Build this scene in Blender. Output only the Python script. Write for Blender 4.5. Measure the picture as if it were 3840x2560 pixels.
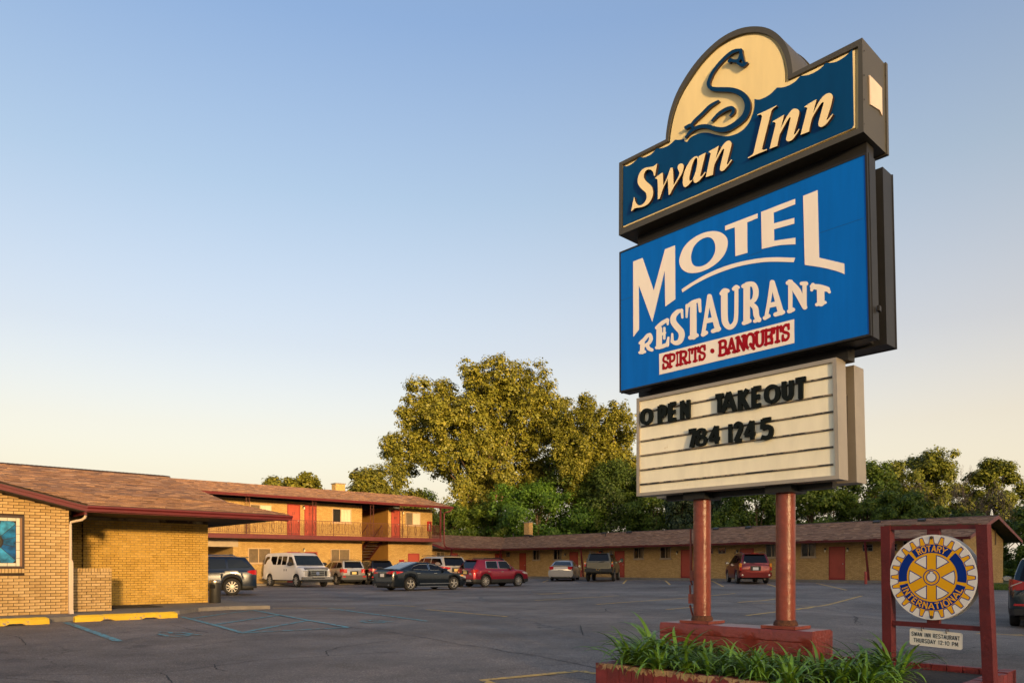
import bpy, math, random
import numpy as np
from mathutils import Vector, Matrix
from mathutils.geometry import tessellate_polygon
random.seed(7); np.random.seed(7)
PI = math.pi
SC = bpy.context.scene
COL = SC.collection
for o in list(bpy.data.objects): bpy.data.objects.remove(o)

# ------------------------------------------------------------------ camera
F, CX, V0, H = 2800.0, 1920.0, 2128.0, 1.15          # focal length / horizon in photograph pixels, eye height
cam = bpy.data.cameras.new('camera'); camo = bpy.data.objects.new('camera', cam); COL.objects.link(camo)
cam.sensor_width = 36.0; cam.lens = 36.0*F/3840.0
cam.shift_y = (V0-1280.0)/3840.0
cam.clip_end = 6000.0
camo.location = (0, 0, H); camo.rotation_euler = (PI/2, 0, 0)
SC.camera = camo

# ------------------------------------------------------------------ sky and sun
SUN_EL, SUN_AZ = math.radians(5.0), math.radians(157.0)   # azimuth clockwise from +Y: behind the viewer's right shoulder
BLOCK_WOOD_D, BLOCK_WOOD_H = 250.0, 33.5                            # added unseen wood behind the viewer, sized to block the low sun
w = bpy.data.worlds.new('World'); SC.world = w; w.use_nodes = True
nt = w.node_tree; nt.nodes.clear()
sky = nt.nodes.new('ShaderNodeTexSky'); sky.sky_type = 'NISHITA'; sky.sun_disc = False
sky.sun_elevation = SUN_EL; sky.sun_rotation = SUN_AZ; sky.altitude = 200
sky.air_density = 1.0; sky.dust_density = 9.0; sky.ozone_density = 2.0
bg = nt.nodes.new('ShaderNodeBackground'); bg.inputs[1].default_value = 0.15
wo = nt.nodes.new('ShaderNodeOutputWorld')
# evening haze: all round, the low sky is paler and warmer than the clear-air model
tc = nt.nodes.new('ShaderNodeTexCoord'); sx = nt.nodes.new('ShaderNodeSeparateXYZ')
nt.links.new(tc.outputs['Generated'], sx.inputs[0])
rp = nt.nodes.new('ShaderNodeValToRGB'); e = rp.color_ramp.elements
HZ = [(0.0, (2.05, 1.75, 1.36)), (.07, (1.90, 1.60, 1.24)), (.174, (1.48, 1.06, .64)), (.276, (1.00, .70, .44)), (.438, (.54, .47, .36)), (.588, (.25, .26, .38)), (1.0, (.14, .15, .20))]
def set_ramp(e, stops):
    e[0].position, e[0].color = stops[0][0], (*stops[0][1], 1); e[-1].position, e[-1].color = stops[-1][0], (*stops[-1][1], 1)
    for ps, c in stops[1:-1]: n = e.new(ps); n.color = (*c, 1)
set_ramp(e, [(ps, (c[0]/3, c[1]/3, c[2]/3)) for ps, c in HZ])
nt.links.new(sx.outputs['Z'], rp.inputs[0])
sc2 = nt.nodes.new('ShaderNodeVectorMath'); sc2.operation = 'SCALE'; sc2.inputs['Scale'].default_value = 3.0
ads = nt.nodes.new('ShaderNodeVectorMath'); ads.operation = 'ADD'
nt.links.new(rp.outputs[0], sc2.inputs[0]); sc3 = nt.nodes.new('ShaderNodeVectorMath'); sc3.operation = 'SCALE'; sc3.inputs['Scale'].default_value = 1.07
nt.links.new(sky.outputs[0], sc3.inputs[0]); nt.links.new(sc3.outputs[0], ads.inputs[0]); nt.links.new(sc2.outputs[0], ads.inputs[1])
nt.links.new(ads.outputs[0], bg.inputs[0]); nt.links.new(bg.outputs[0], wo.inputs[0])
sl = bpy.data.lights.new('sun', 'SUN'); so = bpy.data.objects.new('sun', sl); COL.objects.link(so)
sl.energy = 5.0; sl.angle = math.radians(5.0); sl.color = (1.0, .66, .31)
sd = Vector((math.sin(SUN_AZ)*math.cos(SUN_EL), math.cos(SUN_AZ)*math.cos(SUN_EL), math.sin(SUN_EL)))
so.rotation_euler = sd.to_track_quat('Z', 'Y').to_euler()
vs = SC.view_settings; vs.view_transform = 'Standard'; vs.look = 'None'; vs.exposure = 1.5; vs.gamma = 1.0
vs.use_curve_mapping = False
SC.cycles.use_denoising = True
SC.cycles.max_bounces = 6; SC.cycles.transparent_max_bounces = 8

# ------------------------------------------------------------------ pixels -> directions, frames
def ray(u, v): return ((u-CX)/F, 1.0, (V0-v)/F)
class Frame:
    """horizontal axes p (receding to the right) and q (receding to the left) of a building, camera at p=q=0"""
    def __init__(s, vp2):
        a = (vp2-CX)/F; n = math.hypot(a, 1); s.c, s.s = a/n, 1/n; s.ang = math.atan2(s.s, s.c)
    def pq(s, X, Y): return (s.c*X+s.s*Y, -s.s*X+s.c*Y)
    def xy(s, p, q): return (s.c*p-s.s*q, s.s*p+s.c*q)
    def comp(s, u): a = (u-CX)/F; return (s.c*a+s.s, -s.s*a+s.c)
    def onq(s, u, v, Q):
        a, b = s.comp(u); Y = Q/b; return (a*Y, H+(V0-v)/F*Y)          # p, z
    def onp(s, u, v, P):
        a, b = s.comp(u); Y = P/a; return (b*Y, H+(V0-v)/F*Y)          # q, z
    def p_at(s, u, q): a, b = s.comp(u); return q*a/b
    def q_at(s, u, p): a, b = s.comp(u); return p*b/a
    def onz(s, u, v, z):
        Y = (H-z)*F/(v-V0); return s.pq((u-CX)/F*Y, Y)
FR = Frame(4935.0)          # right wing, sign, restaurant
F2 = Frame(5040.0)          # two-storey block
FW = Frame(1e9); FW.c, FW.s, FW.ang = 1.0, 0.0, 0.0   # plain world axes
def sstep(a, b, x): t = min(1, max(0, (x-a)/(b-a))); return t*t*(3-2*t)
def ground_z(X, Y):
    p, q = FR.pq(X, Y)
    return -.08*(1-sstep(8, 16, Y)) - .28*sstep(7.5, 11.5, X)*sstep(10, 15, Y)*(1-sstep(22, 32, Y)) + .27*sstep(27, 47, p)*sstep(8, 24, Y)

# ------------------------------------------------------------------ materials
def nodes_of(m):
    m.use_nodes = True; nt = m.node_tree
    return nt, nt.nodes['Principled BSDF']
MATS = {}
def sock(nt, n): return nt.nodes.new(n)
def mat(name, col, rough=.6, metal=0.0, var=.12, vscale=3.0, bump=0.0, bscale=40.0, coat=0.0, spec=.5, alpha=None, trans=0.0, dirt=None, coord='Object', isl=0.0, emit=None, stretch=None):
    """base colour with noise variation, optional bump, optional dirt (colour, scale, threshold), optional per-piece variation"""
    if name in MATS: return MATS[name]
    m = bpy.data.materials.new(name); nt, b = nodes_of(m); L = nt.links.new
    b.inputs['Roughness'].default_value = rough; b.inputs['Metallic'].default_value = metal
    b.inputs['Specular IOR Level'].default_value = spec
    if coat: b.inputs['Coat Weight'].default_value = coat; b.inputs['Coat Roughness'].default_value = .04
    if trans: b.inputs['Transmission Weight'].default_value = trans
    tc = sock(nt, 'ShaderNodeTexCoord'); src = tc.outputs[coord]
    no = sock(nt, 'ShaderNodeTexNoise'); no.inputs['Scale'].default_value = vscale; no.inputs['Detail'].default_value = 6; no.inputs['Roughness'].default_value = .65
    if stretch:
        mp = sock(nt, 'ShaderNodeMapping'); mp.inputs['Scale'].default_value = stretch; L(src, mp.inputs['Vector']); L(mp.outputs[0], no.inputs['Vector'])
    else: L(src, no.inputs['Vector'])
    mr = sock(nt, 'ShaderNodeMapRange'); mr.inputs[1].default_value = .3; mr.inputs[2].default_value = .7
    mr.inputs[3].default_value = 1-var; mr.inputs[4].default_value = 1+var
    L(no.outputs[0], mr.inputs[0])
    fac = mr.outputs[0]
    if isl:
        g = sock(nt, 'ShaderNodeNewGeometry'); oi = sock(nt, 'ShaderNodeObjectInfo')
        ad = sock(nt, 'ShaderNodeMath'); ad.operation = 'ADD'; L(g.outputs['Random Per Island'], ad.inputs[0]); L(oi.outputs['Random'], ad.inputs[1])
        fr = sock(nt, 'ShaderNodeMath'); fr.operation = 'FRACT'; L(ad.outputs[0], fr.inputs[0])
        m2 = sock(nt, 'ShaderNodeMapRange'); m2.inputs[3].default_value = 1-isl; m2.inputs[4].default_value = 1+isl*.8; L(fr.outputs[0], m2.inputs[0])
        mu = sock(nt, 'ShaderNodeMath'); mu.operation = 'MULTIPLY'; L(fac, mu.inputs[0]); L(m2.outputs[0], mu.inputs[1]); fac = mu.outputs[0]
    vm = sock(nt, 'ShaderNodeVectorMath'); vm.operation = 'SCALE'; vm.inputs[0].default_value = col[:3]
    L(fac, vm.inputs['Scale']); cout = vm.outputs[0]
    if dirt:
        dc, ds, dt = dirt
        n2 = sock(nt, 'ShaderNodeTexNoise'); n2.inputs['Scale'].default_value = ds; n2.inputs['Detail'].default_value = 8; n2.inputs['Roughness'].default_value = .7
        L(src, n2.inputs['Vector'])
        r2 = sock(nt, 'ShaderNodeMapRange'); r2.inputs[1].default_value = dt; r2.inputs[2].default_value = dt+.06; L(n2.outputs[0], r2.inputs[0])
        mx = sock(nt, 'ShaderNodeMix'); mx.data_type = 'RGBA'; L(r2.outputs[0], mx.inputs[0]); L(cout, mx.inputs[6]); mx.inputs[7].default_value = (*dc, 1); cout = mx.outputs[2]
    L(cout, b.inputs['Base Color'])
    if bump:
        n3 = sock(nt, 'ShaderNodeTexNoise'); n3.inputs['Scale'].default_value = bscale; n3.inputs['Detail'].default_value = 5
        L(src, n3.inputs['Vector'])
        bp = sock(nt, 'ShaderNodeBump'); bp.inputs['Strength'].default_value = bump; bp.inputs['Distance'].default_value = .02
        L(n3.outputs[0], bp.inputs['Height']); L(bp.outputs[0], b.inputs['Normal'])
    if alpha is not None: b.inputs['Alpha'].default_value = alpha
    if emit: b.inputs['Emission Color'].default_value = (*emit[:3], 1); b.inputs['Emission Strength'].default_value = emit[3]
    MATS[name] = m; return m
def brick_mat(name, c1, c2, mortar, bw=.203, bh=.0677, ms=.010, stain=(.10, .055, .025), stain_t=.60, mort_smooth=.2):
    if name in MATS: return MATS[name]
    m = bpy.data.materials.new(name); nt, b = nodes_of(m); L = nt.links.new
    uv = sock(nt, 'ShaderNodeUVMap'); bt = sock(nt, 'ShaderNodeTexBrick')
    L(uv.outputs[0], bt.inputs['Vector']); bt.inputs['Scale'].default_value = 1.0
    bt.inputs['Brick Width'].default_value = bw; bt.inputs['Row Height'].default_value = bh
    bt.inputs['Mortar Size'].default_value = ms*.5; bt.inputs['Mortar Smooth'].default_value = mort_smooth
    bt.inputs['Color1'].default_value = (*c1, 1); bt.inputs['Color2'].default_value = (*c2, 1); bt.inputs['Mortar'].default_value = (*mortar, 1); bt.inputs['Bias'].default_value = -.1
    no = sock(nt, 'ShaderNodeTexNoise'); no.inputs['Scale'].default_value = .9; no.inputs['Detail'].default_value = 7; no.inputs['Roughness'].default_value = .7; L(uv.outputs[0], no.inputs['Vector'])
    mr = sock(nt, 'ShaderNodeMapRange'); mr.inputs[1].default_value = stain_t; mr.inputs[2].default_value = stain_t+.2; mr.inputs[4].default_value = .55; L(no.outputs[0], mr.inputs[0])
    mx = sock(nt, 'ShaderNodeMix'); mx.data_type = 'RGBA'; mx.blend_type = 'MIX'; L(mr.outputs[0], mx.inputs[0]); L(bt.outputs[0], mx.inputs[6]); mx.inputs[7].default_value = (*stain, 1)
    n2 = sock(nt, 'ShaderNodeTexNoise'); n2.inputs['Scale'].default_value = 14; n2.inputs['Detail'].default_value = 4; L(uv.outputs[0], n2.inputs['Vector'])
    m2 = sock(nt, 'ShaderNodeMapRange'); m2.inputs[1].default_value = .3; m2.inputs[2].default_value = .7; m2.inputs[3].default_value = .82; m2.inputs[4].default_value = 1.16; L(n2.outputs[0], m2.inputs[0])
    vm = sock(nt, 'ShaderNodeVectorMath'); vm.operation = 'SCALE'; L(mx.outputs[2], vm.inputs[0]); L(m2.outputs[0], vm.inputs['Scale'])
    L(vm.outputs[0], b.inputs['Base Color']); b.inputs['Roughness'].default_value = .85; b.inputs['Specular IOR Level'].default_value = .25
    bp = sock(nt, 'ShaderNodeBump'); bp.inputs['Strength'].default_value = .8; bp.inputs['Distance'].default_value = .008; bp.invert = True
    L(bt.outputs['Fac'], bp.inputs['Height']); L(bp.outputs[0], b.inputs['Normal'])
    MATS[name] = m; return m

# ------------------------------------------------------------------ mesh building
class MB:
    def __init__(s): s.v = []; s.f = []; s.m = []
    def quad(s, *pts, m=0):
        i = len(s.v); s.v += [tuple(p) for p in pts]; s.f.append(tuple(range(i, i+len(pts)))); s.m.append(m); return s
    def box(s, x0, x1, y0, y1, z0, z1, m=0):
        if x0 > x1: x0, x1 = x1, x0
        if y0 > y1: y0, y1 = y1, y0
        if z0 > z1: z0, z1 = z1, z0
        i = len(s.v)
        s.v += [(x0,y0,z0),(x1,y0,z0),(x1,y1,z0),(x0,y1,z0),(x0,y0,z1),(x1,y0,z1),(x1,y1,z1),(x0,y1,z1)]
        for f in ((0,3,2,1),(4,5,6,7),(0,1,5,4),(1,2,6,5),(2,3,7,6),(3,0,4,7)): s.f.append(tuple(i+k for k in f)); s.m.append(m)
        return s
    def bar(s, a, b, wx, wy, m=0, up=(0,0,1)):
        """rectangular bar from a to b, section wx (sideways) by wy (along up)"""
        a = Vector(a); b = Vector(b); d = (b-a).normalized(); u = Vector(up)
        if abs(d.dot(u)) > .95: u = Vector((1,0,0))
        r = d.cross(u).normalized(); u = r.cross(d).normalized()
        i = len(s.v)
        for c in (a, b):
            for sx_, sy_ in ((-1,-1),(1,-1),(1,1),(-1,1)): s.v.append(tuple(c+r*sx_*wx/2+u*sy_*wy/2))
        for f in ((3,2,1,0),(4,5,6,7),(0,1,5,4),(1,2,6,5),(2,3,7,6),(3,0,4,7)): s.f.append(tuple(i+k for k in f)); s.m.append(m)
        return s
    def tube(s, path, rad, n=8, m=0, cap=True):
        P = [Vector(p) for p in path]; R = rad if hasattr(rad, '__len__') else [rad]*len(P)
        i0 = len(s.v); pu = None
        for k, p in enumerate(P):
            d = (P[min(k+1, len(P)-1)]-P[max(k-1, 0)]).normalized()
            u = pu if pu is not None else (Vector((1,0,0)) if abs(d.z) > .9 else Vector((0,0,1)))
            r = d.cross(u).normalized(); u = r.cross(d).normalized(); pu = u
            for j in range(n):
                a = 2*PI*j/n; s.v.append(tuple(p+(r*math.cos(a)+u*math.sin(a))*R[k]))
        for k in range(len(P)-1):
            for j in range(n):
                a = i0+k*n+j; b = i0+k*n+(j+1) % n; s.f.append((a, b, b+n, a+n)); s.m.append(m)
        if cap:
            s.f.append(tuple(i0+j for j in range(n))[::-1]); s.m.append(m)
            s.f.append(tuple(i0+(len(P)-1)*n+j for j in range(n))); s.m.append(m)
        return s
    def lathe(s, prof, cx=0, cy=0, cz=0, n=20, axis='z', m=0, caps=True):
        """prof: (radius, height) pairs"""
        i0 = len(s.v)
        for r, h in prof:
            for j in range(n):
                a = 2*PI*j/n; c, d = r*math.cos(a), r*math.sin(a)
                s.v.append((cx+c, cy+d, cz+h) if axis == 'z' else ((cx+c, cy+h, cz+d) if axis == 'y' else (cx+h, cy+c, cz+d)))
        for k in range(len(prof)-1):
            for j in range(n):
                a = i0+k*n+j; b = i0+k*n+(j+1) % n; s.f.append((a, b, b+n, a+n)); s.m.append(m)
        for k, rev in ((0, True), (len(prof)-1, False)):
            if caps and prof[k][0] > 1e-5:
                t = tuple(i0+k*n+j for j in range(n)); s.f.append(t[::-1] if rev else t); s.m.append(m)
        return s
    def prism(s, polys, fn, t0, t1, m=0, ms=None):
        """polys: outline followed by holes, 2-D; fn(a, b, t) -> 3-D; front at t0, back at t1"""
        ms = m if ms is None else ms
        flat = [p for P in polys for p in P]
        tris = tessellate_polygon([[Vector((p[0], p[1], 0)) for p in P] for P in polys])
        i = len(s.v); n = len(flat)
        s.v += [tuple(fn(p[0], p[1], t0)) for p in flat]+[tuple(fn(p[0], p[1], t1)) for p in flat]
        for t in tris:
            s.f.append((i+t[0], i+t[1], i+t[2])); s.m.append(m)
            s.f.append((i+n+t[2], i+n+t[1], i+n+t[0])); s.m.append(m)
        k = 0
        for P in polys:
            for j in range(len(P)):
                a = i+k+j; b = i+k+(j+1) % len(P); s.f.append((a, b, b+n, a+n)); s.m.append(ms)
            k += len(P)
        return s
    def sheet(s, polys, fn, m=0):
        flat = [p for P in polys for p in P]
        tris = tessellate_polygon([[Vector((p[0], p[1], 0)) for p in P] for P in polys])
        i = len(s.v); s.v += [tuple(fn(p[0], p[1])) for p in flat]
        for t in tris: s.f.append((i+t[0], i+t[1], i+t[2])); s.m.append(m)
        return s
    def grid(s, rows, m=0, close=False):
        """rows of equal numbers of points"""
        i = len(s.v); n = len(rows[0])
        for r in rows: s.v += [tuple(p) for p in r]
        for a in range(len(rows)-1):
            for b in range(n if close else n-1):
                c = (b+1) % n
                s.f.append((i+a*n+b, i+a*n+c, i+(a+1)*n+c, i+(a+1)*n+b)); s.m.append(m)
        return s
def mesh_of(name, mb, mats, smooth=None, off=(0,0,0), uvswap=False, recalc=True):
    me = bpy.data.meshes.new(name)
    V = np.array(mb.v, dtype=np.float64)-np.array(off)
    me.from_pydata(V.tolist(), [], mb.f)
    for mm in (mats if isinstance(mats, (list, tuple)) else [mats]): me.materials.append(mm)
    if any(mb.m): me.polygons.foreach_set('material_index', mb.m)
    if recalc and len(mb.f) < 40000:
        import bmesh
        bm = bmesh.new(); bm.from_mesh(me); bmesh.ops.recalc_face_normals(bm, faces=bm.faces); bm.to_mesh(me); bm.free()
    me.update()
    uv = me.uv_layers.new(name='UVMap')
    nl = len(me.loops); co = np.empty(len(me.vertices)*3); me.vertices.foreach_get('co', co); co = co.reshape(-1, 3)
    li = np.empty(nl, dtype=np.int32); me.loops.foreach_get('vertex_index', li)
    nf = len(me.polygons); nr = np.empty(nf*3); me.polygons.foreach_get('normal', nr); nr = np.abs(nr.reshape(-1, 3))
    tot = np.empty(nf, dtype=np.int32); me.polygons.foreach_get('loop_total', tot)
    ax = np.repeat(np.argmax(nr+np.array([0, 0, -.05]), axis=1), tot)
    c = co[li]+np.array(off)
    uvs = np.empty((nl, 2))
    uvs[:, 0] = np.where(ax == 0, c[:, 1], c[:, 0]); uvs[:, 1] = np.where(ax == 2, c[:, 1], c[:, 2])
    if uvswap: uvs[ax == 2] = uvs[ax == 2][:, ::-1]
    uv.data.foreach_set('uv', uvs.ravel())
    if smooth is not None:
        me.polygons.foreach_set('use_smooth', [True]*nf)
        if smooth < 179: me.set_sharp_from_angle(angle=math.radians(smooth))
    return me
def tag(o, label=None, cat=None, group=None, kind=None):
    if label: o['label'] = label
    if cat: o['category'] = cat
    if group: o['group'] = group
    if kind: o['kind'] = kind
    return o
class Thing:
    """a thing whose parts are given in the p, q, z coordinates of a frame"""
    def __init__(s, name, label, cat, fr, p0, q0, z0, group=None, kind=None, empty=True):
        s.fr, s.o0, s.name = fr, (p0, q0, z0), name
        if empty:
            s.root = bpy.data.objects.new(name, None); s.root.empty_display_size = .2; COL.objects.link(s.root); s.place(s.root)
            tag(s.root, label, cat, group, kind)
    def place(s, o):
        x, y = s.fr.xy(s.o0[0], s.o0[1]); o.location = (x, y, s.o0[2]); o.rotation_euler = (0, 0, s.fr.ang)
    def part(s, name, mb, mats, parent=None, smooth=None, label=None, kind=None, uvswap=False, recalc=True):
        me = mesh_of(name, mb, mats, smooth, s.o0, uvswap, recalc)
        o = bpy.data.objects.new(name, me); COL.objects.link(o); o.parent = parent or s.root
        tag(o, label, None, None, kind); return o
def single(name, mb, mats, label=None, cat=None, fr=FW, o0=(0,0,0), group=None, kind=None, smooth=None, parent=None, uvswap=False, recalc=True):
    me = mesh_of(name, mb, mats, smooth, o0, uvswap, recalc); o = bpy.data.objects.new(name, me); COL.objects.link(o)
    x, y = fr.xy(o0[0], o0[1]); o.location = (x, y, o0[2]); o.rotation_euler = (0, 0, fr.ang)
    if parent: o.parent = parent
    return tag(o, label, cat, group, kind)

# ------------------------------------------------------------------ 2-D outlines
def smooth(pts, n=5, closed=True):
    """Catmull-Rom through the points; a third element marks a corner"""
    N = len(pts); out = []
    cor = [len(p) > 2 for p in pts]; P = [np.array(p[:2], float) for p in pts]
    for i in range(N if closed else N-1):
        j = (i+1) % N
        p1, p2 = P[i], P[j]
        p0 = p1 if cor[i] or (not closed and i == 0) else P[i-1]
        p3 = p2 if cor[j] or (not closed and j == N-1) else P[(j+1) % N]
        if cor[i] and cor[j]: out.append(tuple(p1)); continue
        for k in range(n):
            t = k/n
            q = .5*((2*p1)+(-p0+p2)*t+(2*p0-5*p1+4*p2-p3)*t*t+(-p0+3*p1-3*p2+p3)*t**3)
            out.append(tuple(q))
    if not closed: out.append(tuple(P[-1]))
    return out
def stroke(pts, w, n=5, cap='round', curve=True):
    """outline polygon of a brush stroke with width(s) w"""
    ws = w if hasattr(w, '__len__') else [w]*len(pts)
    c = smooth([tuple(p[:2])+((1,) if len(p) > 2 else ()) for p in pts], n, False) if curve and len(pts) > 2 else [tuple(p[:2]) for p in pts]
    t = np.linspace(0, len(pts)-1, len(c)); ws = np.interp(t, range(len(pts)), ws)
    c = [np.array(p) for p in c]; L_, R_ = [], []
    for i, p in enumerate(c):
        d = c[min(i+1, len(c)-1)]-c[max(i-1, 0)]; d = d/(np.linalg.norm(d)+1e-9); nn = np.array([-d[1], d[0]])
        L_.append(p+nn*ws[i]/2); R_.append(p-nn*ws[i]/2)
    out = list(L_)
    if cap == 'round':
        d = c[-1]-c[-2]; d = d/(np.linalg.norm(d)+1e-9); a0 = math.atan2(d[1], d[0])
        out += [c[-1]+np.array([math.cos(a0+PI/2-PI*k/6), math.sin(a0+PI/2-PI*k/6)])*ws[-1]/2 for k in range(1, 6)]
    out += R_[::-1]
    if cap == 'round':
        d = c[0]-c[1]; d = d/(np.linalg.norm(d)+1e-9); a0 = math.atan2(d[1], d[0])
        out += [c[0]+np.array([math.cos(a0+PI/2-PI*k/6), math.sin(a0+PI/2-PI*k/6)])*ws[0]/2 for k in range(1, 6)]
    return [tuple(p) for p in out]
def zoomer(ox, oy, s): return lambda pts: [(ox+p[0]*s, oy+p[1]*s)+tuple(p[2:]) for p in pts]
# ================================================================== stroke alphabet (unit box, y up); '~' first = curved
_O = '~', (.5,0),(.12,.14),(0,.5),(.12,.86),(.5,1),(.88,.86),(1,.5),(.88,.14),(.5,0)
GL = {
 'A': [((0,0),(.5,1)), ((.5,1),(1,0)), ((.2,.33),(.8,.33))],
 'B': [((.1,0),(.1,1)), ('~',(.1,1),(.6,1),(.85,.88),(.85,.65),(.6,.53),(.1,.53)), ('~',(.1,.53),(.65,.53),(.95,.4),(.95,.14),(.65,0),(.1,0))],
 'C': [('~',(.95,.8),(.75,.97),(.4,.98),(.08,.75),(.02,.5),(.08,.25),(.4,.02),(.75,.03),(.95,.2))],
 'D': [((.1,0),(.1,1)), ('~',(.1,1),(.5,1),(.85,.82),(.95,.5),(.85,.18),(.5,0),(.1,0))],
 'E': [((.1,0),(.1,1)), ((.1,.94),(.95,.94)), ((.1,.5),(.85,.5)), ((.1,.06),(.95,.06))],
 'G': [('~',(.95,.8),(.75,.97),(.4,.98),(.08,.75),(.02,.5),(.08,.25),(.4,.02),(.75,.05),(.95,.25)), ((.95,.45),(.95,.1)), ((.55,.45),(.98,.45))],
 'H': [((.1,0),(.1,1)), ((.9,0),(.9,1)), ((.1,.5),(.9,.5))],
 'I': [((.5,0),(.5,1))],
 'K': [((.1,0),(.1,1)), ((.12,.42),(.92,1)), ((.34,.58),(.96,0))],
 'L': [((.1,0),(.1,1)), ((.1,.06),(.9,.06))],
 'M': [((.05,0),(.1,1)), ((.1,1),(.5,.2)), ((.5,.2),(.9,1)), ((.9,1),(.95,0))],
 'N': [((.1,0),(.1,1)), ((.1,1),(.9,0)), ((.9,0),(.9,1))],
 'O': [_O], '0': [_O],
 'P': [((.12,0),(.12,1)), ('~',(.12,.94),(.6,.94),(.9,.84),(.92,.7),(.85,.52),(.6,.44),(.12,.44))],
 'Q': [_O, ((.55,.3),(1.0,-.08))],
 'R': [((.12,0),(.12,1)), ('~',(.12,.94),(.6,.94),(.88,.84),(.9,.7),(.82,.55),(.6,.48),(.12,.48)), ((.5,.48),(.95,0))],
 'S': [('~',(.92,.82),(.7,.97),(.35,.97),(.1,.82),(.1,.64),(.35,.53),(.65,.47),(.9,.36),(.92,.18),(.65,.03),(.3,.03),(.06,.2))],
 'T': [((.5,0),(.5,1)), ((0,.94),(1,.94))],
 'U': [('~',(.1,1),(.1,.5),(.13,.2),(.35,.03),(.65,.03),(.87,.2),(.9,.5),(.9,1))],
 'V': [((0,1),(.5,0)), ((.5,0),(1,1))],
 'W': [((0,1),(.27,0)), ((.27,0),(.5,.8)), ((.5,.8),(.73,0)), ((.73,0),(1,1))],
 'Y': [((0,1),(.5,.45)), ((1,1),(.5,.45)), ((.5,.48),(.5,0))],
 '1': [((.55,0),(.55,1)), ((.55,1),(.3,.8))], '|': [((.5,0),(.5,1))],
 '2': [('~',(.08,.74),(.2,.92),(.5,.98),(.8,.9),(.86,.72),(.78,.56)), ((.84,.66),(.12,.08)), ((.05,.07),(.95,.07))],
 '4': [((.72,0),(.72,1)), ((.68,1),(.05,.28)), ((.02,.28),(1,.28))],
 '5': [((.15,.94),(.9,.94)), ((.2,1),(.13,.5)), ('~',(.13,.5),(.5,.6),(.85,.5),(.95,.3),(.8,.08),(.45,.02),(.05,.1))],
 '7': [((.02,.94),(.98,.94)), ((.92,.94),(.35,0))],
 '8': [('~',(.5,.53),(.2,.62),(.12,.78),(.25,.96),(.5,1),(.75,.96),(.88,.78),(.8,.62),(.5,.53)), ('~',(.5,.53),(.12,.42),(.02,.25),(.15,.05),(.5,0),(.85,.05),(.98,.25),(.88,.42),(.5,.53))],
 ':': [((.5,.12),(.5,.22)), ((.5,.6),(.5,.7))],
}
def glyph(mb, ch, fn, t0, t1, w, cap='butt', m=0, ms=None, ar=1.0, extra=()):
    """letter strokes laid through fn(x, y, t); w is the stroke width in units of the letter height, ar its width/height"""
    for k, st in enumerate(list(GL.get(ch, []))+list(extra)):
        cv = st[0] == '~'; pts = [(x*ar, y) for x, y in (st[1:] if cv else st)]
        pl = stroke(pts, w, 4, cap, cv); e = .0004*(k+1)*(1 if t0 > t1 else -1)
        mb.prism([pl], lambda a, b, t: fn(a/ar, b, t), t0+e, t1, m, ms)
    return mb
SERIF = {'S': [((.92,.98),(.94,.70)), ((.06,.02),(.06,.34))], 'P': [((0,.97),(.3,.97)), ((-.05,.03),(.4,.03))], 'I': [((.2,.96),(.8,.96)), ((.2,.04),(.8,.04))], 'R': [((0,.97),(.3,.97)), ((-.05,.03),(.35,.03)), ((.8,.04),(1.02,.06))],
         'T': [((.02,.97),(.0,.68)), ((.98,.97),(1.0,.68)), ((.28,.03),(.72,.03))], 'B': [((-.02,.97),(.2,.97)), ((-.02,.03),(.2,.03))], 'A': [((-.12,.03),(.22,.03)), ((.76,.03),(1.12,.03))],
         'N': [((-.06,.97),(.2,.97)), ((-.06,.03),(.26,.03)), ((.72,.97),(1.06,.97))], 'Q': [], 'U': [((-.06,.97),(.28,.97)), ((.74,.97),(1.06,.97))], 'E': [((-.03,.97),(.2,.97)), ((-.03,.03),(.2,.03)), ((.95,.98),(.95,.75)), ((.95,.02),(.95,.3)), ((.85,.36),(.85,.64))]}
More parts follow.
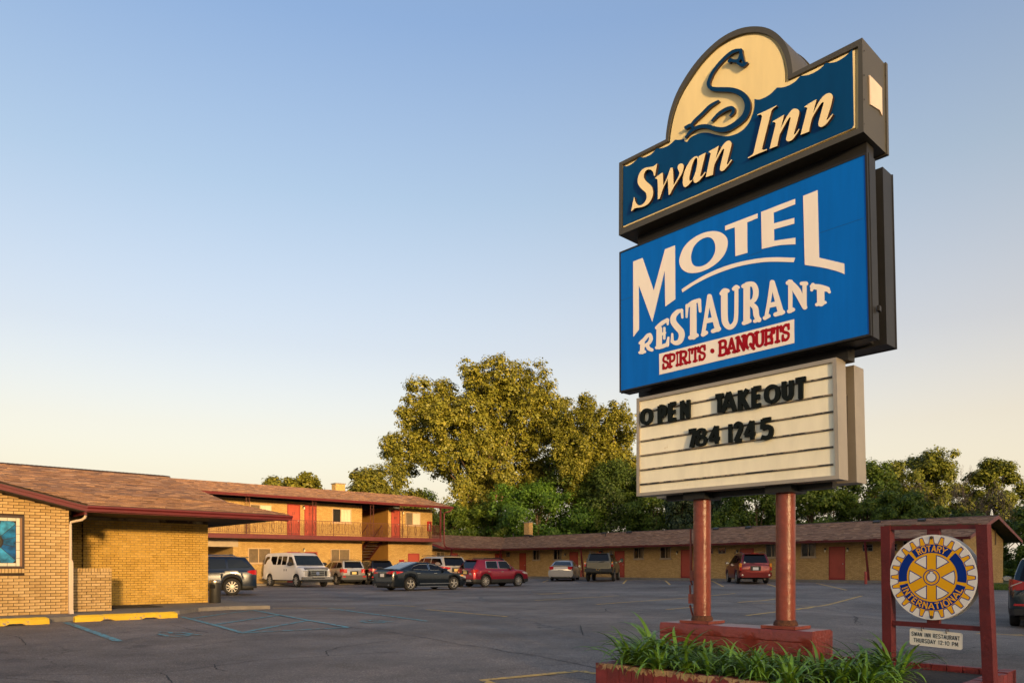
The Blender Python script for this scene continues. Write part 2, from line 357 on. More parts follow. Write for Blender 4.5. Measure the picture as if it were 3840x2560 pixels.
# ================================================================== ground, lot, markings
def asphalt_mat():
    m = bpy.data.materials.new('asphalt'); nt, b = nodes_of(m); L = nt.links.new
    tc = sock(nt, 'ShaderNodeTexCoord'); src = tc.outputs['Object']
    def noise(sc, det=5, ro=.6):
        n = sock(nt, 'ShaderNodeTexNoise'); n.inputs['Scale'].default_value = sc; n.inputs['Detail'].default_value = det; n.inputs['Roughness'].default_value = ro
        L(src, n.inputs['Vector']); return n.outputs[0]
    def rng(x, a, b_, c, d):
        r = sock(nt, 'ShaderNodeMapRange'); r.inputs[1].default_value = a; r.inputs[2].default_value = b_; r.inputs[3].default_value = c; r.inputs[4].default_value = d; L(x, r.inputs[0]); return r.outputs[0]
    def mul(a, b_):
        r = sock(nt, 'ShaderNodeMath'); r.operation = 'MULTIPLY'; L(a, r.inputs[0]); L(b_, r.inputs[1]); return r.outputs[0]
    fac = mul(rng(noise(.16, 6, .62), .34, .68, .55, 1.38), rng(noise(55, 3), .3, .7, .70, 1.30))
    fac = mul(fac, rng(noise(1.1, 7, .7), .3, .72, .72, 1.22))
    fac = mul(fac, rng(noise(.75, 4, .5), .66, .72, 1.0, .62))   # oil spots
    # stone chips
    vo = sock(nt, 'ShaderNodeTexVoronoi'); vo.inputs['Scale'].default_value = 85; L(src, vo.inputs['Vector'])
    ch = sock(nt, 'ShaderNodeSeparateColor'); L(vo.outputs['Color'], ch.inputs[0])
    fac = mul(fac, rng(ch.outputs[0], .62, 1.0, .92, 1.9))
    # fine crazing
    v2 = sock(nt, 'ShaderNodeTexVoronoi'); v2.feature = 'DISTANCE_TO_EDGE'; v2.inputs['Scale'].default_value = .33; 
    nn = sock(nt, 'ShaderNodeTexNoise'); nn.inputs['Scale'].default_value = 1.2; nn.inputs['Detail'].default_value = 6; L(src, nn.inputs['Vector'])
    ad = sock(nt, 'ShaderNodeVectorMath'); ad.operation = 'ADD'; L(src, ad.inputs[0]); L(nn.outputs[1], ad.inputs[1]); L(ad.outputs[0], v2.inputs['Vector'])
    cr = rng(v2.outputs['Distance'], .0015, .006, .35, 1.0)
    gate = rng(noise(.10, 2), .48, .56, 0, 1)
    mx = sock(nt, 'ShaderNodeMix'); L(gate, mx.inputs[0]); mx.inputs[2].default_value = 1.0; L(cr, mx.inputs[3])
    fac = mul(fac, mx.outputs[0])
    vm = sock(nt, 'ShaderNodeVectorMath'); vm.operation = 'SCALE'; vm.inputs[0].default_value = (.165, .136, .114); L(fac, vm.inputs['Scale'])
    L(vm.outputs[0], b.inputs['Base Color']); b.inputs['Specular IOR Level'].default_value = .35
    L(rng(noise(.3, 5), .35, .65, .58, .85), b.inputs['Roughness'])
    bp = sock(nt, 'ShaderNodeBump'); bp.inputs['Strength'].default_value = .55; bp.inputs['Distance'].default_value = .012
    L(vo.outputs['Distance'], bp.inputs['Height']); L(bp.outputs[0], b.inputs['Normal'])
    return m
ASPH = asphalt_mat()
GRASSG = mat('lawn', (.055, .085, .022), .9, var=.35, vscale=.8, bump=.6, bscale=30)
CONC = mat('concrete', (.20, .175, .145), .9, var=.2, vscale=2.0, bump=.35, bscale=60, dirt=((.07, .055, .045), 3.0, .60))
mb = MB()                                             # the land: one sheet out to the horizon
xs = [-3000, -1200, -500, -250, -140, -100]+list(range(-90, 91, 3))+[100, 140, 250, 500, 1200, 3000]
ys = [-3000, -1200, -500, -250, -140, -90, -60]+list(range(-48, 121, 3))+[140, 180, 260, 500, 1200, 3000]
def under(x, y):
    p, q = FR.pq(x, y); return .16 if (-38 < p < 42 and -43 < q < 64 and not (q < 15 and p > 35)) else .03
mb.grid([[(x, y, ground_z(x, y)-under(x, y)) for x in xs] for y in ys])
single('ground', mb, GRASSG, kind='structure', smooth=180)
mb = MB()
def lot_cell(p, q): return p < 45.4 and not (q < 11.8 and p > 38.4)
P_, Q_ = np.arange(-40, 47.01, 1.0), np.arange(-45, 66.01, 1.0)
P_ = sorted(list(P_)+[38.4]); Q_ = sorted(list(Q_)+[11.8]); idx = {}
for q0, q1 in zip(Q_[:-1], Q_[1:]):
    for p0, p1 in zip(P_[:-1], P_[1:]):
        if not lot_cell((p0+p1)/2, (q0+q1)/2): continue
        f = []
        for a, c in ((p0, q0), (p1, q0), (p1, q1), (p0, q1)):
            if (a, c) not in idx:
                idx[(a, c)] = len(mb.v); x, y = FR.xy(a, c); mb.v.append((x, y, ground_z(x, y)))
            f.append(idx[(a, c)])
        mb.f.append(tuple(f)); mb.m.append(0)
LOT = single('parking_lot', mb, ASPH, kind='structure', smooth=180)

def gpt(u, v):
    z = 0.0
    for _ in range(8):
        Y = (H-z)*F/(v-V0); X = (u-CX)/F*Y; z = ground_z(X, Y)
    return Vector((X, Y, z))
def strip(mb, px, w, lift=.006, wob=0.0, step=.4):
    """ribbon of real width w on the ground through photograph pixels"""
    P = [gpt(*p) for p in px]; pts = []
    for a, b in zip(P[:-1], P[1:]):
        n = max(1, int((b-a).length/step))
        pts += [a.lerp(b, k/n) for k in range(n)]
    pts.append(P[-1]); rows = []
    for i, p in enumerate(pts):
        d = pts[min(i+1, len(pts)-1)]-pts[max(i-1, 0)]; d.z = 0; d.normalize(); nrm = Vector((-d.y, d.x, 0))
        j = Vector((random.uniform(-1, 1), random.uniform(-1, 1), 0))*wob if wob else Vector((0, 0, 0))
        ww = w*(1+random.uniform(-.45, .6)) if wob else w
        r = []
        for s_ in (1, -1):
            c = p+j+nrm*s_*ww/2; r.append((c.x, c.y, ground_z(c.x, c.y)+lift))
        rows.append(r)
    mb.grid(rows)
def paint(name, col, t):
    return mat(name, col, .75, var=.18, vscale=6, dirt=((.15, .124, .104), 9.0, t), bump=.2, bscale=80)
YEL = paint('worn_yellow_paint', (.62, .38, .09), .53); BLU = paint('worn_blue_paint', (.10, .33, .38), .50)
SEAM = mat('crack_filler', (.012, .011, .011), .8)
z4 = zoomer(1950, 1850, .2976); z5 = zoomer(2600, 1850, .35074); z8 = zoomer(0, 2150, .6803); z6 = zoomer(3200, 1850, .45294); zb = zoomer(1600, 2180, 1.3393)
for z, pl in ((z4, [(240,1270),(630,1247)]), (z4, [(190,1345),(1250,1285)]), (z4, [(960,1395),(2160,1309)]), (z4, [(1845,1460),(2190,1428)]),
              (z4, [(1300,1130),(1345,1085)]), (z4, [(1830,1095),(1890,1142)]), (z4, [(290,1108),(360,1085)]), (z5, [(190,930),(320,990)]), (z5, [(800,965),(905,997)]),
              (z5, [(1315,958),(1635,1028)]), (z5, [(480,1163),(900,1120)]), (z5, [(560,1303),(900,1262)]), (z5, [(640,1167),(1280,1208)]),
              (z5, [(1100,1240),(1280,1208),(1800,1140)]), (z5, [(180,1090),(450,1065)]), (zb, [(428,250),(160,276),(196,292)]), (zb, [(428,250),(476,258)]),
              (z8, [(1500,190),(1960,189)]), (z8, [(2090,172),(2290,180)]), (z6, [(1030,1160),(1413,1168)]), (zb, [(0,78),(225,98)]), (zb, [(300,34),(400,31)])):
    m_ = MB(); strip(m_, z(pl), .12); single('parking_line', m_, YEL, parent=LOT)
for pl, w_ in (([(365,270),(655,374)], .13), ([(1000,238),(1330,326)], .10), ([(1062,247),(1230,222),(1405,202)], .10), ([(1405,203),(1700,258),(1920,297)], .10),
               ([(1185,281),(1550,228)], .10), ([(1340,325),(1700,259)], .10), ([(1330,328),(1920,297)], .09), ([(1810,191),(2352,262)], .10)):
    m_ = MB(); strip(m_, z8(pl), w_, .009); single('accessible_bay_line', m_, BLU, parent=LOT)
for cx_, cy_, kx, ky in ((985, 336, 1.0, 1.0), (2075, 265, .78, .55)):      # wheelchair symbols
    m_ = MB()
    for pl in ([(-85,4),(-60,10),(-10,13),(40,10),(65,2)], [(-115,-3),(-85,4)], [(-110,-13),(-50,-13),(-40,-6)], [(-45,-7),(0,-9)], [(-20,2),(60,0),(128,2)], [(15,-10),(75,-3)]):
        strip(m_, z8([(cx_+a*kx, cy_+b_*ky) for a, b_ in pl]), .075, .010)
    single('wheelchair_symbol', m_, BLU, parent=LOT)
cracks = [z8([(2,404),(140,395),(330,380),(640,370),(800,352),(870,345),(1000,330),(1320,325)]), z8([(30,338),(85,345),(110,355),(128,375),(142,393)]),
          z8([(1330,206),(1500,226),(1620,246),(1740,266),(1930,297),(2060,308),(2150,322),(2352,355)]), zb([(0,157),(100,177),(180,186),(220,196),(300,206),(400,226),(475,242)]),
          z8([(0,560),(300,556),(600,553),(850,549),(1000,535),(1120,518),(1400,480),(1700,462),(2000,440),(2200,431)]), z8([(1810,455),(1795,428),(1870,405),(2100,375),(2352,350)]),
          z8([(880,546),(915,560),(932,582),(945,603)]), zb([(0,112),(150,112),(300,97),(420,88),(500,84)]), zb([(500,84),(503,75),(560,70),(650,83)]), zb([(430,122),(438,150),(520,160)]),
          zb([(880,60),(960,80),(1060,92),(1150,103),(1270,110)]), z6([(160,1285),(240,1310),(420,1340),(620,1365),(740,1400),(800,1440),(1060,1495)]), z6([(0,1010),(40,1030),(10,1070),(80,1085)]),
          z5([(1690,1300),(1760,1325),(1715,1350),(1790,1380)]), z5([(180,1280),(420,1290),(640,1310),(860,1340)]), z4([(0,1340),(500,1362),(900,1400),(1500,1450),(2160,1490)]),
          z4([(1070,1450),(1090,1475),(1180,1512)]), z8([(950,285),(1010,297),(1060,310),(1150,325)]), z8([(0,575),(250,590),(400,603)]), z8([(1180,500),(1190,525),(1260,540)])]
m_ = MB()
for c in cracks: strip(m_, c, .014, .005, wob=.012, step=.07)
single('crack', m_, SEAM, parent=LOT, kind='stuff')

# skid marks in front of the parked cars
SK = mat('tyre_mark', (.075, .067, .060), .7, dirt=((.14, .122, .108), 5, .5))
m_ = MB()
for z, pl in ((z4, [(880,1265),(960,1272),(1010,1285),(990,1300),(900,1306)]), (z4, [(1180,1260),(1240,1272),(1260,1290),(1200,1300)]), (zb, [(180,38),(150,44),(160,55),(260,58),(420,50)]), (zb, [(290,25),(285,32),(330,40)])):
    strip(m_, z(pl), .16, .004, step=.2)
single('tyre_mark', m_, SK, parent=LOT, kind='stuff')
# ================================================================== restaurant
def ramp_mat(name, cols, rough=.85, var=.15, vscale=20, bump=.3, bscale=120, stain=None):
    """per-piece colour from a ramp, by island and object"""
    if name in MATS: return MATS[name]
    m = bpy.data.materials.new(name); nt, b = nodes_of(m); L = nt.links.new
    g = sock(nt, 'ShaderNodeNewGeometry'); oi = sock(nt, 'ShaderNodeObjectInfo')
    ad = sock(nt, 'ShaderNodeMath'); ad.operation = 'ADD'; L(g.outputs['Random Per Island'], ad.inputs[0]); L(oi.outputs['Random'], ad.inputs[1])
    fr = sock(nt, 'ShaderNodeMath'); fr.operation = 'FRACT'; L(ad.outputs[0], fr.inputs[0])
    r = sock(nt, 'ShaderNodeValToRGB'); e = r.color_ramp.elements
    set_ramp(e, [(i/(len(cols)-1), c) for i, c in enumerate(cols)])
    L(fr.outputs[0], r.inputs[0])
    tc = sock(nt, 'ShaderNodeTexCoord'); no = sock(nt, 'ShaderNodeTexNoise'); no.inputs['Scale'].default_value = vscale; no.inputs['Detail'].default_value = 5; L(tc.outputs['Object'], no.inputs['Vector'])
    mr = sock(nt, 'ShaderNodeMapRange'); mr.inputs[1].default_value = .3; mr.inputs[2].default_value = .7; mr.inputs[3].default_value = 1-var; mr.inputs[4].default_value = 1+var; L(no.outputs[0], mr.inputs[0])
    vm = sock(nt, 'ShaderNodeVectorMath'); vm.operation = 'SCALE'; L(r.outputs[0], vm.inputs[0]); L(mr.outputs[0], vm.inputs['Scale']); co = vm.outputs[0]
    if stain:
        ob = sock(nt, 'ShaderNodeNewGeometry'); n2 = sock(nt, 'ShaderNodeTexNoise'); n2.inputs['Scale'].default_value = stain[1]; n2.inputs['Detail'].default_value = 7; n2.inputs['Roughness'].default_value = .7
        L(ob.outputs['Position'], n2.inputs['Vector'])
        m2 = sock(nt, 'ShaderNodeMapRange'); m2.inputs[1].default_value = stain[2]; m2.inputs[2].default_value = stain[2]+.14; m2.inputs[4].default_value = .8; L(n2.outputs[0], m2.inputs[0])
        mx = sock(nt, 'ShaderNodeMix'); mx.data_type = 'RGBA'; L(m2.outputs[0], mx.inputs[0]); L(co, mx.inputs[6]); mx.inputs[7].default_value = (*stain[0], 1); co = mx.outputs[2]
    L(co, b.inputs['Base Color']); b.inputs['Roughness'].default_value = rough; b.inputs['Specular IOR Level'].default_value = .25
    if bump:
        n3 = sock(nt, 'ShaderNodeTexNoise'); n3.inputs['Scale'].default_value = bscale; L(tc.outputs['Object'], n3.inputs['Vector'])
        bp = sock(nt, 'ShaderNodeBump'); bp.inputs['Strength'].default_value = bump; bp.inputs['Distance'].default_value = .004; L(n3.outputs[0], bp.inputs['Height']); L(bp.outputs[0], b.inputs['Normal'])
    MATS[name] = m; return m
BRICK = ramp_mat('buff_brick', [(.41, .255, .096), (.49, .312, .125), (.54, .352, .150), (.51, .330, .134), (.57, .385, .175), (.44, .280, .106)], stain=((.20, .10, .038), 1.6, .60))
BRICKY = ramp_mat('yellow_brick', [(.51, .305, .060), (.56, .345, .074), (.61, .375, .090), (.54, .325, .068), (.63, .395, .098)], stain=((.40, .23, .06), 1.1, .58))
MORT = mat('dark_mortar', (.040, .022, .010), .95, var=.3, vscale=8)
MORTL = mat('light_mortar', (.34, .24, .11), .95, var=.3, vscale=3, dirt=((.075, .045, .018), .55, .46))
SHING = ramp_mat('brown_shingle', [(.105, .056, .034), (.195, .104, .060), (.255, .140, .082), (.215, .114, .066), (.34, .195, .112), (.175, .094, .056), (.43, .26, .15)], vscale=60, var=.3)
MAROON = mat('maroon_paint', (.115, .010, .012), .5, var=.15, vscale=2.5)
MAROOND = mat('maroon_paint_old', (.11, .016, .015), .6, var=.25, vscale=2.5, dirt=((.20, .12, .10), 7, .70))
DARKW = mat('dark_soffit', (.030, .024, .020), .8, var=.3, vscale=2)
DARKM = mat('dark_metal', (.020, .018, .016), .5)
CREAM = mat('cream_trim', (.62, .47, .32), .55, var=.08)
RED_D = mat('red_door', (.36, .055, .028), .55, var=.12, vscale=1.5, dirt=((.26, .04, .02), 2, .62))
def shingles(mb, fn, length, slope, expo=.142, tmin=.16, tmax=.46):
    n = int(slope/expo)
    for k in range(n+1):
        s0 = k*expo; s1 = min(s0+expo+.03, slope); a = -random.uniform(0, tmax)
        while a < length:
            w_ = random.uniform(tmin, tmax); a0, a1 = max(a, 0), min(a+w_-.004, length); a += w_
            if a1-a0 < .03: continue
            t = random.choice((.009, .010, .012, .020)); ds = random.uniform(-.006, .006) if k else 0
            i = len(mb.v)
            mb.v += [fn(a0, s0+ds, t), fn(a1, s0+ds, t), fn(a1, s1, .003), fn(a0, s1, .003), fn(a0, s0+ds, -.002), fn(a1, s0+ds, -.002)]
            mb.f += [(i, i+1, i+2, i+3), (i+4, i+5, i+1, i)]; mb.m += [0, 0]
def prof_fn(prof, put):
    """point on a roof whose section is the polyline prof [(d, z)...]; put(a, d, z) -> 3-D"""
    seg = [0]
    for (d0, z0), (d1, z1) in zip(prof[:-1], prof[1:]): seg.append(seg[-1]+math.hypot(d1-d0, z1-z0))
    def fn(a, s, h):
        i = 0
        while i < len(prof)-2 and s > seg[i+1]: i += 1
        t = (s-seg[i])/(seg[i+1]-seg[i]); (d0, z0), (d1, z1) = prof[i], prof[i+1]
        l = seg[i+1]-seg[i]; nd, nz = -(z1-z0)/l, (d1-d0)/l
        if nz < 0: nd, nz = -nd, -nz
        return put(a, d0+(d1-d0)*t+nd*h, z0+(z1-z0)*t+nz*h)
    return fn, seg[-1]
BL, BH, JT = .203, .0677, .0120
NB = [0]
def bricks(T, wall, Q, p0, p1, z0, ztop, hole=None, parts=True, mt=BRICK, sgn=-1, offs=0.0, proud=.007):
    """running bond on a wall facing -q at Q; parts=True makes single bricks (up to 300), the rest is one joined part"""
    shared = {}; rest = MB(); row = 0; z = z0
    while z < ztop(p0)+.5 and row < 80:
        a = math.floor(p0/BL)*BL - BL + (BL/2 if row % 2 else 0) + offs
        while a < p1:
            x0, x1 = max(a, p0)+JT/2, min(a+BL, p1)-JT/2; y0, y1 = z+JT/2, z+BH-JT/2; a += BL
            if x1-x0 < .03 or y1 > ztop((x0+x1)/2): continue
            if hole:
                h0, h1, g0, g1 = hole
                if y1 > g0 and y0 < g1:
                    if x0 >= h0 and x1 <= h1: continue
                    if x0 < h0 < x1: x1 = h0-.003
                    if x0 < h1 < x1: x0 = h1+.003
                    if x1-x0 < .03: continue
            dq = random.uniform(-.0015, .0015)
            if parts and NB[0] < 300:
                key = round(x1-x0, 3)
                if key not in shared:
                    b_ = MB().box(-(x1-x0)/2, (x1-x0)/2, -proud, .03, -(y1-y0)/2, (y1-y0)/2); shared[key] = mesh_of('brick', b_, mt)
                o = bpy.data.objects.new('brick', shared[key]); COL.objects.link(o); o.parent = wall
                o.location = ((x0+x1)/2-T.o0[0], Q+dq-T.o0[1], (y0+y1)/2-T.o0[2]); NB[0] += 1
            else: rest.box(x0, x1, Q-proud+dq, Q+.03, y0, y1)
        z += BH; row += 1
    if rest.v: T.part('brick', rest, mt, wall, kind='stuff', recalc=False)
RB = Thing('restaurant_building', 'buff brick restaurant with low brown shingle roof and stained glass window', 'building', FR, 4.2, 19.5, 0)
ZW = .10
QG, QR = 19.54, 22.95
PG = FR.p_at(259, QG); PR = FR.p_at(780, QR); PS = FR.p_at(311, QR)
rake = lambda p: 2.555+(4.49-p)*.234
# gable wing
wz = lambda p: rake(p)-.12
P0 = -4.6
gz = lambda p: min(wz(p), wz(2*(-.2)-p)) if p < -.2 else wz(p)
mb = MB(); mb.prism([[(P0, -.1), (PG, -.1), (PG, wz(PG)), (-.2, wz(-.2)), (P0, wz(PG))]], lambda a, z, t: (a, t, z), QG+.006, QG+9.0)
wall = RB.part('gable_wall', mb, MORT)
WIN = (2.23, 3.35, 1.14, 2.30)
bricks(RB, wall, QG, 2.55, PG, ZW, lambda p: wz(p)+.02, hole=(WIN[0], WIN[1], WIN[2]-.10, WIN[3]))
bricks(RB, wall, QG, P0, 2.55-.001, ZW, lambda p: gz(p)+.02, hole=(WIN[0], WIN[1], WIN[2]-.10, WIN[3]), parts=False)
sill = MB()
for k in range(18):
    a = WIN[0]+k*.063
    sill.box(a+.005, min(a+.058, WIN[1]), QG-.012, QG+.03, WIN[2]-.1, WIN[2]-.008)
# window
o = RB.part('window_sill', sill, BRICK, wall)
WD = mat('dark_brown_frame', (.045, .022, .012), .5); WWD = mat('oak_strip', (.26, .12, .045), .5)
wf = MB(); a0, a1, b0, b1 = WIN
for x0, x1, y0, y1 in ((a0, a0+.045, b0, b1), (a1-.045, a1, b0, b1), (a0+.045, a1-.045, b0, b0+.045), (a0+.045, a1-.045, b1-.045, b1)): wf.box(x0, x1, QG-.03, QG+.02, y0, y1)
win = RB.part('stained_glass_window', wf, WD, None)
c0, c1, d0, d1 = a0+.045, a1-.045, b0+.045, b1-.045
ok = MB()
for x0, x1 in ((c0, c0+.035), (c1-.035, c1)): ok.box(x0, x1, QG-.012, QG+.01, d0, d1)
RB.part('oak_strip', ok, WWD, win)
GLB = ramp_mat('blue_streaky_glass', [(.001, .06, .19), (.004, .14, .31), (.002, .09, .24), (.04, .28, .45)], rough=.5, var=.9, vscale=5, bump=.3, bscale=20)
GLW = mat('opal_glass', (.62, .58, .44), .3, var=.12, vscale=5)
LEAD = mat('lead_came', (.018, .017, .016), .5, .3)
e0, e1, f0, f1 = c0+.035, c1-.035, d0, d1
bw_ = .075
for k in range(6):                                   # opal border panes
    y0 = f0+(f1-f0)*k/6; y1 = f0+(f1-f0)*(k+1)/6
    for x0 in (e0, e1-bw_): RB.part('border_pane', MB().box(x0+.004, x0+bw_-.004, QG+.002, QG+.012, y0+.004, y1-.004), GLW, win)
for k in range(5):
    x0 = e0+bw_+(e1-e0-2*bw_)*k/5; x1 = e0+bw_+(e1-e0-2*bw_)*(k+1)/5
    for y0 in (f0, f1-bw_): RB.part('border_pane', MB().box(x0+.004, x1-.004, QG+.002, QG+.012, y0+.004, y0+bw_-.004), GLW, win)
cx_, cz_ = (a0+a1)/2, (b0+b1)/2+.02
hx, hz = (e1-e0)/2-bw_-.004, (f1-f0)/2-bw_-.004
def rect_hit(a):
    c, s_ = math.cos(a), math.sin(a); k = min(hx/abs(c) if abs(c) > 1e-6 else 9, hz/abs(s_) if abs(s_) > 1e-6 else 9); 
    return (cx_+c*k, cz_-.02+s_*k)
ns = 12
for k in range(ns):                                  # blue rays round the medallion
    A = [2*PI*(k+t/4)/ns+.26 for t in range(5)]
    pl = [(cx_+.165*math.cos(a), cz_-.02+.165*math.sin(a)) for a in A]+[rect_hit(a) for a in A[::-1]]
    pl = [((x-cx_)*.992+cx_, z) for x, z in pl]
    RB.part('blue_pane', MB().prism([pl], lambda a, z, t: (a, t, z), QG+.002, QG+.012), GLB, win)
ld = MB()
for k in range(ns):
    a = 2*PI*k/ns+.26; q_ = rect_hit(a)
    ld.bar((cx_+.165*math.cos(a), QG, cz_-.02+.165*math.sin(a)), (q_[0], QG, q_[1]), .012, .010)
for t in np.linspace(0, 2*PI, 33)[:-1]:
    t2 = t+2*PI/32
    for r_ in (.165, .145): ld.bar((cx_+r_*math.cos(t), QG-.001, cz_-.02+r_*math.sin(t)), (cx_+r_*math.cos(t2), QG-.001, cz_-.02+r_*math.sin(t2)), .016, .012)
RB.part('lead_came', ld, LEAD, win)
RB.part('medallion', MB().lathe([(.0, 0), (.155, 0), (.155, .012), (0, .012)], cx_, QG+.002, cz_-.02, 28, 'y'), mat('medallion_glass', (.05, .045, .02), .35, var=.6, vscale=14), win)
RB.part('backing', MB().box(c0, c1, QG+.013, QG+.02, d0, d1), DARKM, win)
# low screen wall
QL = 20.15; PL1 = FR.p_at(419, QL)
lw = RB.part('screen_wall', MB().box(PG-.2, PL1, QL+.006, QL+.28, -.1, 1.12), MORT)
bricks(RB, lw, QL, PG-.05, PL1, ZW, lambda p: 1.05, offs=.06)
cap = MB()
for k in range(18):
    a = PL1-(k+1)*.064
    if a < PG-.1: break
    cap.box(a+.004, a+.060, QL-.010+random.uniform(-.002, .002), QL+.29, 1.052, 1.14)
RB.part('coping_bricks', cap, BRICK, lw)
# recessed wall
mb = MB(); mb.box(PS, PR, QR+.006, QR+8, -.1, 2.56); mb.box(3.0, PS-.001, QR+.05, QR+8, -.1, 2.56)
rw = RB.part('porch_wall', mb, MORTL)
bricks(RB, rw, QR, PS, PR, ZW, lambda p: 2.53, parts=False, mt=BRICKY)
bricks(RB, rw, QR+.044, 3.0, PS, ZW, lambda p: 2.53, parts=False, mt=BRICKY)
side = MB(); z = ZW; row = 0
while z < 2.46:                                      # the end wall facing away
    b_ = QR+.01+(BL/2 if row % 2 else 0)
    while b_ < QR+8: side.box(PR-.02, PR+.007, b_, b_+BL-JT, z+JT/2, z+BH-JT/2); b_ += BL
    z += BH; row += 1
RB.part('brick', side, BRICKY, rw, kind='stuff', recalc=False)
# main roof
QE = 20.3; PE = 10.0
prof = [(QE-.05, 2.685), (24.7, 3.34), (30.5, 4.70)]
fn, sl_ = prof_fn(prof, lambda a, d, z: (a, d, z))
mb = MB()
shingles(mb, lambda a, s, h: fn(a-2.0, s, h), PE+2.0, sl_)
deck = MB()
deck.prism([[(QE, 2.60), (QE-.03, 2.67), (24.7, 3.33), (30.5, 4.69), (36.3, 3.33), (40.7, 2.67), (40.7, 2.60)]], lambda d, z, t: (t, d, z), -2.0, PE-.02)
rf = RB.part('main_roof', deck, DARKW)
RB.part('shingles', mb, SHING, rf, kind='stuff', recalc=False)
cap = MB(); a = -2.0
while a < PE-.2:
    cap.quad((a, 30.36, 4.69), (a+.30, 30.36, 4.675), (a+.30, 30.5, 4.735), (a, 30.5, 4.75)); cap.quad((a, 30.5, 4.75), (a+.30, 30.5, 4.735), (a+.30, 30.64, 4.675), (a, 30.64, 4.69)); a += .14
RB.part('ridge_cap', cap, mat('ridge_shingle', (.06, .035, .022), .85, isl=.3), rf, kind='stuff')
RB.part('soffit', MB().box(3.2, PE-.06, QE+.02, QR+7.5, 2.545, 2.60), DARKW, rf)
def gutter(mb, a0, a1, put, d, zt, hgt=.12, dep=.11):
    """K-profile gutter hung on a fascia; put(a, d, z)"""
    pr = [(d, zt-.02), (d-dep*.75, zt-hgt), (d-dep*.78, zt-hgt+.03), (d-dep, zt-.045), (d-dep, zt-.012), (d-dep-.012, zt), (d-dep+.012, zt), (d, zt-.019)]
    pr = [(d, zt-hgt), (d-dep*.62, zt-hgt), (d-dep*.66, zt-hgt*.6), (d-dep, zt-hgt*.32), (d-dep, zt), (d-dep+.015, zt), (d-dep+.015, zt-.03), (d, zt-.03)]
    mb.grid([[put(a, x, z) for x, z in pr] for a in (a0, a1)], close=True)
    n = len(pr); i = len(mb.v)-2*n
    mb.f.append(tuple(range(i, i+n))); mb.m.append(0); mb.f.append(tuple(range(i+n, i+2*n))[::-1]); mb.m.append(0)
fa = MB().box(4.52, PE-.02, QE-.03, QE+.03, 2.50, 2.665); RB.part('fascia', fa, MAROON, rf)
g = MB(); gutter(g, 4.52, PE+.06, lambda a, d, z: (a, d, z), QE-.032, 2.66, .135, .12); RB.part('gutter', g, MAROON, rf)
RB.part('drip_edge', MB().box(4.5, PE, QE-.075, QE-.03, 2.664, 2.678), DARKM, rf)
rk = MB(); rk.prism([[(QE+.03, 2.49), (QE+.03, 2.665), (24.7, 3.30), (30.5, 4.66), (30.5, 4.50), (24.7, 3.14)]], lambda d, z, t: (t, d, z), PE-.05, PE); RB.part('rake_board', rk, MAROON, rf)
# gable roof
QF = 19.0
gr = MB(); ov = 4.49
gr.prism([[(ov, rake(ov)-.03), (ov, rake(ov)+.03), (-.2, rake(-.2)+.03), (-.4-ov, rake(ov)+.03), (-.4-ov, rake(ov)-.03), (-.2, rake(-.2)-.03)]], lambda a, z, t: (a, t, z), QF+.04, 30)
gro = RB.part('gable_roof', gr, mat('shingle_edge', (.045, .030, .024), .85))
m2 = MB(); gl = math.hypot(ov+.2, rake(-.2)-rake(ov))
fn2, _ = prof_fn([(ov, rake(ov)+.032), (-.2, rake(-.2)+.032)], lambda a, d, z: (d, a, z))
shingles(m2, lambda a, s, h: fn2(a+QF, s, h), 6.0, gl)
RB.part('shingles', m2, SHING, gro, kind='stuff', recalc=False)
fb = MB(); fb.prism([[(ov, rake(ov)-.125), (ov, rake(ov)-.035), (-.2, rake(-.2)-.035), (-.4-ov, rake(ov)-.035), (-.4-ov, rake(ov)-.125), (-.2, rake(-.2)-.125)]], lambda a, z, t: (a, t, z), QF+.05, QF+.10)
RB.part('rake_board', fb, MAROON, gro)
fb = MB(); fb.prism([[(ov, rake(ov)-.045), (ov+.01, rake(ov)-.005), (-.2, rake(-.2)-.005), (-.2, rake(-.2)-.045)]], lambda a, z, t: (a, t, z), QF+.02, QF+.05)
RB.part('crown_moulding', fb, MAROON, gro)
sb = MB(); sb.prism([[(ov, rake(ov)-.14), (ov, rake(ov)-.04), (-.2, rake(-.2)-.04), (-.2, rake(-.2)-.14)]], lambda a, z, t: (a, t, z), QF+.10, QG+.02); RB.part('soffit', sb, DARKW, gro)
RB.part('eave_board', MB().box(ov-.05, ov, QF+.10, QE-.03, rake(ov)-.19, rake(ov)-.03), MAROON, gro)
# downspout
ds = MB(); pd = PG+.02
ds.tube([(4.50, QF+.25, 2.36), (4.49, QF+.26, 2.31), (4.44, QF+.32, 2.255), (4.36, QF+.40, 2.235), (pd+.01, QG-.035, 2.20), (pd, QG-.04, 2.13), (pd, QG-.04, 1.30)], .030, 8)
ds.box(pd-.045, pd+.045, QG-.10, QG-.012, .20, 1.27); ds.box(pd-.040, pd+.040, QG-.09, QG-.015, 1.27, 1.32)
ds.prism([[(QG-.10, .20), (QG-.012, .20), (QG-.05, .10), (QG-.16, .10)]], lambda q_, z, t: (t, q_, z), pd-.045, pd+.045)
RB.part('downspout', ds, CREAM, smooth=40)

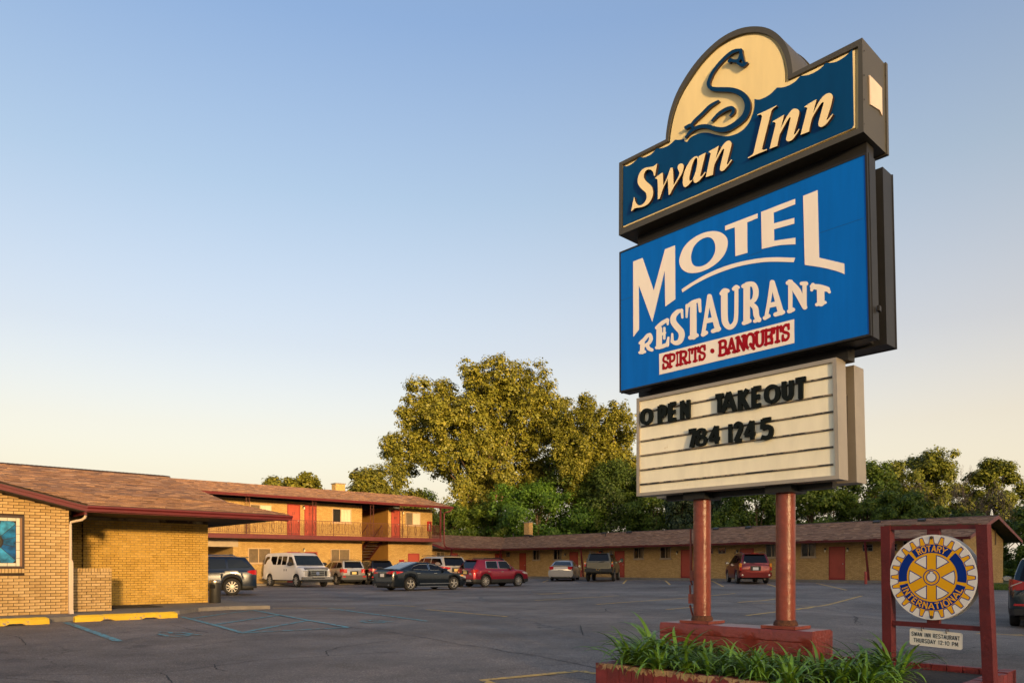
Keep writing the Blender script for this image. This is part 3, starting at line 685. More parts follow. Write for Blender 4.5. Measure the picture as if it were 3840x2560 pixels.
# walkway with kerb
pts = [(0, 2344), (187, 2332), (673, 2303), (745, 2291), (860, 2285), (1013, 2282)]
wk = [FR.onz(u, v, 0) for u, v in pts]
def wob(a, b, n): return [(a[0]+(b[0]-a[0])*k/n, a[1]+(b[1]-a[1])*k/n) for k in range(n)]
poly = [(P0-1, wk[0][1]-.2)]+wk+[(9.75, 24.7), (9.9, 34), (P0-1, 34)]
mb = MB(); mb.prism([poly], lambda a, b_, t: (a, b_, t), ZW, -.2)
wkO = single('walkway', mb, CONC, fr=FR, o0=(5, 19, 0), kind='structure')
single('entrance_mat', MB().box(5.45, 6.75, 21.0, 22.3, ZW+.002, ZW+.022), mat('rubber_mat', (.012, .012, .012), .8), 'black rubber mat lying in front of the porch wall', 'mat', FR, (6.1, 21.6, ZW))
# wheel stops
YST = mat('chipped_yellow_paint', (.72, .44, .015), .6, var=.1, vscale=3, bump=.5, bscale=25, dirt=((.27, .22, .17), 5.0, .585))
def wheel_stop(a0, a1, q0, lab):
    h_, w_ = .145, .18; cs = [(-w_/2, 0), (-w_/2, h_*.62), (-w_/2+.035, h_*.92), (-w_/2+.07, h_), (w_/2-.07, h_), (w_/2-.035, h_*.92), (w_/2, h_*.62), (w_/2, 0)]
    mb = MB(); rows = []; n = 30
    for k in range(n+1):
        t = k/n; a = a0+(a1-a0)*t; e_ = min(t, 1-t)*(a1-a0); s_ = 1 if e_ > .06 else .80+.2*e_/.06
        cut = .035 if (.25 < t < .36 or .66 < t < .77) else 0
        rows.append([(a, q0+x*s_+random.uniform(-.003, .003), max(z*s_+random.uniform(-.004, .004), cut)) for x, z in cs])
    mb.grid(rows); i = 0; n8 = len(cs)
    mb.f.append(tuple(range(n8))); mb.m.append(0); mb.f.append(tuple(range(n*n8, (n+1)*n8))[::-1]); mb.m.append(0)
    single('wheel_stop', mb, YST, lab, 'wheel stop', FR, ((a0+a1)/2, q0, 0), 'yellow concrete wheel stops along the walkway', smooth=35)
wheel_stop(3.98, 6.08, 17.97, 'chipped yellow concrete wheel stop below the low brick screen wall')
wheel_stop(1.40, 3.47, 17.75, 'flaking yellow concrete wheel stop below the stained glass window')
# litter bin
bx, by = FR.onz(806, 2259, ZW)
TB = Thing('trash_can', 'dark round trash can with metal rim beside the brick corner', 'trash can', FR, bx, by, ZW)
body = MB().lathe([(.155, 0), (.165, .02), (.170, .62), (.160, .63)], bx, by, ZW, 24); TB.part('body', body, mat('dark_plastic', (.028, .026, .022), .5, var=.15), smooth=40)
TB.part('lid', MB().lathe([(.176, .60), (.180, .63), (.176, .665), (.15, .685), (.06, .69), (0, .69)], bx, by, ZW, 24), mat('brushed_lid', (.45, .42, .36), .35, .9), smooth=40)
TB.part('opening', MB().prism([[(-.085, .44), (.085, .44), (.085, .53), (.06, .56), (-.06, .56), (-.085, .53)]], lambda a, z, t: (bx+.68*a-.73*t, by-.73*a-.68*t, ZW+z), .158, .176), mat('bin_hole', (.004, .004, .004), .9))
# ================================================================== two-storey motel block
BRT = brick_mat('motel_brick', (.54, .355, .125), (.43, .265, .088), (.14, .082, .033), stain=(.30, .16, .05), stain_t=.52)
OCHRE = mat('ochre_stucco', (.30, .145, .022), .9, var=.1, vscale=1.5, bump=.4, bscale=60)
GLASS = mat('dark_window_glass', (.012, .014, .014), .03, spec=.9)
def curtain_mat(name, col):
    m = mat(name, col, .8, var=.1, vscale=2); return m
CURT = mat('pale_curtain', (.85, .74, .52), .7, var=.06); CURTD = mat('brown_curtain', (.21, .15, .085), .8, var=.2, vscale=4)
FRAMEC = mat('tan_window_frame', (.48, .33, .18), .5, var=.1)
RAIL = mat('rust_red_iron', (.085, .018, .012), .55, var=.2)
DOORF = mat('door_frame_red', (.27, .030, .020), .5, var=.15)
STUCCO = mat('tan_panel', (.40, .32, .22), .8, var=.1)
class Shear(Thing):
    def part(s, name, mb, mats, parent=None, **k):
        if not getattr(mb, 'done', False):
            mb.v = [(x, y, z+.007*(x-26)*(1 if z < 5.4 else .3)) for x, y, z in mb.v]; mb.done = True
        return super().part(name, mb, mats, parent, **k)
Q2, QB, ZF, ZS = 48.0, 46.4, 3.40, 3.08
P2 = lambda u, q=Q2: F2.p_at(u, q)
PW = P2(1621); PE2 = 35.26; PL2 = 13.0
MO = Shear('two_storey_motel_block', 'two-storey buff brick motel block with red balcony and brown roof', 'building', F2, 26, 48, 0)
SA, SB = P2(1357.4), P2(1456.5)                       # stair recess
PASS = P2(874)                                        # covered passage at the left
ext = MB()
ext.box(PASS, SA, Q2, Q2+6.5, 0, ZS+.2); ext.box(PL2, SA, Q2, Q2+6.5, ZS+.2, 5.7)
ext.box(SB, PW, Q2, Q2+6.5, 0, 5.7); ext.box(PL2, PASS, Q2+5, Q2+6.5, 0, ZS+.2)
wl = MO.part('brick_wall', ext, BRT)
st = MB(); st.box(SA, SB, Q2+5.0, Q2+5.2, 0, 5.7); st.box(SA-.0, SA+.02, Q2+.02, Q2+5, 0, 5.7); st.box(SB-.02, SB, Q2+.02, Q2+5, 0, 5.7)
MO.part('stairwell_wall', st, OCHRE)
MO.part('passage_header', MB().box(PL2, P2(892), Q2-.06, Q2-.02, 2.56, ZS-.02), STUCCO)
MO.part('passage_ceiling', MB().box(PL2, PASS, Q2, Q2+5, ZS+.12, ZS+.2), DARKW)
# slab, soffits
MO.part('balcony_slab', MB().box(PL2, P2(1656, QB), QB, Q2+.01, ZS, 3.36), MAROOND)
prof = [(46.15, 5.86), (51.3, 7.05)]
fn, sl_ = prof_fn(prof, lambda a, d, z: (a, d, z)); mb = MB()
shingles(mb, lambda a, s, h: fn(a+PL2-2, s, h), PE2-PL2+2, sl_)
dk = MB(); dk.prism([[(46.2, 5.73), (46.15, 5.85), (51.3, 7.04), (56.45, 5.85), (56.4, 5.73), (51.3, 6.90)]], lambda d, z, t: (t, d, z), PL2-2, PE2-.03)
r2 = MO.part('roof', dk, DARKW)
MO.part('shingles', mb, SHING, r2, kind='stuff', recalc=False)
MO.part('fascia', MB().box(PL2-2, PE2-.03, 46.12, 46.19, 5.68, 5.845), MAROON, r2)
g = MB(); gutter(g, PL2-2, PE2, lambda a, d, z: (a, d, z), 46.118, 5.835, .12, .11); MO.part('gutter', g, MAROON, r2)
rk = MB()
rk.prism([[(46.19, 5.69), (46.19, 5.85), (51.3, 7.03), (56.4, 5.85), (56.4, 5.69), (51.3, 6.87)]], lambda d, z, t: (t, d, z), PE2-.03, PE2); MO.part('rake_board', rk, MAROON, r2)
ch = MB(); c0 = P2(1259, 51.9); c1 = P2(1294, 51.9)
ch.box(c0, c1, 51.9, 52.55, 6.5, 7.62); cho = MO.part('chimney', ch, BRT, r2); MO.part('chimney_cap', MB().box(c0-.05, c1+.05, 51.85, 52.6, 7.62, 7.70), CONC, cho)
# windows and doors
def window(T, p0, p1, z0, z1, Q=Q2, split=.45, cl=None, cr=CURT, folds=6, parent=None, lamp=False):
    f = .05; fr_ = MB()
    for a, b, c, d in ((p0-f, p0, z0-f, z1+f), (p1, p1+f, z0-f, z1+f), (p0, p1, z0-f, z0), (p0, p1, z1, z1+f)): fr_.box(a, b, Q-.075, Q+.02, c, d)
    ms_ = p0+(p1-p0)*split; fr_.box(ms_-.025, ms_+.025, Q-.065, Q+.01, z0, z1); fr_.box(p0-f-.02, p1+f+.02, Q-.10, Q+.0, z0-f-.07, z0-f-.001)
    w_ = T.part('window', fr_, FRAMEC, parent)
    for a, b in ((p0, ms_-.025), (ms_+.025, p1)): 
        T.part('pane', MB().box(a, b, Q-.056, Q-.052, z0, z1), MATS['clear_pane'], w_)
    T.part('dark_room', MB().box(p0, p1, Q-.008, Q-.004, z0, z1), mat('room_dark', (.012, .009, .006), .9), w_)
    for (a, b), cm in (((p0, ms_-.025), cl), ((ms_+.025, p1), cr)):
        if cm is None: continue
        m_ = MB(); n = 24; rows = [[], []]
        for k in range(n+1):
            t = k/n; x = a+(b-a)*t; dq = .012*math.sin(t*2*PI*folds)
            rows[0].append((x, Q-.030+dq, z0)); rows[1].append((x, Q-.030+dq, z1))
        m_.grid(rows); T.part('curtain', m_, cm, w_, smooth=180)
    return w_
cp = bpy.data.materials.new('clear_pane'); nt, b = nodes_of(cp); b.inputs['Base Color'].default_value = (.01, .01, .01, 1); b.inputs['Roughness'].default_value = .02; b.inputs['Alpha'].default_value = .10; b.inputs['Specular IOR Level'].default_value = .8
MATS['clear_pane'] = cp
KNOB = mat('satin_metal', (.55, .50, .42), .3, .9)
def door(T, p0, p1, z0, h, Q=Q2, num=None, open_=False, knob='r', fw=.08, mt=None, facing='q', lab=None):
    fr_ = MB(); put = (lambda a, d, z: (a, Q+d, z)) if facing == 'q' else (lambda a, d, z: (Q+d, a, z))
    def bx(m, a, b_, d0, d1, c, d): (m.box(a, b_, Q+d0, Q+d1, c, d) if facing == 'q' else m.box(Q+d0, Q+d1, a, b_, c, d))
    for a, b_, c, d in ((p0-fw, p0, z0, z0+h+fw), (p1, p1+fw, z0, z0+h+fw), (p0, p1, z0+h, z0+h+fw)): bx(fr_, a, b_, -.03, .04, c, d)
    f_ = T.part('door_frame', fr_, DOORF)
    if open_:
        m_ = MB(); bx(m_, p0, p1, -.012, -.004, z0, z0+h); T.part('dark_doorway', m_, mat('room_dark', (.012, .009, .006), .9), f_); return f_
    m_ = MB(); bx(m_, p0, p1, -.005, .03, z0+.01, z0+h); d_ = T.part('door', m_, mt or RED_D, label=lab)
    kx = p1-.07 if knob == 'r' else p0+.07
    m_ = MB(); c = put(kx, -.03, z0+1.0); 
    if facing == 'q': m_.lathe([(.012, 0), (.028, -.02), (.034, -.04), (.02, -.055), (0, -.057)], kx, Q-.005, z0+1.0, 10, 'y')
    else: m_.lathe([(.012, 0), (.028, -.02), (.034, -.04), (.02, -.055), (0, -.057)], Q-.005, kx, z0+1.0, 10, 'x')
    T.part('knob', m_, KNOB, d_, smooth=60)
    m_ = MB(); bx(m_, p0, p1, -.012, -.004, z0+.01, z0+.14); T.part('kick_plate', m_, DOORF, d_)
    if num:
        m_ = MB(); x = (p0+p1)/2-.15
        for ch_ in num:
            glyph(m_, ch_, lambda a, b_, t, x=x: (x+a*.085+b_*.03, Q-.006-t, z0+1.42+b_*.15), .010, 0, .16); x += .125
        T.part('door_number', m_, DARKM, d_)
    return d_
def vz(u, v, q=Q2): return F2.onq(u, v, q)[1]
window(MO, P2(938), P2(1015), 4.42, 5.33, split=.46, cl=CURTD, cr=CURT)
door(MO, P2(1081), P2(1121), ZF, 2.04, num='22', knob='r')
door(MO, P2(1145), P2(1183), ZF, 2.04, num='21', knob='r')
window(MO, P2(1247), P2(1314), 4.42, 5.33, split=.44, cl=None, cr=CURT, folds=3)
door(MO, P2(1470), P2(1497), ZF, 2.04, num='20', knob='r')
window(MO, P2(1521), P2(1574), 4.42, 5.33, split=.47, cl=CURTD, cr=CURT, folds=5)
window(MO, P2(932), P2(1012), 1.55, 2.44, cl=CURTD, cr=CURTD, folds=9)
door(MO, P2(1081), P2(1121), .16, 2.04); door(MO, P2(1148), P2(1186), .16, 2.04, open_=True)
window(MO, P2(1241), P2(1308), 1.55, 2.44, cl=CURTD, cr=CURTD, folds=8)
door(MO, P2(1533), P2(1569), .16, 1.98, mt=RED_D)
LAMPG = mat('lamp_glass', (.75, .66, .45), .4)
for u, z in ((1138, 5.28), (1481+29, 5.28), (1139, 2.36)):
    a = P2(u); wlp = MO.part('wall_lamp', MB().box(a-.06, a+.06, Q2-.06, Q2, z-.02, z+.16), DARKM); MO.part('lamp_glass', MB().lathe([(.0, -.12), (.05, -.11), (.055, .03), (0, .04)], a+.02, Q2-.08, z+.04, 10), LAMPG, wlp, smooth=40)
a = P2(1486, 46.6); MO.part('flood_light', MB().prism([[(46.5, 5.50), (46.75, 5.62), (46.75, 5.68), (46.45, 5.56)]], lambda d, z, t: (t, d, z), a-.2, a+.2), mat('grey_metal', (.22, .25, .25), .4, .5))
# railing
def railing(T, a0, a1, fn, zb, par=None, diamonds=True):
    """iron railing along fn(a) -> (p, q)"""
    m_ = MB(); L_ = a1-a0
    for z in (zb+.10, zb+.98): m_.bar((*fn(a0), z), (*fn(a1), z), .03, .025)
    n = int(L_/.117); per = 5
    for k in range(n+1):
        a = a0+L_*k/n; m_.bar((*fn(a), zb+.10), (*fn(a), zb+.98), .015, .015)
        if diamonds and k % per == 2 and k < n-1:
            b_ = a+L_/n/2*0; r_ = L_/n*.9
            for s_ in (-1, 1):
                m_.bar((*fn(b_), zb+.16), (*fn(min(max(b_+s_*r_, a0), a1)), zb+.54), .014, .014); m_.bar((*fn(min(max(b_+s_*r_, a0), a1)), zb+.54), (*fn(b_), zb+.94), .014, .014)
    np_ = max(1, int(L_/2.9))
    for k in range(np_+1):
        a = a0+L_*k/np_; m_.bar((*fn(a), zb), (*fn(a), zb+1.0), .035, .035)
    return T.part('railing', m_, RAIL, par)
PRE = P2(1653, QB+.05)
railing(MO, PL2, PRE, lambda a: (a, QB+.06), 3.36)
railing(MO, QB+.10, Q2-.05, lambda a: (PRE, a), 3.36, diamonds=False)
def lattice_post(T, p0, p1, q, z0, z1):
    m_ = MB()
    for p in (p0, p1): m_.bar((p, q, z0), (p, q, z1), .028, .028)
    n = 5; h_ = (z1-z0)/n; c = (p0+p1)/2; r_ = (p1-p0)/2
    for k in range(n):
        zc = z0+(k+.5)*h_
        for s_ in (-1, 1):
            pts = [(c, q, zc-h_*.46), (c+s_*r_*.5, q, zc-h_*.22), (c+s_*r_*.9, q, zc), (c+s_*r_*.5, q, zc+h_*.22), (c, q, zc+h_*.46)]
            m_.tube(pts, .008, 5)
    return T.part('lattice_column', m_, RAIL)
for ua, ub in ((924, 937), (1173, 1186), (1390, 1402), (1499.5, 1511)): lattice_post(MO, P2(ua, QB+.08), P2(ub, QB+.08), QB+.12, 3.36, 5.70)
MO.part('corner_post', MB().box(PRE-.05, PRE+.05, QB+.05, QB+.15, 3.36, 5.70), MAROON)
dsx = PRE+.22
MO.part('downspout', MB().tube([(dsx+.55, 46.10, 5.72), (dsx+.52, 46.12, 5.58), (dsx+.35, 46.2, 5.47), (dsx+.08, QB-.06, 5.36), (dsx, QB-.08, 5.22), (dsx, QB-.08, 3.0), (dsx+.05, QB-.08, 2.80), (dsx+.3, QB, 2.68), (dsx+1.1, QB+.2, 2.60)], .058, 8), MAROON, smooth=50)
# stairs (rise toward the viewer)
pa, pb = SA+.55, SA+1.75; q0, q1, z0_, z1_ = Q2+.05, Q2+4.6, ZF, .16
stp = MB(); n = 16
for k in range(n): 
    qa = q0+(q1-q0)*k/n; z = z0_+(z1_-z0_)*(k+1)/n; stp.box(pa, pb, qa, qa+(q1-q0)/n+.03, z-.05, z)
so_ = MO.part('staircase', stp, mat('dark_tread', (.045, .028, .020), .8))
sg = MB()
for p in (pa, pb): sg.bar((p, q0, z0_-.22), (p, q1, z1_-.22+.1), .05, .30)
MO.part('stringer', sg, RAIL, so_)
hr = MB()
for p in (pa, pb):
    hr.bar((p, q0, z0_+.92), (p, q1, z1_+.92), .05, .05)
    for k in range(21):
        t = k/20; hr.bar((p, q0+(q1-q0)*t, z0_+(z1_-z0_)*t-.1), (p, q0+(q1-q0)*t, z0_+(z1_-z0_)*t+.92), .015, .015)
MO.part('handrail', hr, RAIL, so_)
# walkway in front, extinguisher cabinets
mw = MB(); mw.box(PASS-1.0, PW+1, Q2-1.7, Q2, -.1, .16); mw.v = [(x, y, z+.007*(x-26)) for x, y, z in mw.v]
single('walkway', mw, CONC, fr=F2, o0=(26, 47, 0), kind='structure')
REDP = mat('bright_red_enamel', (.42, .012, .015), .35)
def cabinet(u0, u1, z, Q, lab):
    a, b_ = P2(u0), P2(u1); sh = .007*((a+b_)/2-26)
    T = Thing('extinguisher_cabinet', lab, 'extinguisher cabinet', F2, (a+b_)/2, Q, z+sh, 'red fire extinguisher cabinets on the motel wall')
    z += sh; m_ = MB()
    for x0, x1, y0, y1 in ((a, a+.03, z, z+.75), (b_-.03, b_, z, z+.75), (a+.03, b_-.03, z, z+.05), (a+.03, b_-.03, z+.70, z+.75)): m_.box(x0, x1, Q-.2, Q, y0, y1)
    m_.box(a+.03, b_-.03, Q-.02, Q, z+.05, z+.70); T.part('case', m_, REDP)
    T.part('door_pane', MB().box(a+.03, b_-.03, Q-.195, Q-.19, z+.05, z+.70), cp)
    c = (a+b_)/2; T.part('extinguisher', MB().lathe([(.0, 0), (.06, .01), (.065, .40), (.03, .47), (.02, .52), (0, .53)], c, Q-.11, z+.06, 12), mat('cylinder_white', (.5, .42, .34), .4), smooth=40)
cabinet(1601, 1613, 3.98, Q2, 'red fire extinguisher cabinet beside the upper end window')
cabinet(1497, 1510, .98, Q2, 'red fire extinguisher cabinet beside the ground floor red door')
# ================================================================== single-storey wing
BRW = brick_mat('wing_brick', (.56, .36, .14), (.42, .255, .095), (.20, .135, .065), stain=(.30, .18, .07), stain_t=.50)
PWL, PEV, ZG = 46.6, 45.3, .40
QEND = 13.35; QCOR = 50.2; QWC = 51.5
WG = Thing('motel_wing', 'long single-storey brick motel wing with red doors and brown roof', 'building', FR, 46, 30, 0)
qx = lambda u, P=PWL: FR.q_at(u, P)
mb = MB(); mb.box(PWL, PWL+7.8, QEND, QWC+8, 0, 2.9)
mb.prism([[(PWL, 2.9), (PWL+3.9, 3.98), (PWL+7.8, 2.9)]], lambda a, z, t: (a, t, z), QEND, QEND+.3)
mb.box(33.5, PWL, QWC, QWC+7, 0, 2.9)
WG.part('brick_wall', mb, BRW)
ridge = (50.5, 4.21)
prof = [(PEV-.05, 2.875), ridge]
fn, sl_ = prof_fn(prof, lambda a, d, z: (d, a, z)); sh = MB()
Q0R = 12.62
shingles(sh, lambda a, s, h: fn(a+Q0R, s, h), QCOR+5-Q0R, sl_)
dk = MB(); dk.prism([[(PEV, 2.74), (PEV-.05, 2.865), (50.5, 4.20), (55.75, 2.865), (55.7, 2.74), (50.5, 4.06)]], lambda d, z, t: (d, t, z), Q0R+.03, QCOR+9)
rf = WG.part('roof', dk, DARKW); WG.part('shingles', sh, SHING, rf, kind='stuff', recalc=False)
p2 = [(QCOR-.05, 2.875), (QCOR+5.2, 4.21)]
fn, s2 = prof_fn(p2, lambda a, d, z: (a, d, z)); sh = MB(); PA = FR.p_at(1664, QCOR)
shingles(sh, lambda a, s, h: fn(a+PA, s, h), 50.0-PA, s2)
dk = MB(); dk.prism([[(QCOR, 2.74), (QCOR-.05, 2.865), (QCOR+5.2, 4.20), (QCOR+10.4, 2.865), (QCOR+5.2, 4.06)]], lambda d, z, t: (t, d, z), PA-4.2, 50.4)
rf2 = WG.part('corner_roof', dk, DARKW); WG.part('shingles', sh, SHING, rf2, kind='stuff', recalc=False)
sh = MB(); shingles(sh, lambda a, s, h: fn(a+PA-4.2, s+1.2, h), 4.2, s2-1.2); WG.part('shingles', sh, SHING, rf2, kind='stuff', recalc=False)
WG.part('fascia', MB().box(PEV-.03, PEV+.03, Q0R, QCOR, 2.70, 2.855), MAROON, rf)
g = MB(); gutter(g, Q0R, QCOR, lambda a, d, z: (d, a, z), PEV-.032, 2.86, .11, .10); WG.part('gutter', g, MAROON, rf)
WG.part('gutter_lip', MB().box(PEV-.137, PEV-.128, Q0R, 40, 2.845, 2.866), mat('worn_gutter_lip', (.45, .33, .24), .5, dirt=((.16, .03, .03), 1.2, .5)), rf)
WG.part('fascia', MB().box(PA, PEV, QCOR-.03, QCOR+.03, 2.70, 2.855), MAROON, rf2)
g = MB(); gutter(g, PA, PEV, lambda a, d, z: (a, d, z), QCOR-.032, 2.86, .11, .10); WG.part('gutter', g, MAROON, rf2)
a_, b_ = FR.p_at(1621, QCOR-.5), PA
WG.part('rake_board', MB().prism([[(a_, 3.30), (a_, 3.12), (b_+.05, 2.66), (b_+.05, 2.86)]], lambda a, z, t: (a, t, z), QCOR-.06, QCOR-.01), MAROON, rf2)
rk = MB(); rk.prism([[(PEV-.02, 2.70), (PEV-.02, 2.875), (50.5, 4.22), (55.75, 2.875), (55.75, 2.70), (50.5, 4.02)]], lambda d, z, t: (d, t, z), Q0R-.02, Q0R+.03); WG.part('rake_board', rk, mat('faded_maroon', (.25, .07, .06), .6, var=.2), rf)
cap = MB(); q = Q0R
while q < QCOR+4: cap.quad((50.40, q, 4.205), (50.40, q+.3, 4.195), (50.5, q+.3, 4.235), (50.5, q, 4.245)); cap.quad((50.5, q, 4.245), (50.5, q+.3, 4.235), (50.6, q+.3, 4.195), (50.6, q, 4.205)); q += .15
WG.part('ridge_cap', cap, MATS['ridge_shingle'], rf, kind='stuff')
VENT = mat('roof_vent_black', (.016, .016, .018), .5)
def onroof(u, v):                                    # point on the front slope
    a, b_ = FR.comp(u); k = (4.21-2.875)/(50.5-45.25); dz = (V0-v)/F
    Y = (2.875-k*45.25-H)/(dz-k*a); return a*Y, b_*Y, H+dz*Y
for u, v in ((1993.5, 2012), (2265, 2001.5), (2360, 1997.5), (2685, 1985), (2807, 1980.5), (3287.5, 1959.5), (3457, 1953)):
    p, q, z = onroof(u, v); WG.part('roof_vent', MB().prism([[(p-.16, z-.04), (p-.16, z+.10), (p+.10, z+.17), (p+.16, z+.05)]], lambda d, h_, t: (d, t, h_), q-.2, q+.2), VENT, rf)
for u, v in ((2271, 2010), (1925, 2013)):
    p, q, z = onroof(u, v); WG.part('vent_pipe', MB().tube([(p, q, z-.1), (p, q, z+.35)], .045, 8), VENT, rf)
p, q, z = onroof(1970, 2009); qa, qb = FR.q_at(1984, p), FR.q_at(1965, p)
co = WG.part('chimney', MB().box(p, p+.5, qa, qb, z-.1, z+1.28), BRW, rf); WG.part('chimney_cap', MB().box(p-.05, p+.55, qa-.05, qb+.05, z+1.28, z+1.36), CONC, co); WG.part('flashing', MB().box(p-.012, p+.4, qa-.012, qb+.012, z-.1, z+.14), VENT, co)
# doors, windows
def wdoor(u0, u1, kn='l'): door(WG, qx(u1), qx(u0), ZG, 2.03, Q=PWL, facing='p', knob=kn, fw=.06)
for u0, u1 in ((1950, 1971), (2138, 2166), (2308, 2340), (2556, 2594), (2779, 2824), (3112, 3166), (3520, 3580)): wdoor(u0, u1)
def wwindow(u0, u1, z0=1.90, z1=2.68, curt=True):
    a, b_ = qx(u1), qx(u0); f = .045; m_ = MB()
    for x0, x1, y0, y1 in ((a-f, a, z0-f, z1+f), (b_, b_+f, z0-f, z1+f), (a, b_, z0-f, z0), (a, b_, z1, z1+f), ((a+b_)/2-.022, (a+b_)/2+.022, z0, z1)): m_.box(PWL-.07, PWL+.02, x0, x1, y0, y1)
    m_.box(PWL-.09, PWL, a-.1, b_+.1, z0-f-.08, z0-f)
    w_ = WG.part('window', m_, mat('wing_window_frame', (.36, .27, .17), .5))
    for x0, x1 in ((a, (a+b_)/2-.022), ((a+b_)/2+.022, b_)): WG.part('pane', MB().box(PWL-.055, PWL-.051, x0, x1, z0, z1), cp, w_)
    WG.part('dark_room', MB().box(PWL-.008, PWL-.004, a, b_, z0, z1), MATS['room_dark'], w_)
    if curt:
        n = 16; rows = [[], []]; c0, c1 = (a, a+(b_-a)*random.uniform(.3, .45))
        for k in range(n+1):
            t = k/n; x = c0+(c1-c0)*t; rows[0].append((PWL-.03+.012*math.sin(t*22), x, z0)); rows[1].append((PWL-.03+.012*math.sin(t*22), x, z1))
        WG.part('curtain', MB().grid(rows), CURTD, w_, smooth=180)
for u0, u1 in ((2001, 2024), (2079, 2105), (2380, 2413), (2479, 2515), (2875, 2915), (3008, 3057), (3390, 3440)): wwindow(u0, u1)
for u0, u1 in ((2660, 2674), (2695, 2722.5), (3236, 3274), (1899, 1912), (2247, 2262), (3335, 3365)):
    a, b_ = qx(u1), qx(u0); z0, z1 = 2.16, 2.57; m_ = MB()
    for x0, x1, y0, y1 in ((a, a+.03, z0, z1), (b_-.03, b_, z0, z1), (a, b_, z0, z0+.03), (a, b_, z1-.03, z1), (a, b_, (z0+z1)/2, (z0+z1)/2+.025), ((a+b_)/2-.012, (a+b_)/2+.012, z0, (z0+z1)/2)): m_.box(PWL-.05, PWL+.02, x0, x1, y0, y1)
    v_ = WG.part('louvre_window', m_, mat('aluminium_frame', (.22, .20, .17), .5)); WG.part('pane', MB().box(PWL-.02, PWL-.01, a, b_, z0, z1), GLASS, v_)
for u in (2120, 2292, 2540, 2765, 3096, 3180):
    q = qx(u); lp_ = WG.part('wall_lamp', MB().box(PWL-.09, PWL, q-.05, q+.05, 2.22, 2.40), DARKM); WG.part('lamp_glass', MB().lathe([(0, -.12), (.045, -.11), (.05, .02), (0, .03)], PWL-.10, q, 2.26, 10), LAMPG, lp_, smooth=40)
# openings in the short return wing
for u0, u1 in ((1696, 1714), (1858, 1886)): door(WG, FR.p_at(u0, QWC), FR.p_at(u1, QWC), .36, 2.03, Q=QWC, fw=.06)
w0, w1 = FR.p_at(1637, QWC), FR.p_at(1664, QWC); window(WG, w0, w1, 1.5, 2.5, Q=QWC, cl=CURTD, cr=CURTD, folds=5)
# leaning posts and gable vent
for ut, ub in ((2178, 2188), (3243.5, 3258), (3607, 3616)):
    q = qx(ut, PEV+.12); pb_ = FR.p_at(ub, q); WG.part('leaning_post', MB().bar((PEV+.12, q, 2.72), (pb_, q, ZG-.05), .10, .10, up=(0, 1, 0)), MAROON)
for u in (1694, 1879): q = QCOR+.12; p = FR.p_at(u, q); WG.part('leaning_post', MB().bar((p, q, 2.72), (p-.15, q+.5, .3), .10, .10, up=(1, 0, 0)), MAROON)
gq = QEND-.012; gp = FR.p_at(3732, QEND); WG.part('gable_vent', MB().box(gp-.10, gp+.10, gq-.02, gq+.01, 2.55, 3.62), mat('louvre_brown', (.14, .07, .03), .7))
mb = MB(); mb.box(PEV+.0, PWL, QEND-.2, QCOR+.4, .05, ZG); mb.box(33.6, PEV, QCOR+.3, QWC, .02, ZG-.03)
single('walkway', mb, CONC, fr=FR, o0=(46, 30, 0), kind='structure')
for u, v, lab in ((2179, 2168.5, 'short red steel bollard between the silver sedan and lifted truck'), (3246.5, 2188.5, 'short red steel bollard beside the leaning post near the end door')):
    c = gpt(u, v); z = c.z; m_ = MB().tube([(c.x, c.y, z-.1), (c.x, c.y, z+.66)], .075, 12); m_.lathe([(.075, .66), (.06, .70), (.02, .715), (0, .716)], c.x, c.y, z, 12); single('bollard', m_, mat('red_bollard', (.30, .04, .03), .5, var=.15), lab, 'bollard', o0=(c.x, c.y, z), group='red bollards before the wing', smooth=40)
# ================================================================== pylon sign
zA = zoomer(2350, 500, .20408); zB = zoomer(2780, 330, .19130); zC = zoomer(2540, 160, .25518); zD = zoomer(2310, 90, .51664)
zE = zoomer(2320, 690, .38265); zF = zoomer(2360, 1030, .34014); zG = zoomer(2380, 1340, .37415)
OLIVE = mat('olive_sign_metal', (.075, .068, .050), .5, .2, var=.12, vscale=1.5)
CREAMS = mat('cream_sign_plastic', (.86, .69, .35), .38, var=.06, vscale=1.5, stretch=(1, 3, .5), spec=.12)
CREAML = mat('cream_letter_face', (.92, .74, .42), .35, var=.03, spec=.12)
RETURN = mat('letter_return', (.030, .014, .010), .4)
NAVY = mat('navy_sign_film', (.001, .052, .165), .36, var=.10, vscale=1.5, stretch=(1, 3, .5), spec=.12)
NAVYS = mat('navy_swan', (.002, .035, .105), .30, var=.05, spec=.12)
BLUEF = mat('bright_blue_film', (.000, .135, .560), .45, var=.11, vscale=1.6, stretch=(1, 3.5, .35), spec=.12)
BEIGE = mat('beige_print', (.90, .82, .73), .40, var=.04, vscale=2, stretch=(1, 3, .6), spec=.12)
REDPR = mat('dark_red_print', (.33, .004, .012), .4, spec=.12)
BLKM = mat('black_sign_metal', (.030, .030, .031), .4, .2, var=.12, spec=.12)
ALUM = mat('weathered_aluminium', (.40, .345, .275), .42, .5, var=.1, vscale=3, dirt=((.22, .18, .14), 6, .68))
READF = mat('reader_panel', (.90, .84, .64), .42, var=.09, vscale=1.6, stretch=(1, 2.5, .7), spec=.12, dirt=((.66, .50, .24), 2.0, .66))
PIPE = mat('maroon_pipe_paint', (.200, .042, .026), .33, var=.25, vscale=7, bump=.30, bscale=26, dirt=((.12, .035, .02), 4, .64))
BASEP = mat('maroon_base_paint', (.185, .032, .024), .36, var=.2, vscale=4, bump=.5, bscale=22)
SG = Thing('pylon_sign', 'tall Swan Inn motel sign on two maroon pipes', 'sign', FR, 7.42, 4.3, 0)
def onplane(P):
    def f(u, v, t): q, z = FR.onp(u, v, P); return (P-t, q, z)
    return f
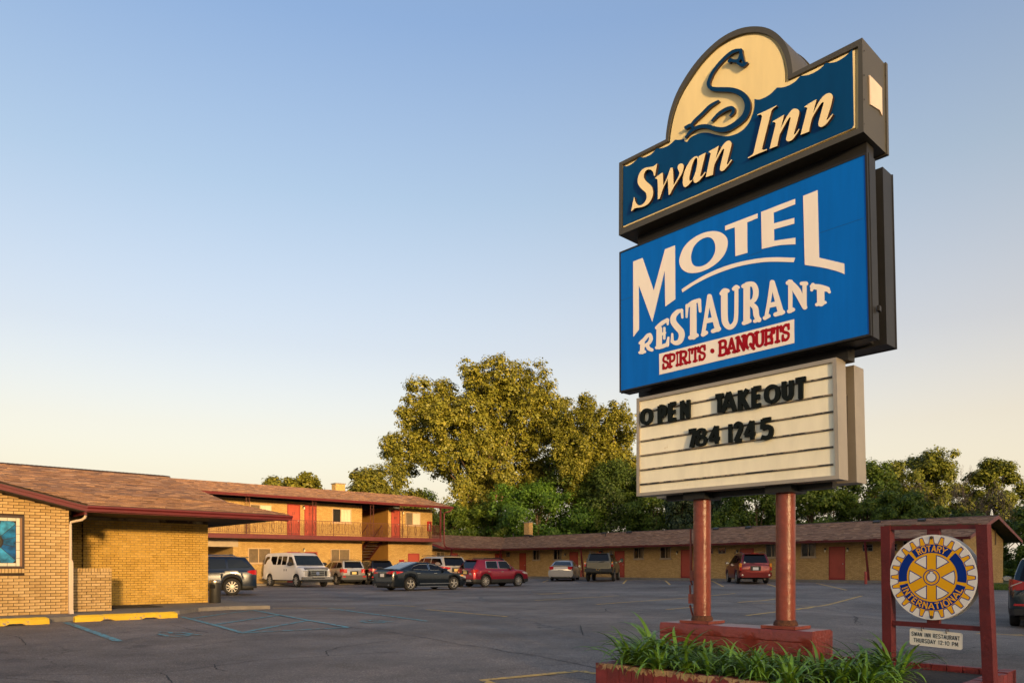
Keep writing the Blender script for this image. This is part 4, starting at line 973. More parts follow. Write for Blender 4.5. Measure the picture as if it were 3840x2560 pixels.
def back(mb, poly, P0, P1, m=0, ms=None):
    """outline traced at plane P0, extruded straight back to P1"""
    pl = [FR.onp(u, v, P0) for u, v in [p[:2] for p in poly]]
    return mb.prism([pl], lambda a, b, t: (t, a, b), P0, P1, m, ms)
def raised(mb, polys, P, t0, t1, m=0, ms=None):
    pl = [[FR.onp(u, v, P) for u, v in [p[:2] for p in Q]] for Q in polys]
    return mb.prism(pl, lambda a, b, t: (P-t, a, b), t1, t0, m, ms)
# --- name cabinet
PF = 7.10; PB = 7.66
outer = smooth(zD([(20,1535,1),(22,1008,1),(360,838,1),(366,770),(390,640),(440,500),(520,360),(620,230),(750,110),(880,40),(1000,18),(1110,35),(1200,100),(1255,200),(1278,310),(1280,358,1),(1787,100,1),(1797,782,1)]), 4)
inner = smooth(zD([(42,1486,1),(45,1020,1),(378,850,1),(385,780),(412,650),(462,520),(545,380),(645,250),(765,140),(880,82),(990,60),(1090,75),(1168,130),(1218,220),(1243,330),(1246,405,1),(1757,160,1),(1757,757,1)]), 4)
cabm = MB()
pl_o = [FR.onp(u, v, PF) for u, v in outer]; pl_i = [FR.onp(u, v, PF) for u, v in inner]
cabm.prism([pl_o, pl_i], lambda a, b, t: (t, a, b), PF, PF+.05); cabm.prism([pl_o], lambda a, b, t: (t, a, b), PF+.05, PB)
cab = SG.part('name_cabinet', cabm, OLIVE, smooth=25)
def grow(pl, d):
    n = len(pl); P = [np.array(p) for p in pl]; ar = sum(P[i][0]*P[(i+1) % n][1]-P[(i+1) % n][0]*P[i][1] for i in range(n)); sg = 1 if ar > 0 else -1; out = []
    for i in range(n):
        a, b = P[i]-P[i-1], P[(i+1) % n]-P[i]; a = a/(np.linalg.norm(a)+1e-9); b = b/(np.linalg.norm(b)+1e-9); m = np.array([a[1]+b[1], -a[0]-b[0]])*sg; k = np.linalg.norm(m); m = m/k; out.append(tuple(P[i]+m*d/max(.5, k/2)))
    return out
SG.part('back_lip', MB().prism([grow(pl_o, .012)], lambda a, b, t: (t, a, b), PB-.03, PB+.015), OLIVE, cab, smooth=25)
SG.part('cream_face', MB().prism([pl_i], lambda a, b, t: (t, a, b), PF+.035, PF+.049), CREAMS, cab)
emb = smooth(zD([(49,1474,1),(52,1034,1),(388,860,1),(396,780),(424,650),(474,520),(556,388),(654,262),(770,156),(885,98),(990,78),(1082,92),(1152,145),(1198,230),(1220,330),(1222,428,1),(1730,186,1),(1732,748,1)]), 4)
SG.part('embossed_panel', raised(MB(), [emb], PF, -.034, -.012), CREAMS, cab)
blue = smooth(zD([(47,1466,1),(50,1028,1),(80,1030),(120,1008),(166,965,1),(200,966),(248,946),(291,902,1),(330,899),(382,878),(426,838,1),(460,839),(491,831,1),(492,846),(514,853),(538,822),(600,793),(660,787),(740,806),(815,812),(895,783),(958,722),(994,640),(1004,580),(1003,543,1),(1045,545),(1112,511),(1165,460,1),(1222,455),(1290,422),(1335,375,1),(1400,366),(1470,330),(1520,281,1),(1585,276),(1652,240),(1713,183,1),(1723,730,1),(1712,754,1)]), 5)
SG.part('blue_wave_field', raised(MB(), [blue], PF, -.012, -.008), NAVY, cab)
swan = MB()
for k, (pts, ws) in enumerate((
    ([(946,124),(880,130),(800,165),(700,250),(600,360),(530,460),(485,560),(472,625),(500,675),(560,697),(680,702),(800,708),(900,735),(980,785),(1030,855),(1050,940),(1030,1040),(985,1115),(900,1192),(800,1255),(700,1290),(600,1285),(500,1255),(420,1240),(340,1248),(260,1278),(200,1325),(138,1402)],
     [34,46,46,45,44,45,48,52,56,62,66,70,76,84,88,90,88,86,82,78,74,70,64,58,54,50,44,24]),
    ([(950,124),(948,180),(932,240),(905,275),(850,285),(805,268),(778,288)], [46,46,40,40,46,46,48]), ([(948,130),(965,210),(985,285),(1000,325)], [40,40,36,40]),
    ([(890,292),(930,330),(985,345),(1040,308)], [36,44,54,22]),
    ([(618,872),(500,945),(380,1062),(280,1155),(222,1222)], [28,46,46,44,40]), ([(140,1262),(180,1238),(222,1225),(245,1262)], [46,44,44,40]),
    ([(528,1160),(620,1066),(720,1000),(800,972),(840,985),(838,1035),(795,1088)], [30,46,50,48,44,42,28]))):
    raised(swan, [[p for p in zC(stroke(pts, ws, 6))]], PF, -.010, .022+.0006*k, 0, 1)
SG.part('swan_emblem', swan, [NAVYS, RETURN], cab)
LET = [
 ('s', zA, [[(588,568,1),(548,798,1),(530,798,1),(510,725),(475,690),(430,680),(380,705),(347,765),(345,830),(380,890),(440,945),(490,1000),(512,1075),(508,1150),(480,1230),(430,1300),(350,1355),(260,1378),(200,1386),(160,1402),(125,1443,1),(108,1443,1),(160,1190,1),(172,1190,1),(182,1255),(212,1310),(250,1337),(300,1330),(350,1290),(385,1230),(393,1165),(375,1105),(320,1055),(268,1000),(235,940),(228,880),(242,800),(282,720),(332,670),(390,645),(450,637),(512,624),(555,597)]]),
 ('w', zA, [[(550,850,1),(558,830),(600,795),(680,738,1),(692,770),(697,880),(698,975,1),(762,845),(830,655,1),(870,645,1),(882,760),(888,970,1),(942,880),(985,790),(995,740),(975,692),(962,650),(975,602),(1010,577),(1048,575),(1072,610),(1070,670),(1040,760),(980,860),(882,1020),(820,1140,1),(798,1145,1),(790,1000),(780,850,1),(742,930),(692,1040),(632,1218,1),(597,1230,1),(600,1100),(597,960),(592,872,1),(575,852)]]),
 ('a', zA, [[(1348,486,1),(1335,450),(1298,440),(1240,470),(1180,540),(1112,660),(1072,780),(1058,880),(1063,960),(1085,1000),(1120,1000),(1160,965),(1210,910),(1250,852,1),(1253,890),(1268,920),(1300,925),(1350,895),(1410,830),(1478,737,1),(1462,727,1),(1420,785),(1395,808),(1378,798),(1384,765),(1420,610),(1480,371,1),(1352,438,1)], [(1300,470),(1320,482),(1325,540),(1310,650),(1280,760),(1240,860),(1200,890),(1180,880),(1178,830),(1200,720),(1230,600),(1268,505)]]),
 ('n', zA, [[(1535,372,1),(1547,348),(1640,295),(1720,245,1),(1662,485,1),(1772,270),(1830,195),(1880,160),(1920,158),(1948,190),(1950,240),(1900,440),(1868,572),(1880,590),(1902,563),(1945,495,1),(1962,513,1),(1890,610),(1820,690),(1775,712),(1745,695),(1740,660),(1760,560),(1812,350),(1815,312),(1798,307),(1760,360),(1690,490),(1635,610),(1610,780,1),(1478,825,1),(1562,430),(1567,388),(1552,372)]]),
 ('i', zB, [[(343,560,1),(352,540),(540,455),(722,364,1),(718,382,1),(652,430),(615,480),(590,580),(440,1180),(442,1222),(470,1240),(524,1214,1),(528,1240,1),(350,1312),(160,1400,1),(155,1384,1),(222,1345),(262,1300),(292,1180),(420,640),(430,580),(412,546),(380,550)]]),
 ('n', zB, [[(640,695,1),(655,670),(760,610),(868,545,1),(798,822,1),(902,610),(985,490),(1050,435),(1110,435),(1155,470),(1157,540),(1110,730),(1060,912),(1066,935),(1087,922),(1150,825,1),(1166,828,1),(1110,930),(1020,1040),(950,1070),(910,1050),(905,1010),(930,900),(985,650),(990,607),(970,605),(920,680),(802,890),(772,960),(730,1160,1),(580,1215,1),(690,770),(695,715),(670,692)]]),
 ('n', zB, [[(1258,405,1),(1275,385),(1380,315),(1500,247,1),(1427,535,1),(1532,320),(1620,200),(1700,140),(1770,130),(1810,170),(1812,240),(1760,450),(1700,632),(1708,648),(1737,622),(1810,535,1),(1826,538,1),(1760,640),(1680,740),(1600,788),(1550,775),(1535,730),(1560,610),(1635,340),(1630,307),(1600,320),(1540,400),(1432,580),(1397,670),(1350,880,1),(1185,945,1),(1310,460),(1310,417),(1285,404)]])]
for nm, zz, polys in LET: SG.part('letter', raised(MB(), [smooth(zz(p), 6) for p in polys], PF, -.008, .028, 0, 1), [CREAML, RETURN], cab)
# service plate and rivets on the right end
qe = FR.onp(3236, 300, PF)[0]
def ends(u, v, q): p = FR.p_at(u, q); a, b = FR.comp(u); return (p, H+(V0-v)/F*p/a)
plt = [ends(3220+x*.7895, 100+y*.7895, qe) for x, y in ((46,233),(75,262),(105,295),(107,427),(95,400),(50,372))]
SG.part('patch_plate', MB().prism([plt], lambda a, b, t: (a, t, b), qe-.012, qe-.002), mat('bare_plate', (.62, .50, .40), .5, var=.1), cab)
rv = MB(); ze0, ze1 = FR.onp(3238, 494, PF)[1], FR.onp(3233, 141, PF)[1]
for f_ in (.08, .92):
    for k in range(4): rv.lathe([(.008, 0), (.006, -.005), (0, -.006)], PF+.02 if f_ < .5 else PB-.03, qe-.002, ze0+.08+(ze1-ze0-.2)*k/3, 6, 'y')
SG.part('rivets', rv, DARKM, cab, kind='stuff')
# --- motel cabinets (back to back)
quadb = [(2322,945.6),(3250,569.6),(3266,1257),(2322.8,1471)]
pb_ = [FR.onp(u, v, 7.08) for u, v in quadb]
def inset(pl, d):
    c = np.mean(np.array(pl), axis=0); return [tuple(np.array(p)+(-d*np.sign(np.array(p)-c))) for p in pl]
m_ = MB(); m_.prism([pb_, inset(pb_, .018)], lambda a, b, t: (t, a, b), 7.08, 7.10); m_.prism([pb_], lambda a, b, t: (t, a, b), 7.10, 7.275)
mc = SG.part('motel_cabinet', m_, BLKM)
SG.part('blue_face', MB().prism([inset(pb_, .0185)], lambda a, b, t: (t, a, b), 7.086, 7.099), BLUEF, mc)
m_ = MB(); m_.prism([[(a-.0, b-.0) for a, b in pb_]], lambda a, b, t: (t, a, b), 7.455, 7.71); SG.part('rear_motel_cabinet', m_, BLKM)
lip = MB(); s_ = inset(pb_, -.006)
for q_ in (7.118, 7.68): lip.prism([s_, inset(pb_, .03)], lambda a, b, t: (t, a, b), q_, q_+.018)
SG.part('cabinet_trim', lip, BLKM, mc)
qb = pb_[2][0]; lt = [ends(3220+x*.7895, 100+y*.7895, qb) for x, y in ((84,1325),(92,1335),(92,1358),(84,1350))]; SG.part('latch', MB().prism([lt], lambda a, b, t: (a, t, b), qb-.03, qb-.003), DARKM, mc)
PX = 7.086
seam = MB()
for a, b in (((10,1145),(141,1102)), ((203,1082),(320,1042)), ((420,1002),(452,992)), ((560,957),(650,925)), ((900,840),(1060,782)), ((1265,707),(1400,660)), ((1735,560),(1815,535)), ((1972,480),(2400,335))):
    raised(seam, [zE(stroke([a, b], 2.2, cap='butt'))], PX, .0002, .0012)
SG.part('face_seam', seam, mat('seam_dark', (.002, .03, .10), .5), mc)
big = {
 'M': [[(143,760,1),(235,725,1),(345,1045,1),(455,640,1),(553,602,1),(556,1130,1),(458,1200,1),(453,845,1),(330,1350,1),(198,990,1),(200,1425,1),(145,1497,1)]],
 'O': [[(597,730),(640,622),(720,540),(820,485),(920,463),(1000,475),(1055,520),(1069,590),(1042,680),(980,760),(890,825),(790,865),(700,872),(638,848),(603,800)], [(712,690),(740,610),(800,550),(870,522),(920,540),(946,592),(946,660),(915,730),(860,785),(790,810),(735,795),(712,750)]],
 'T': [[(1043,412,1),(1362,290,1),(1362,335,1),(1260,378,1),(1262,675,1),(1145,708,1),(1140,425,1),(1045,457,1)]],
 'E': [[(1397,275,1),(1730,147,1),(1730,200,1),(1520,282,1),(1522,387,1),(1722,333,1),(1722,390,1),(1523,445,1),(1525,557,1),(1732,527,1),(1733,592,1),(1650,595),(1560,603),(1404,637,1)]],
 'L': [[(1809,118,1),(1950,62,1),(1966,722,1),(2212,780,1),(2215,884,1),(2130,852),(2000,820),(1825,793,1)]],
 '_': [[(617,1033,1),(720,965),(860,885),(1020,815),(1200,762),(1400,727),(1550,719),(1729,724,1),(1716,767,1),(1550,762),(1400,768),(1200,802),(1040,850),(880,915),(740,988),(627,1062,1)]]}
for k, polys in big.items(): SG.part('arc_stripe' if k == '_' else 'letter', raised(MB(), [smooth(zE(p), 6) for p in polys], PX, .0012, .0035), BEIGE, mc)
REST = [
 [([(146,735),(142,852)],48),([(118,752),(165,715),(205,668),(232,664)],[30,40,38,34]),([(228,660),(240,705),(215,755),(165,785)],[38,42,36,30]),([(195,768),(215,812),(248,828)],[36,42,38]),([(118,858),(170,848)],34)],
 [([(332,595),(328,792)],62),([(302,585),(360,535),(420,498)],[36,44,38]),([(423,497),(424,548)],[34,18]),([(335,668),(392,640)],30),([(388,586),(386,704)],[24,24]),([(302,804),(360,792),(420,768)],[36,44,40]),([(432,692),(418,776)],[20,40])],
 [([(578,388),(586,472)],[30,24]),([(580,395),(535,408),(490,460),(488,520),(530,578),(570,625),(578,680),(555,735),(510,752),(478,738)],[32,48,58,66,70,70,62,56,48,36]),([(474,652),(474,738)],[22,34])],
 [([(645,345),(705,305),(768,282)],[40,48,40]),([(638,340),(632,468)],[36,20]),([(772,280),(782,405)],[40,28]),([(706,330),(706,680)],[70,72]),([(672,694),(744,668)],46)],
 [([(884,236),(850,440),(815,650)],[48,40,40]),([(886,236),(930,430),(975,600)],[48,58,62]),([(850,510),(945,490)],52),([(812,662),(848,638)],44),([(922,622),(988,596)],[44,50])],
 [([(1048,190),(1050,460),(1068,545),(1108,578),(1155,545),(1178,460),(1182,160)],[72,72,68,56,48,44,42]),([(1018,208),(1050,178),(1085,178)],[46,56,44]),([(1152,158),(1180,136),(1202,140)],[40,46,34])],
 [([(1296,130),(1294,510)],[72,72]),([(1258,128),(1300,108)],46),([(1264,534),(1326,508)],[46,46]),([(1300,108),(1365,108),(1394,165),(1392,235),(1368,285),(1318,308)],[54,58,62,60,50,40]),([(1330,312),(1388,365),(1402,450),(1430,500)],[50,62,62,50]),([(1385,512),(1436,490)],[40,42])],
 [([(1574,82),(1545,270),(1512,450)],[48,40,38]),([(1580,82),(1628,260),(1672,415)],[48,60,66]),([(1545,338),(1640,318)],54),([(1494,478),(1536,454)],44),([(1612,440),(1692,412)],[46,52])],
 [([(1775,90),(1776,400)],[46,46]),([(1748,92),(1785,76)],[46,40]),([(1770,84),(1850,180),(1935,360)],[60,84,52]),([(1932,100),(1934,350)],[44,44]),([(1900,98),(1950,98)],[40,46]),([(1762,404),(1805,384)],[44,46])],
 [([(2018,130),(2100,140),(2185,160)],[54,66,56]),([(2025,110),(2012,168)],[40,34]),([(2185,158),(2206,190)],[46,34]),([(2110,150),(2112,310)],[82,80]),([(2068,330),(2160,306)],[38,34])]]
for strokes in REST:
    m_ = MB()
    for k, (pts, ws) in enumerate(strokes): raised(m_, [zF(stroke(pts, ws, 6))], PX, .0012, .0032+.0003*k)
    SG.part('letter', m_, BEIGE, mc)
SG.part('spirits_panel', raised(MB(), [zF([(330,872),(1818,490),(1820,752),(332,1102)])], PX, .0012, .0035), BEIGE, mc)
cells = [('S',374,432),('P',445,505),('I',512,552),('R',560,636),('I',645,686),('T',695,764),('S',774,838),('B',996,1074),('A',1090,1168),('N',1190,1274),('Q',1290,1376),('U',1398,1484),('E',1503,1580),('T',1596,1676),('S',1690,1764)]
topl = lambda x: 893-(x-385)*.2528; botl = lambda x: 1036-(x-385)*.2347
for ch_, x0, x1 in cells:
    m_ = MB()
    def f3(a, b, t, x0=x0, x1=x1):
        x = x0+(x1-x0)*a; y = botl(x)+(topl(x)-botl(x))*b; u, v = zF([(x, y)])[0]; q, z = FR.onp(u, v, PX); return (PX-t, q, z)
    glyph(m_, ch_, f3, .0048, .0036, .20, 'round', ar=.52, extra=SERIF.get(ch_, ()))
    SG.part('letter', m_, REDPR, mc)
SG.part('dot', raised(MB(), [zF([(918+24*math.cos(t), 840+27*math.sin(t)) for t in np.linspace(0, 2*PI, 17)[:-1]])], PX, .0036, .0052), REDPR, mc)
# --- reader board (back to back)
PR_ = 7.15
qr = [(2386.7,1493.4),(3136,1339),(3147,1794.5),(2386.7,1860)]; pr_ = [FR.onp(u, v, PR_) for u, v in qr]
m_ = MB(); m_.prism([pr_, inset(pr_, .038)], lambda a, b, t: (t, a, b), PR_, PR_+.05); m_.prism([pr_], lambda a, b, t: (t, a, b), PR_+.05, 7.353)
rb = SG.part('reader_cabinet', m_, ALUM)
SG.part('reader_face', MB().prism([inset(pr_, .0385)], lambda a, b, t: (t, a, b), PR_+.022, PR_+.049), READF, rb)
SG.part('rear_reader_cabinet', MB().prism([pr_], lambda a, b, t: (t, a, b), 7.552, 7.783), ALUM)
SG.part('cabinet_spacer', MB().box(7.36, 7.54, pr_[1][0]+.06, pr_[0][0]-.06, min(p[1] for p in pr_)+.25, max(p[1] for p in pr_)-.3), BLKM)
RAILM = mat('reader_rail', (.30, .24, .16), .5, dirt=((.03, .028, .025), 5, .47))
for a, b in (((58,548),(1970,190)), ((55,690),(1975,366)), ((55,836),(1982,536)), ((55,981),(1982,714)), ((50,1125),(1982,890)), ((50,1269),(1982,1066))):
    m_ = raised(MB(), [zG(stroke([a, b], 12, cap='butt'))], PR_, -.022, -.008); o_ = SG.part('letter_rail', m_, RAILM, rb)
    m_ = raised(MB(), [zG(stroke([(a[0], a[1]+8), (b[0], b[1]+8)], 7, cap='butt'))], PR_, -.022, -.010); SG.part('rail_under_strip', m_, mat('rail_strip_dark', (.05, .045, .04), .8, dirt=((.25, .2, .13), 4, .6)), o_)  # dark strip with paler blotches just below each rail
BLKL = mat('black_letter', (.006, .009, .008), .6, var=.2, spec=.12)
rows = [('O',60,186,508,678),('P',228,328,482,660),('E',332,438,455,636),('N',452,568,430,612),('T',795,912,372,550),('A',866,1026,348,545),('K',1030,1160,323,524),('E',1166,1293,296,495),('O',1300,1460,268,466),('U',1468,1604,236,436),('T',1594,1740,208,412),
        ('7',526,640,722,900),('8',610,731,706,890),('4',733,872,690,868),('|',938,984,668,852),('2',988,1098,656,848),('4',1088,1230,638,826),('5',1248,1400,612,810)]
for ch_, x0, x1, y0, y1 in rows:
    m_ = MB(); xm = (x0+x1)/2; h_ = (y1-y0); ar = (x1-x0)/h_; sw = {'N': .185, 'K': .20, 'A': .20, '8': .175, '4': .20, '2': .205}.get(ch_, .225)
    def f4(a, b, t, x0=x0, x1=x1, y0=y0, y1=y1, xm=xm):
        k = .5*sw*(y1-y0); xx0, xx1 = x0+k, x1-k; yy0, yy1 = y0+(k*.9 if ch_ in 'O8' else 0), y1-(k*.9 if ch_ in 'O8U' else 0)
        x = xx0+(xx1-xx0)*a; y = yy1+(yy0-yy1)*b-.165*(x-xm); u, v = zG([(x, y)])[0]; q, z = FR.onp(u, v, PR_); return (PR_-t, q, z)
    glyph(m_, ch_, f4, .016, -.010, sw, 'butt', ar=max(.03, ar-sw))
    SG.part('letter', m_, BLKL, rb)
# --- under-structure, pipes, plates, base
q1, q2 = FR.q_at(2633, 7.42), FR.q_at(2946, 7.42)
for q in (q1, q2):
    po = SG.part('pipe_post', MB().tube([(7.42, q, .52), (7.42, q, 5.9)], .098, 24), PIPE, smooth=40)
    pm = MB().box(7.42-.17, 7.42+.17, q-.19, q+.19, .522, .552)
    SG.part('base_plate', pm, PIPE, po)
    SG.part('weld_rust', MB().lathe([(.10, .0), (.125, .0), (.118, .03), (.102, .055)], 7.42, q, .552, 18), mat('rust', (.09, .032, .014), .9, var=.4, vscale=20, bump=.8, bscale=50), po, smooth=60)
zb_ = min(p[1] for p in pr_)
bm_ = MB()
for q in (q1, q2): SG.part('bracket', MB().box(7.25, 7.60, q-.14, q+.14, zb_-.075, zb_+.02), BLKM)
bm_.box(7.40, 7.50, pr_[1][0]+.15, pr_[0][0]-.25, zb_-.055, zb_+.02)
SG.part('support_beam', bm_, BLKM); bm_ = MB(); bm_.box(7.30, 7.45, pb_[2][0]+.3, pb_[3][0]-.3, min(p[1] for p in pb_)-.1, min(p[1] for p in pb_)+.2)
SG.part('support_beam', bm_, BLKM)
gap = MB(); gap.box(7.285, 7.445, pb_[2][0]+.12, pb_[3][0]-.12, max(pb_[2][1], pb_[3][1])+.02, min(p[1] for p in pl_o)+.02); SG.part('inner_frame', gap, BLKM)
# concrete base
qa, qb2 = FR.onp(2475, 2330, 7.2)[0], FR.onp(3044, 2367, 7.2)[0]
m_ = MB(); nq, nz, np2 = 26, 8, 8
def bpt(p, q, z): return (p+random.uniform(-.004, .004), q+random.uniform(-.004, .004), z+random.uniform(-.003, .003))
rows = []
prof_ = [(7.2, -.1), (7.2, .1), (7.2, .28), (7.205, .40), (7.195, .41), (7.2, .48), (7.212, .518), (7.3, .521), (7.45, .521), (7.6, .518), (7.66, .50), (7.665, .3), (7.665, -.1)]
for k in range(nq+1):
    q = qb2+(qa-qb2)*k/nq; rows.append([bpt(p, q, z) for p, z in prof_])
m_.grid(rows); n = len(prof_); m_.f.append(tuple(range(n))); m_.m.append(0); m_.f.append(tuple(range(nq*n, (nq+1)*n))[::-1]); m_.m.append(0)
SG.part('concrete_base', m_, BASEP, smooth=35)
# conduit and junction boxes on the left pipe
cd = MB(); cqa = FR.q_at(2590, 7.40)
cd.tube([(7.40, cqa-.02, .95), (7.40, cqa, 1.0), (7.40, cqa, 1.6)], .012, 6); cd.tube([(7.40, cqa+.01, .72), (7.40, q1+.12, .62), (7.40, q1+.10, .56)], .013, 6); cd.tube([(7.40, cqa, .80), (7.40, cqa+.01, .95)], .013, 6)
SG.part('conduit', cd, PIPE, smooth=60)
for u0, u1, v0, v1 in ((2588, 2604, 2138, 2176), (2581, 2601, 2225, 2262)):
    a = [FR.onp(u, v, 7.36) for u, v in ((u0, v0), (u1, v1))]; SG.part('junction_box', MB().box(7.36, 7.44, a[0][0], a[1][0]-.02, a[0][1], a[1][1]), PIPE)
# ================================================================== service-club sign by the planter
FT = Frame(5920.0)
WOODR = mat('barn_red_wood', (.105, .008, .009), .7, var=.25, vscale=3, bump=.35, bscale=35, dirt=((.30, .20, .12), 7.0, .735))
WOODO = mat('mossy_old_wood', (.075, .055, .032), .85, var=.4, vscale=8, dirt=((.15, .016, .016), 4, .5))
PT = 7.157
RS = Thing('club_sign', 'round Rotary International wheel sign in a red timber frame', 'sign', FT, PT, 3.3, 0)
def tpt(u, v, P=PT): q, z = FT.onp(u, v, P); return (P, q, z)
def post(u0a, u0b, ut, vt, ub, lab=None):
    """4x4 post; left front edge at ut (top) and ub (v=2560)"""
    a = tpt(ut, vt, PT-.045); b = tpt(ub, 2560, PT-.045); d = (a[1]-b[1])/(a[2]-b[2]); zb_ = -.1
    bq = b[1]+d*(zb_-b[2]); w_ = .09
    m_ = MB(); rows = []
    for k in range(13):
        t = k/12; q = bq+(a[1]-bq)*t; z = zb_+(a[2]-zb_)*t; j = lambda: random.uniform(-.002, .002)
        rows.append([(PT-.045+j(), q, z), (PT-.045+j(), q-w_+j(), z), (PT+.045, q-w_+j(), z), (PT+.045, q, z)])
    m_.grid(rows, close=True); m_.f += [(0, 1, 2, 3), (48, 49, 50, 51)]; m_.m += [0, 0]
    return RS.part('post', m_, WOODR)
post(0, 0, 3302, 1972, 3310); post(0, 0, 3657.5, 1966, 3684)
def rail(ua, va0, va1, ub, vb0, vb1, th, mt):
    A, B, C, D = tpt(ua, va0), tpt(ub, vb0), tpt(ub, vb1), tpt(ua, va1); m_ = MB()
    m_.prism([[A[1:], B[1:], C[1:], D[1:]]], lambda q, z, t: (t, q, z), PT-th, PT+th); return RS.part('rail', m_, mt)
tr = rail(3318, 1972, 1986, 3680, 1966, 1981.5, .03, WOODR); rail(3332, 2324, 2341.5, 3688, 2347, 2365, .028, WOODR)
A, B = tpt(3322, 1971.5), tpt(3676, 1965.5); RS.part('weathered_top', MB().bar((PT, A[1], A[2]+.004), (PT, B[1], B[2]+.004), .066, .012), WOODO, tr)
CW = tpt(3502.6, 2163); R = .392
RS.part('hanger', MB().box(PT-.02, PT+.02, CW[1]-.055, CW[1]+.055, CW[2]-R-.05, CW[2]+R+.06), WOODR)
def disc(x, y, t, P=PT-.035): return (P-t, CW[1]-x*R, CW[2]+y*R)
circ = lambda r, n=72, a0=0: [(r*math.cos(a0+2*PI*k/n), r*math.sin(a0+2*PI*k/n)) for k in range(n)]
WHT = mat('enamel_white', (.80, .76, .70), .35, var=.04, dirt=((.66, .58, .46), 3, .70)); GOLD = mat('gold_enamel', (.85, .42, .010), .5, var=.05, spec=.15); RBLU = mat('royal_blue_enamel', (.002, .028, .23), .5, spec=.12)
wd = RS.part('wheel_disc', MB().prism([circ(1)], disc, .010, 0), WHT)
RS.part('rear_disc', MB().prism([circ(1)], lambda x, y, t: disc(x, y, t, PT+.05), .006, 0), WHT)
def gear(ro, ri, wo, wi, n=24):
    pl = []
    for k in range(n):
        a = PI/2+2*PI*k/n
        for da, r in ((-wi, ri), (-wi*.80, ri+(ro-ri)*.3), (-wo, ro-.02), (-wo*.8, ro), (wo*.8, ro), (wo, ro-.02), (wi*.80, ri+(ro-ri)*.3), (wi, ri)): pl.append((r*math.cos(a+da), r*math.sin(a+da)))
    return pl
W = 2*PI/24
def lay(name, polys, t, mt, par=wd): return RS.part(name, MB().prism(polys, disc, t, .0095), mt, par)
lay('gear_outline', [gear(.965, .800, W*.185, W*.33), circ(.5)], .0112, RBLU)
lay('gear', [gear(.945, .785, W*.135, W*.265), circ(.5)][:1], .0122, GOLD)
def arc_seg(a0, a1, r0, r1, n=20):
    A = np.radians(np.linspace(a0, a1, n)); return [(r1*math.cos(a), r1*math.sin(a)) for a in A]+[(r0*math.cos(a), r0*math.sin(a)) for a in A[::-1]]
for a0, a1 in ((53, 127), (133, 189), (-9, 47), (195, 345)): lay('blue_band', [arc_seg(a0, a1, .575, .775)], .0134, RBLU)
def sector(off, ro, hw):
    """white opening between two spokes, hw = spoke half width"""
    c = math.radians(off); h_ = math.radians(30); pl = []
    ri = hw/math.sin(h_)
    pl.append((ri*math.cos(c), ri*math.sin(c)))
    da = h_-math.asin(hw/ro)
    for k in range(9): a = c-da+2*da*k/8; pl.append((ro*math.cos(a), ro*math.sin(a)))
    return pl
for off in (0, 60, 120, 180, 240, 300):
    lay('opening_outline', [sector(off, .530, .105)], .0134, RBLU); lay('opening', [sector(off, .512, .125)], .0144, WHT)
for r, t, mt in ((.190, .0136, RBLU), (.168, .0146, GOLD), (.118, .0156, RBLU)): lay('hub_ring', [circ(r, 36)], t, mt)
lay('hub_hole', [circ(.098, 30)], .0166, WHT); lay('keyway_outline', [[(-.045, .085), (.045, .085), (.045, .150), (-.045, .150)]], .0161, RBLU); lay('keyway', [[(-.028, .08), (.028, .08), (.028, .132), (-.028, .132)]], .0171, WHT)
def arc_text(txt, r0, r1, a_start, a_end, wfac, inward=False):
    ws = [{'I': .35, 'M': 1.2, 'T': .95, 'R': 1, 'L': .85, 'E': .85}.get(c, 1.05) for c in txt]; tot = sum(ws)+.28*(len(txt)-1); s_ = 0
    for c, w_ in zip(txt, ws):
        a0 = a_start+(a_end-a_start)*s_/tot; a1 = a_start+(a_end-a_start)*(s_+w_)/tot; s_ += w_+.28; m_ = MB()
        def f5(x, y, t, a0=a0, a1=a1):
            a = math.radians(a0+(a1-a0)*x); r = (r0+(r1-r0)*y) if not inward else (r1-(r1-r0)*y); return disc(r*math.cos(a), r*math.sin(a), t)
        glyph(m_, c, f5, .0152, .0135, .17, 'butt', ar=max(.12, w_*.72)); RS.part('letter', m_, GOLD, wd)
arc_text('ROTARY', .602, .748, 119, 61, 1); arc_text('INTERNATIONAL', .602, .748, 201, 339, 1, True)
for y in (.93, -.935): RS.part('bolt', MB().lathe([(.016, 0), (.016, -.006), (.008, -.012), (0, -.013)], PT-.045, CW[1], CW[2]+y*R, 8, 'x'), mat('rusty_bolt', (.10, .07, .04), .5, .7), wd)
# hanging plate
z6_ = zoomer(3200, 1850, .45294)
PC = [tpt(u, v, PT) for u, v in z6_([(469, 1110), (905, 1155), (903, 1293), (468, 1246)])]
PL = Thing('hanging_plate', 'small white plate hanging below the wheel sign, reading SWAN INN RESTAURANT', 'sign plate', FT, PT, PC[0][1], PC[3][2])
def pl_pt(x, y, t):
    A, B, C, D = [np.array(c) for c in PC]; top = A+(B-A)*x; bot = D+(C-D)*x; r = bot+(top-bot)*y; return (PT-t, r[1], r[2])
rr = [];
for cx_, cy_, a0 in ((.96, .12, -90), (.96, .88, 0), (.04, .88, 90), (.04, .12, 180)):
    for k in range(5): a = math.radians(a0+22.5*k); rr.append((cx_+.04*math.cos(a), cy_+.12*math.sin(a)))
pp = PL.part('plate', MB().prism([rr], pl_pt, .004, -.004), mat('plate_white', (.80, .74, .62), .4, var=.03))
INK = mat('black_print', (.012, .012, .012), .5)
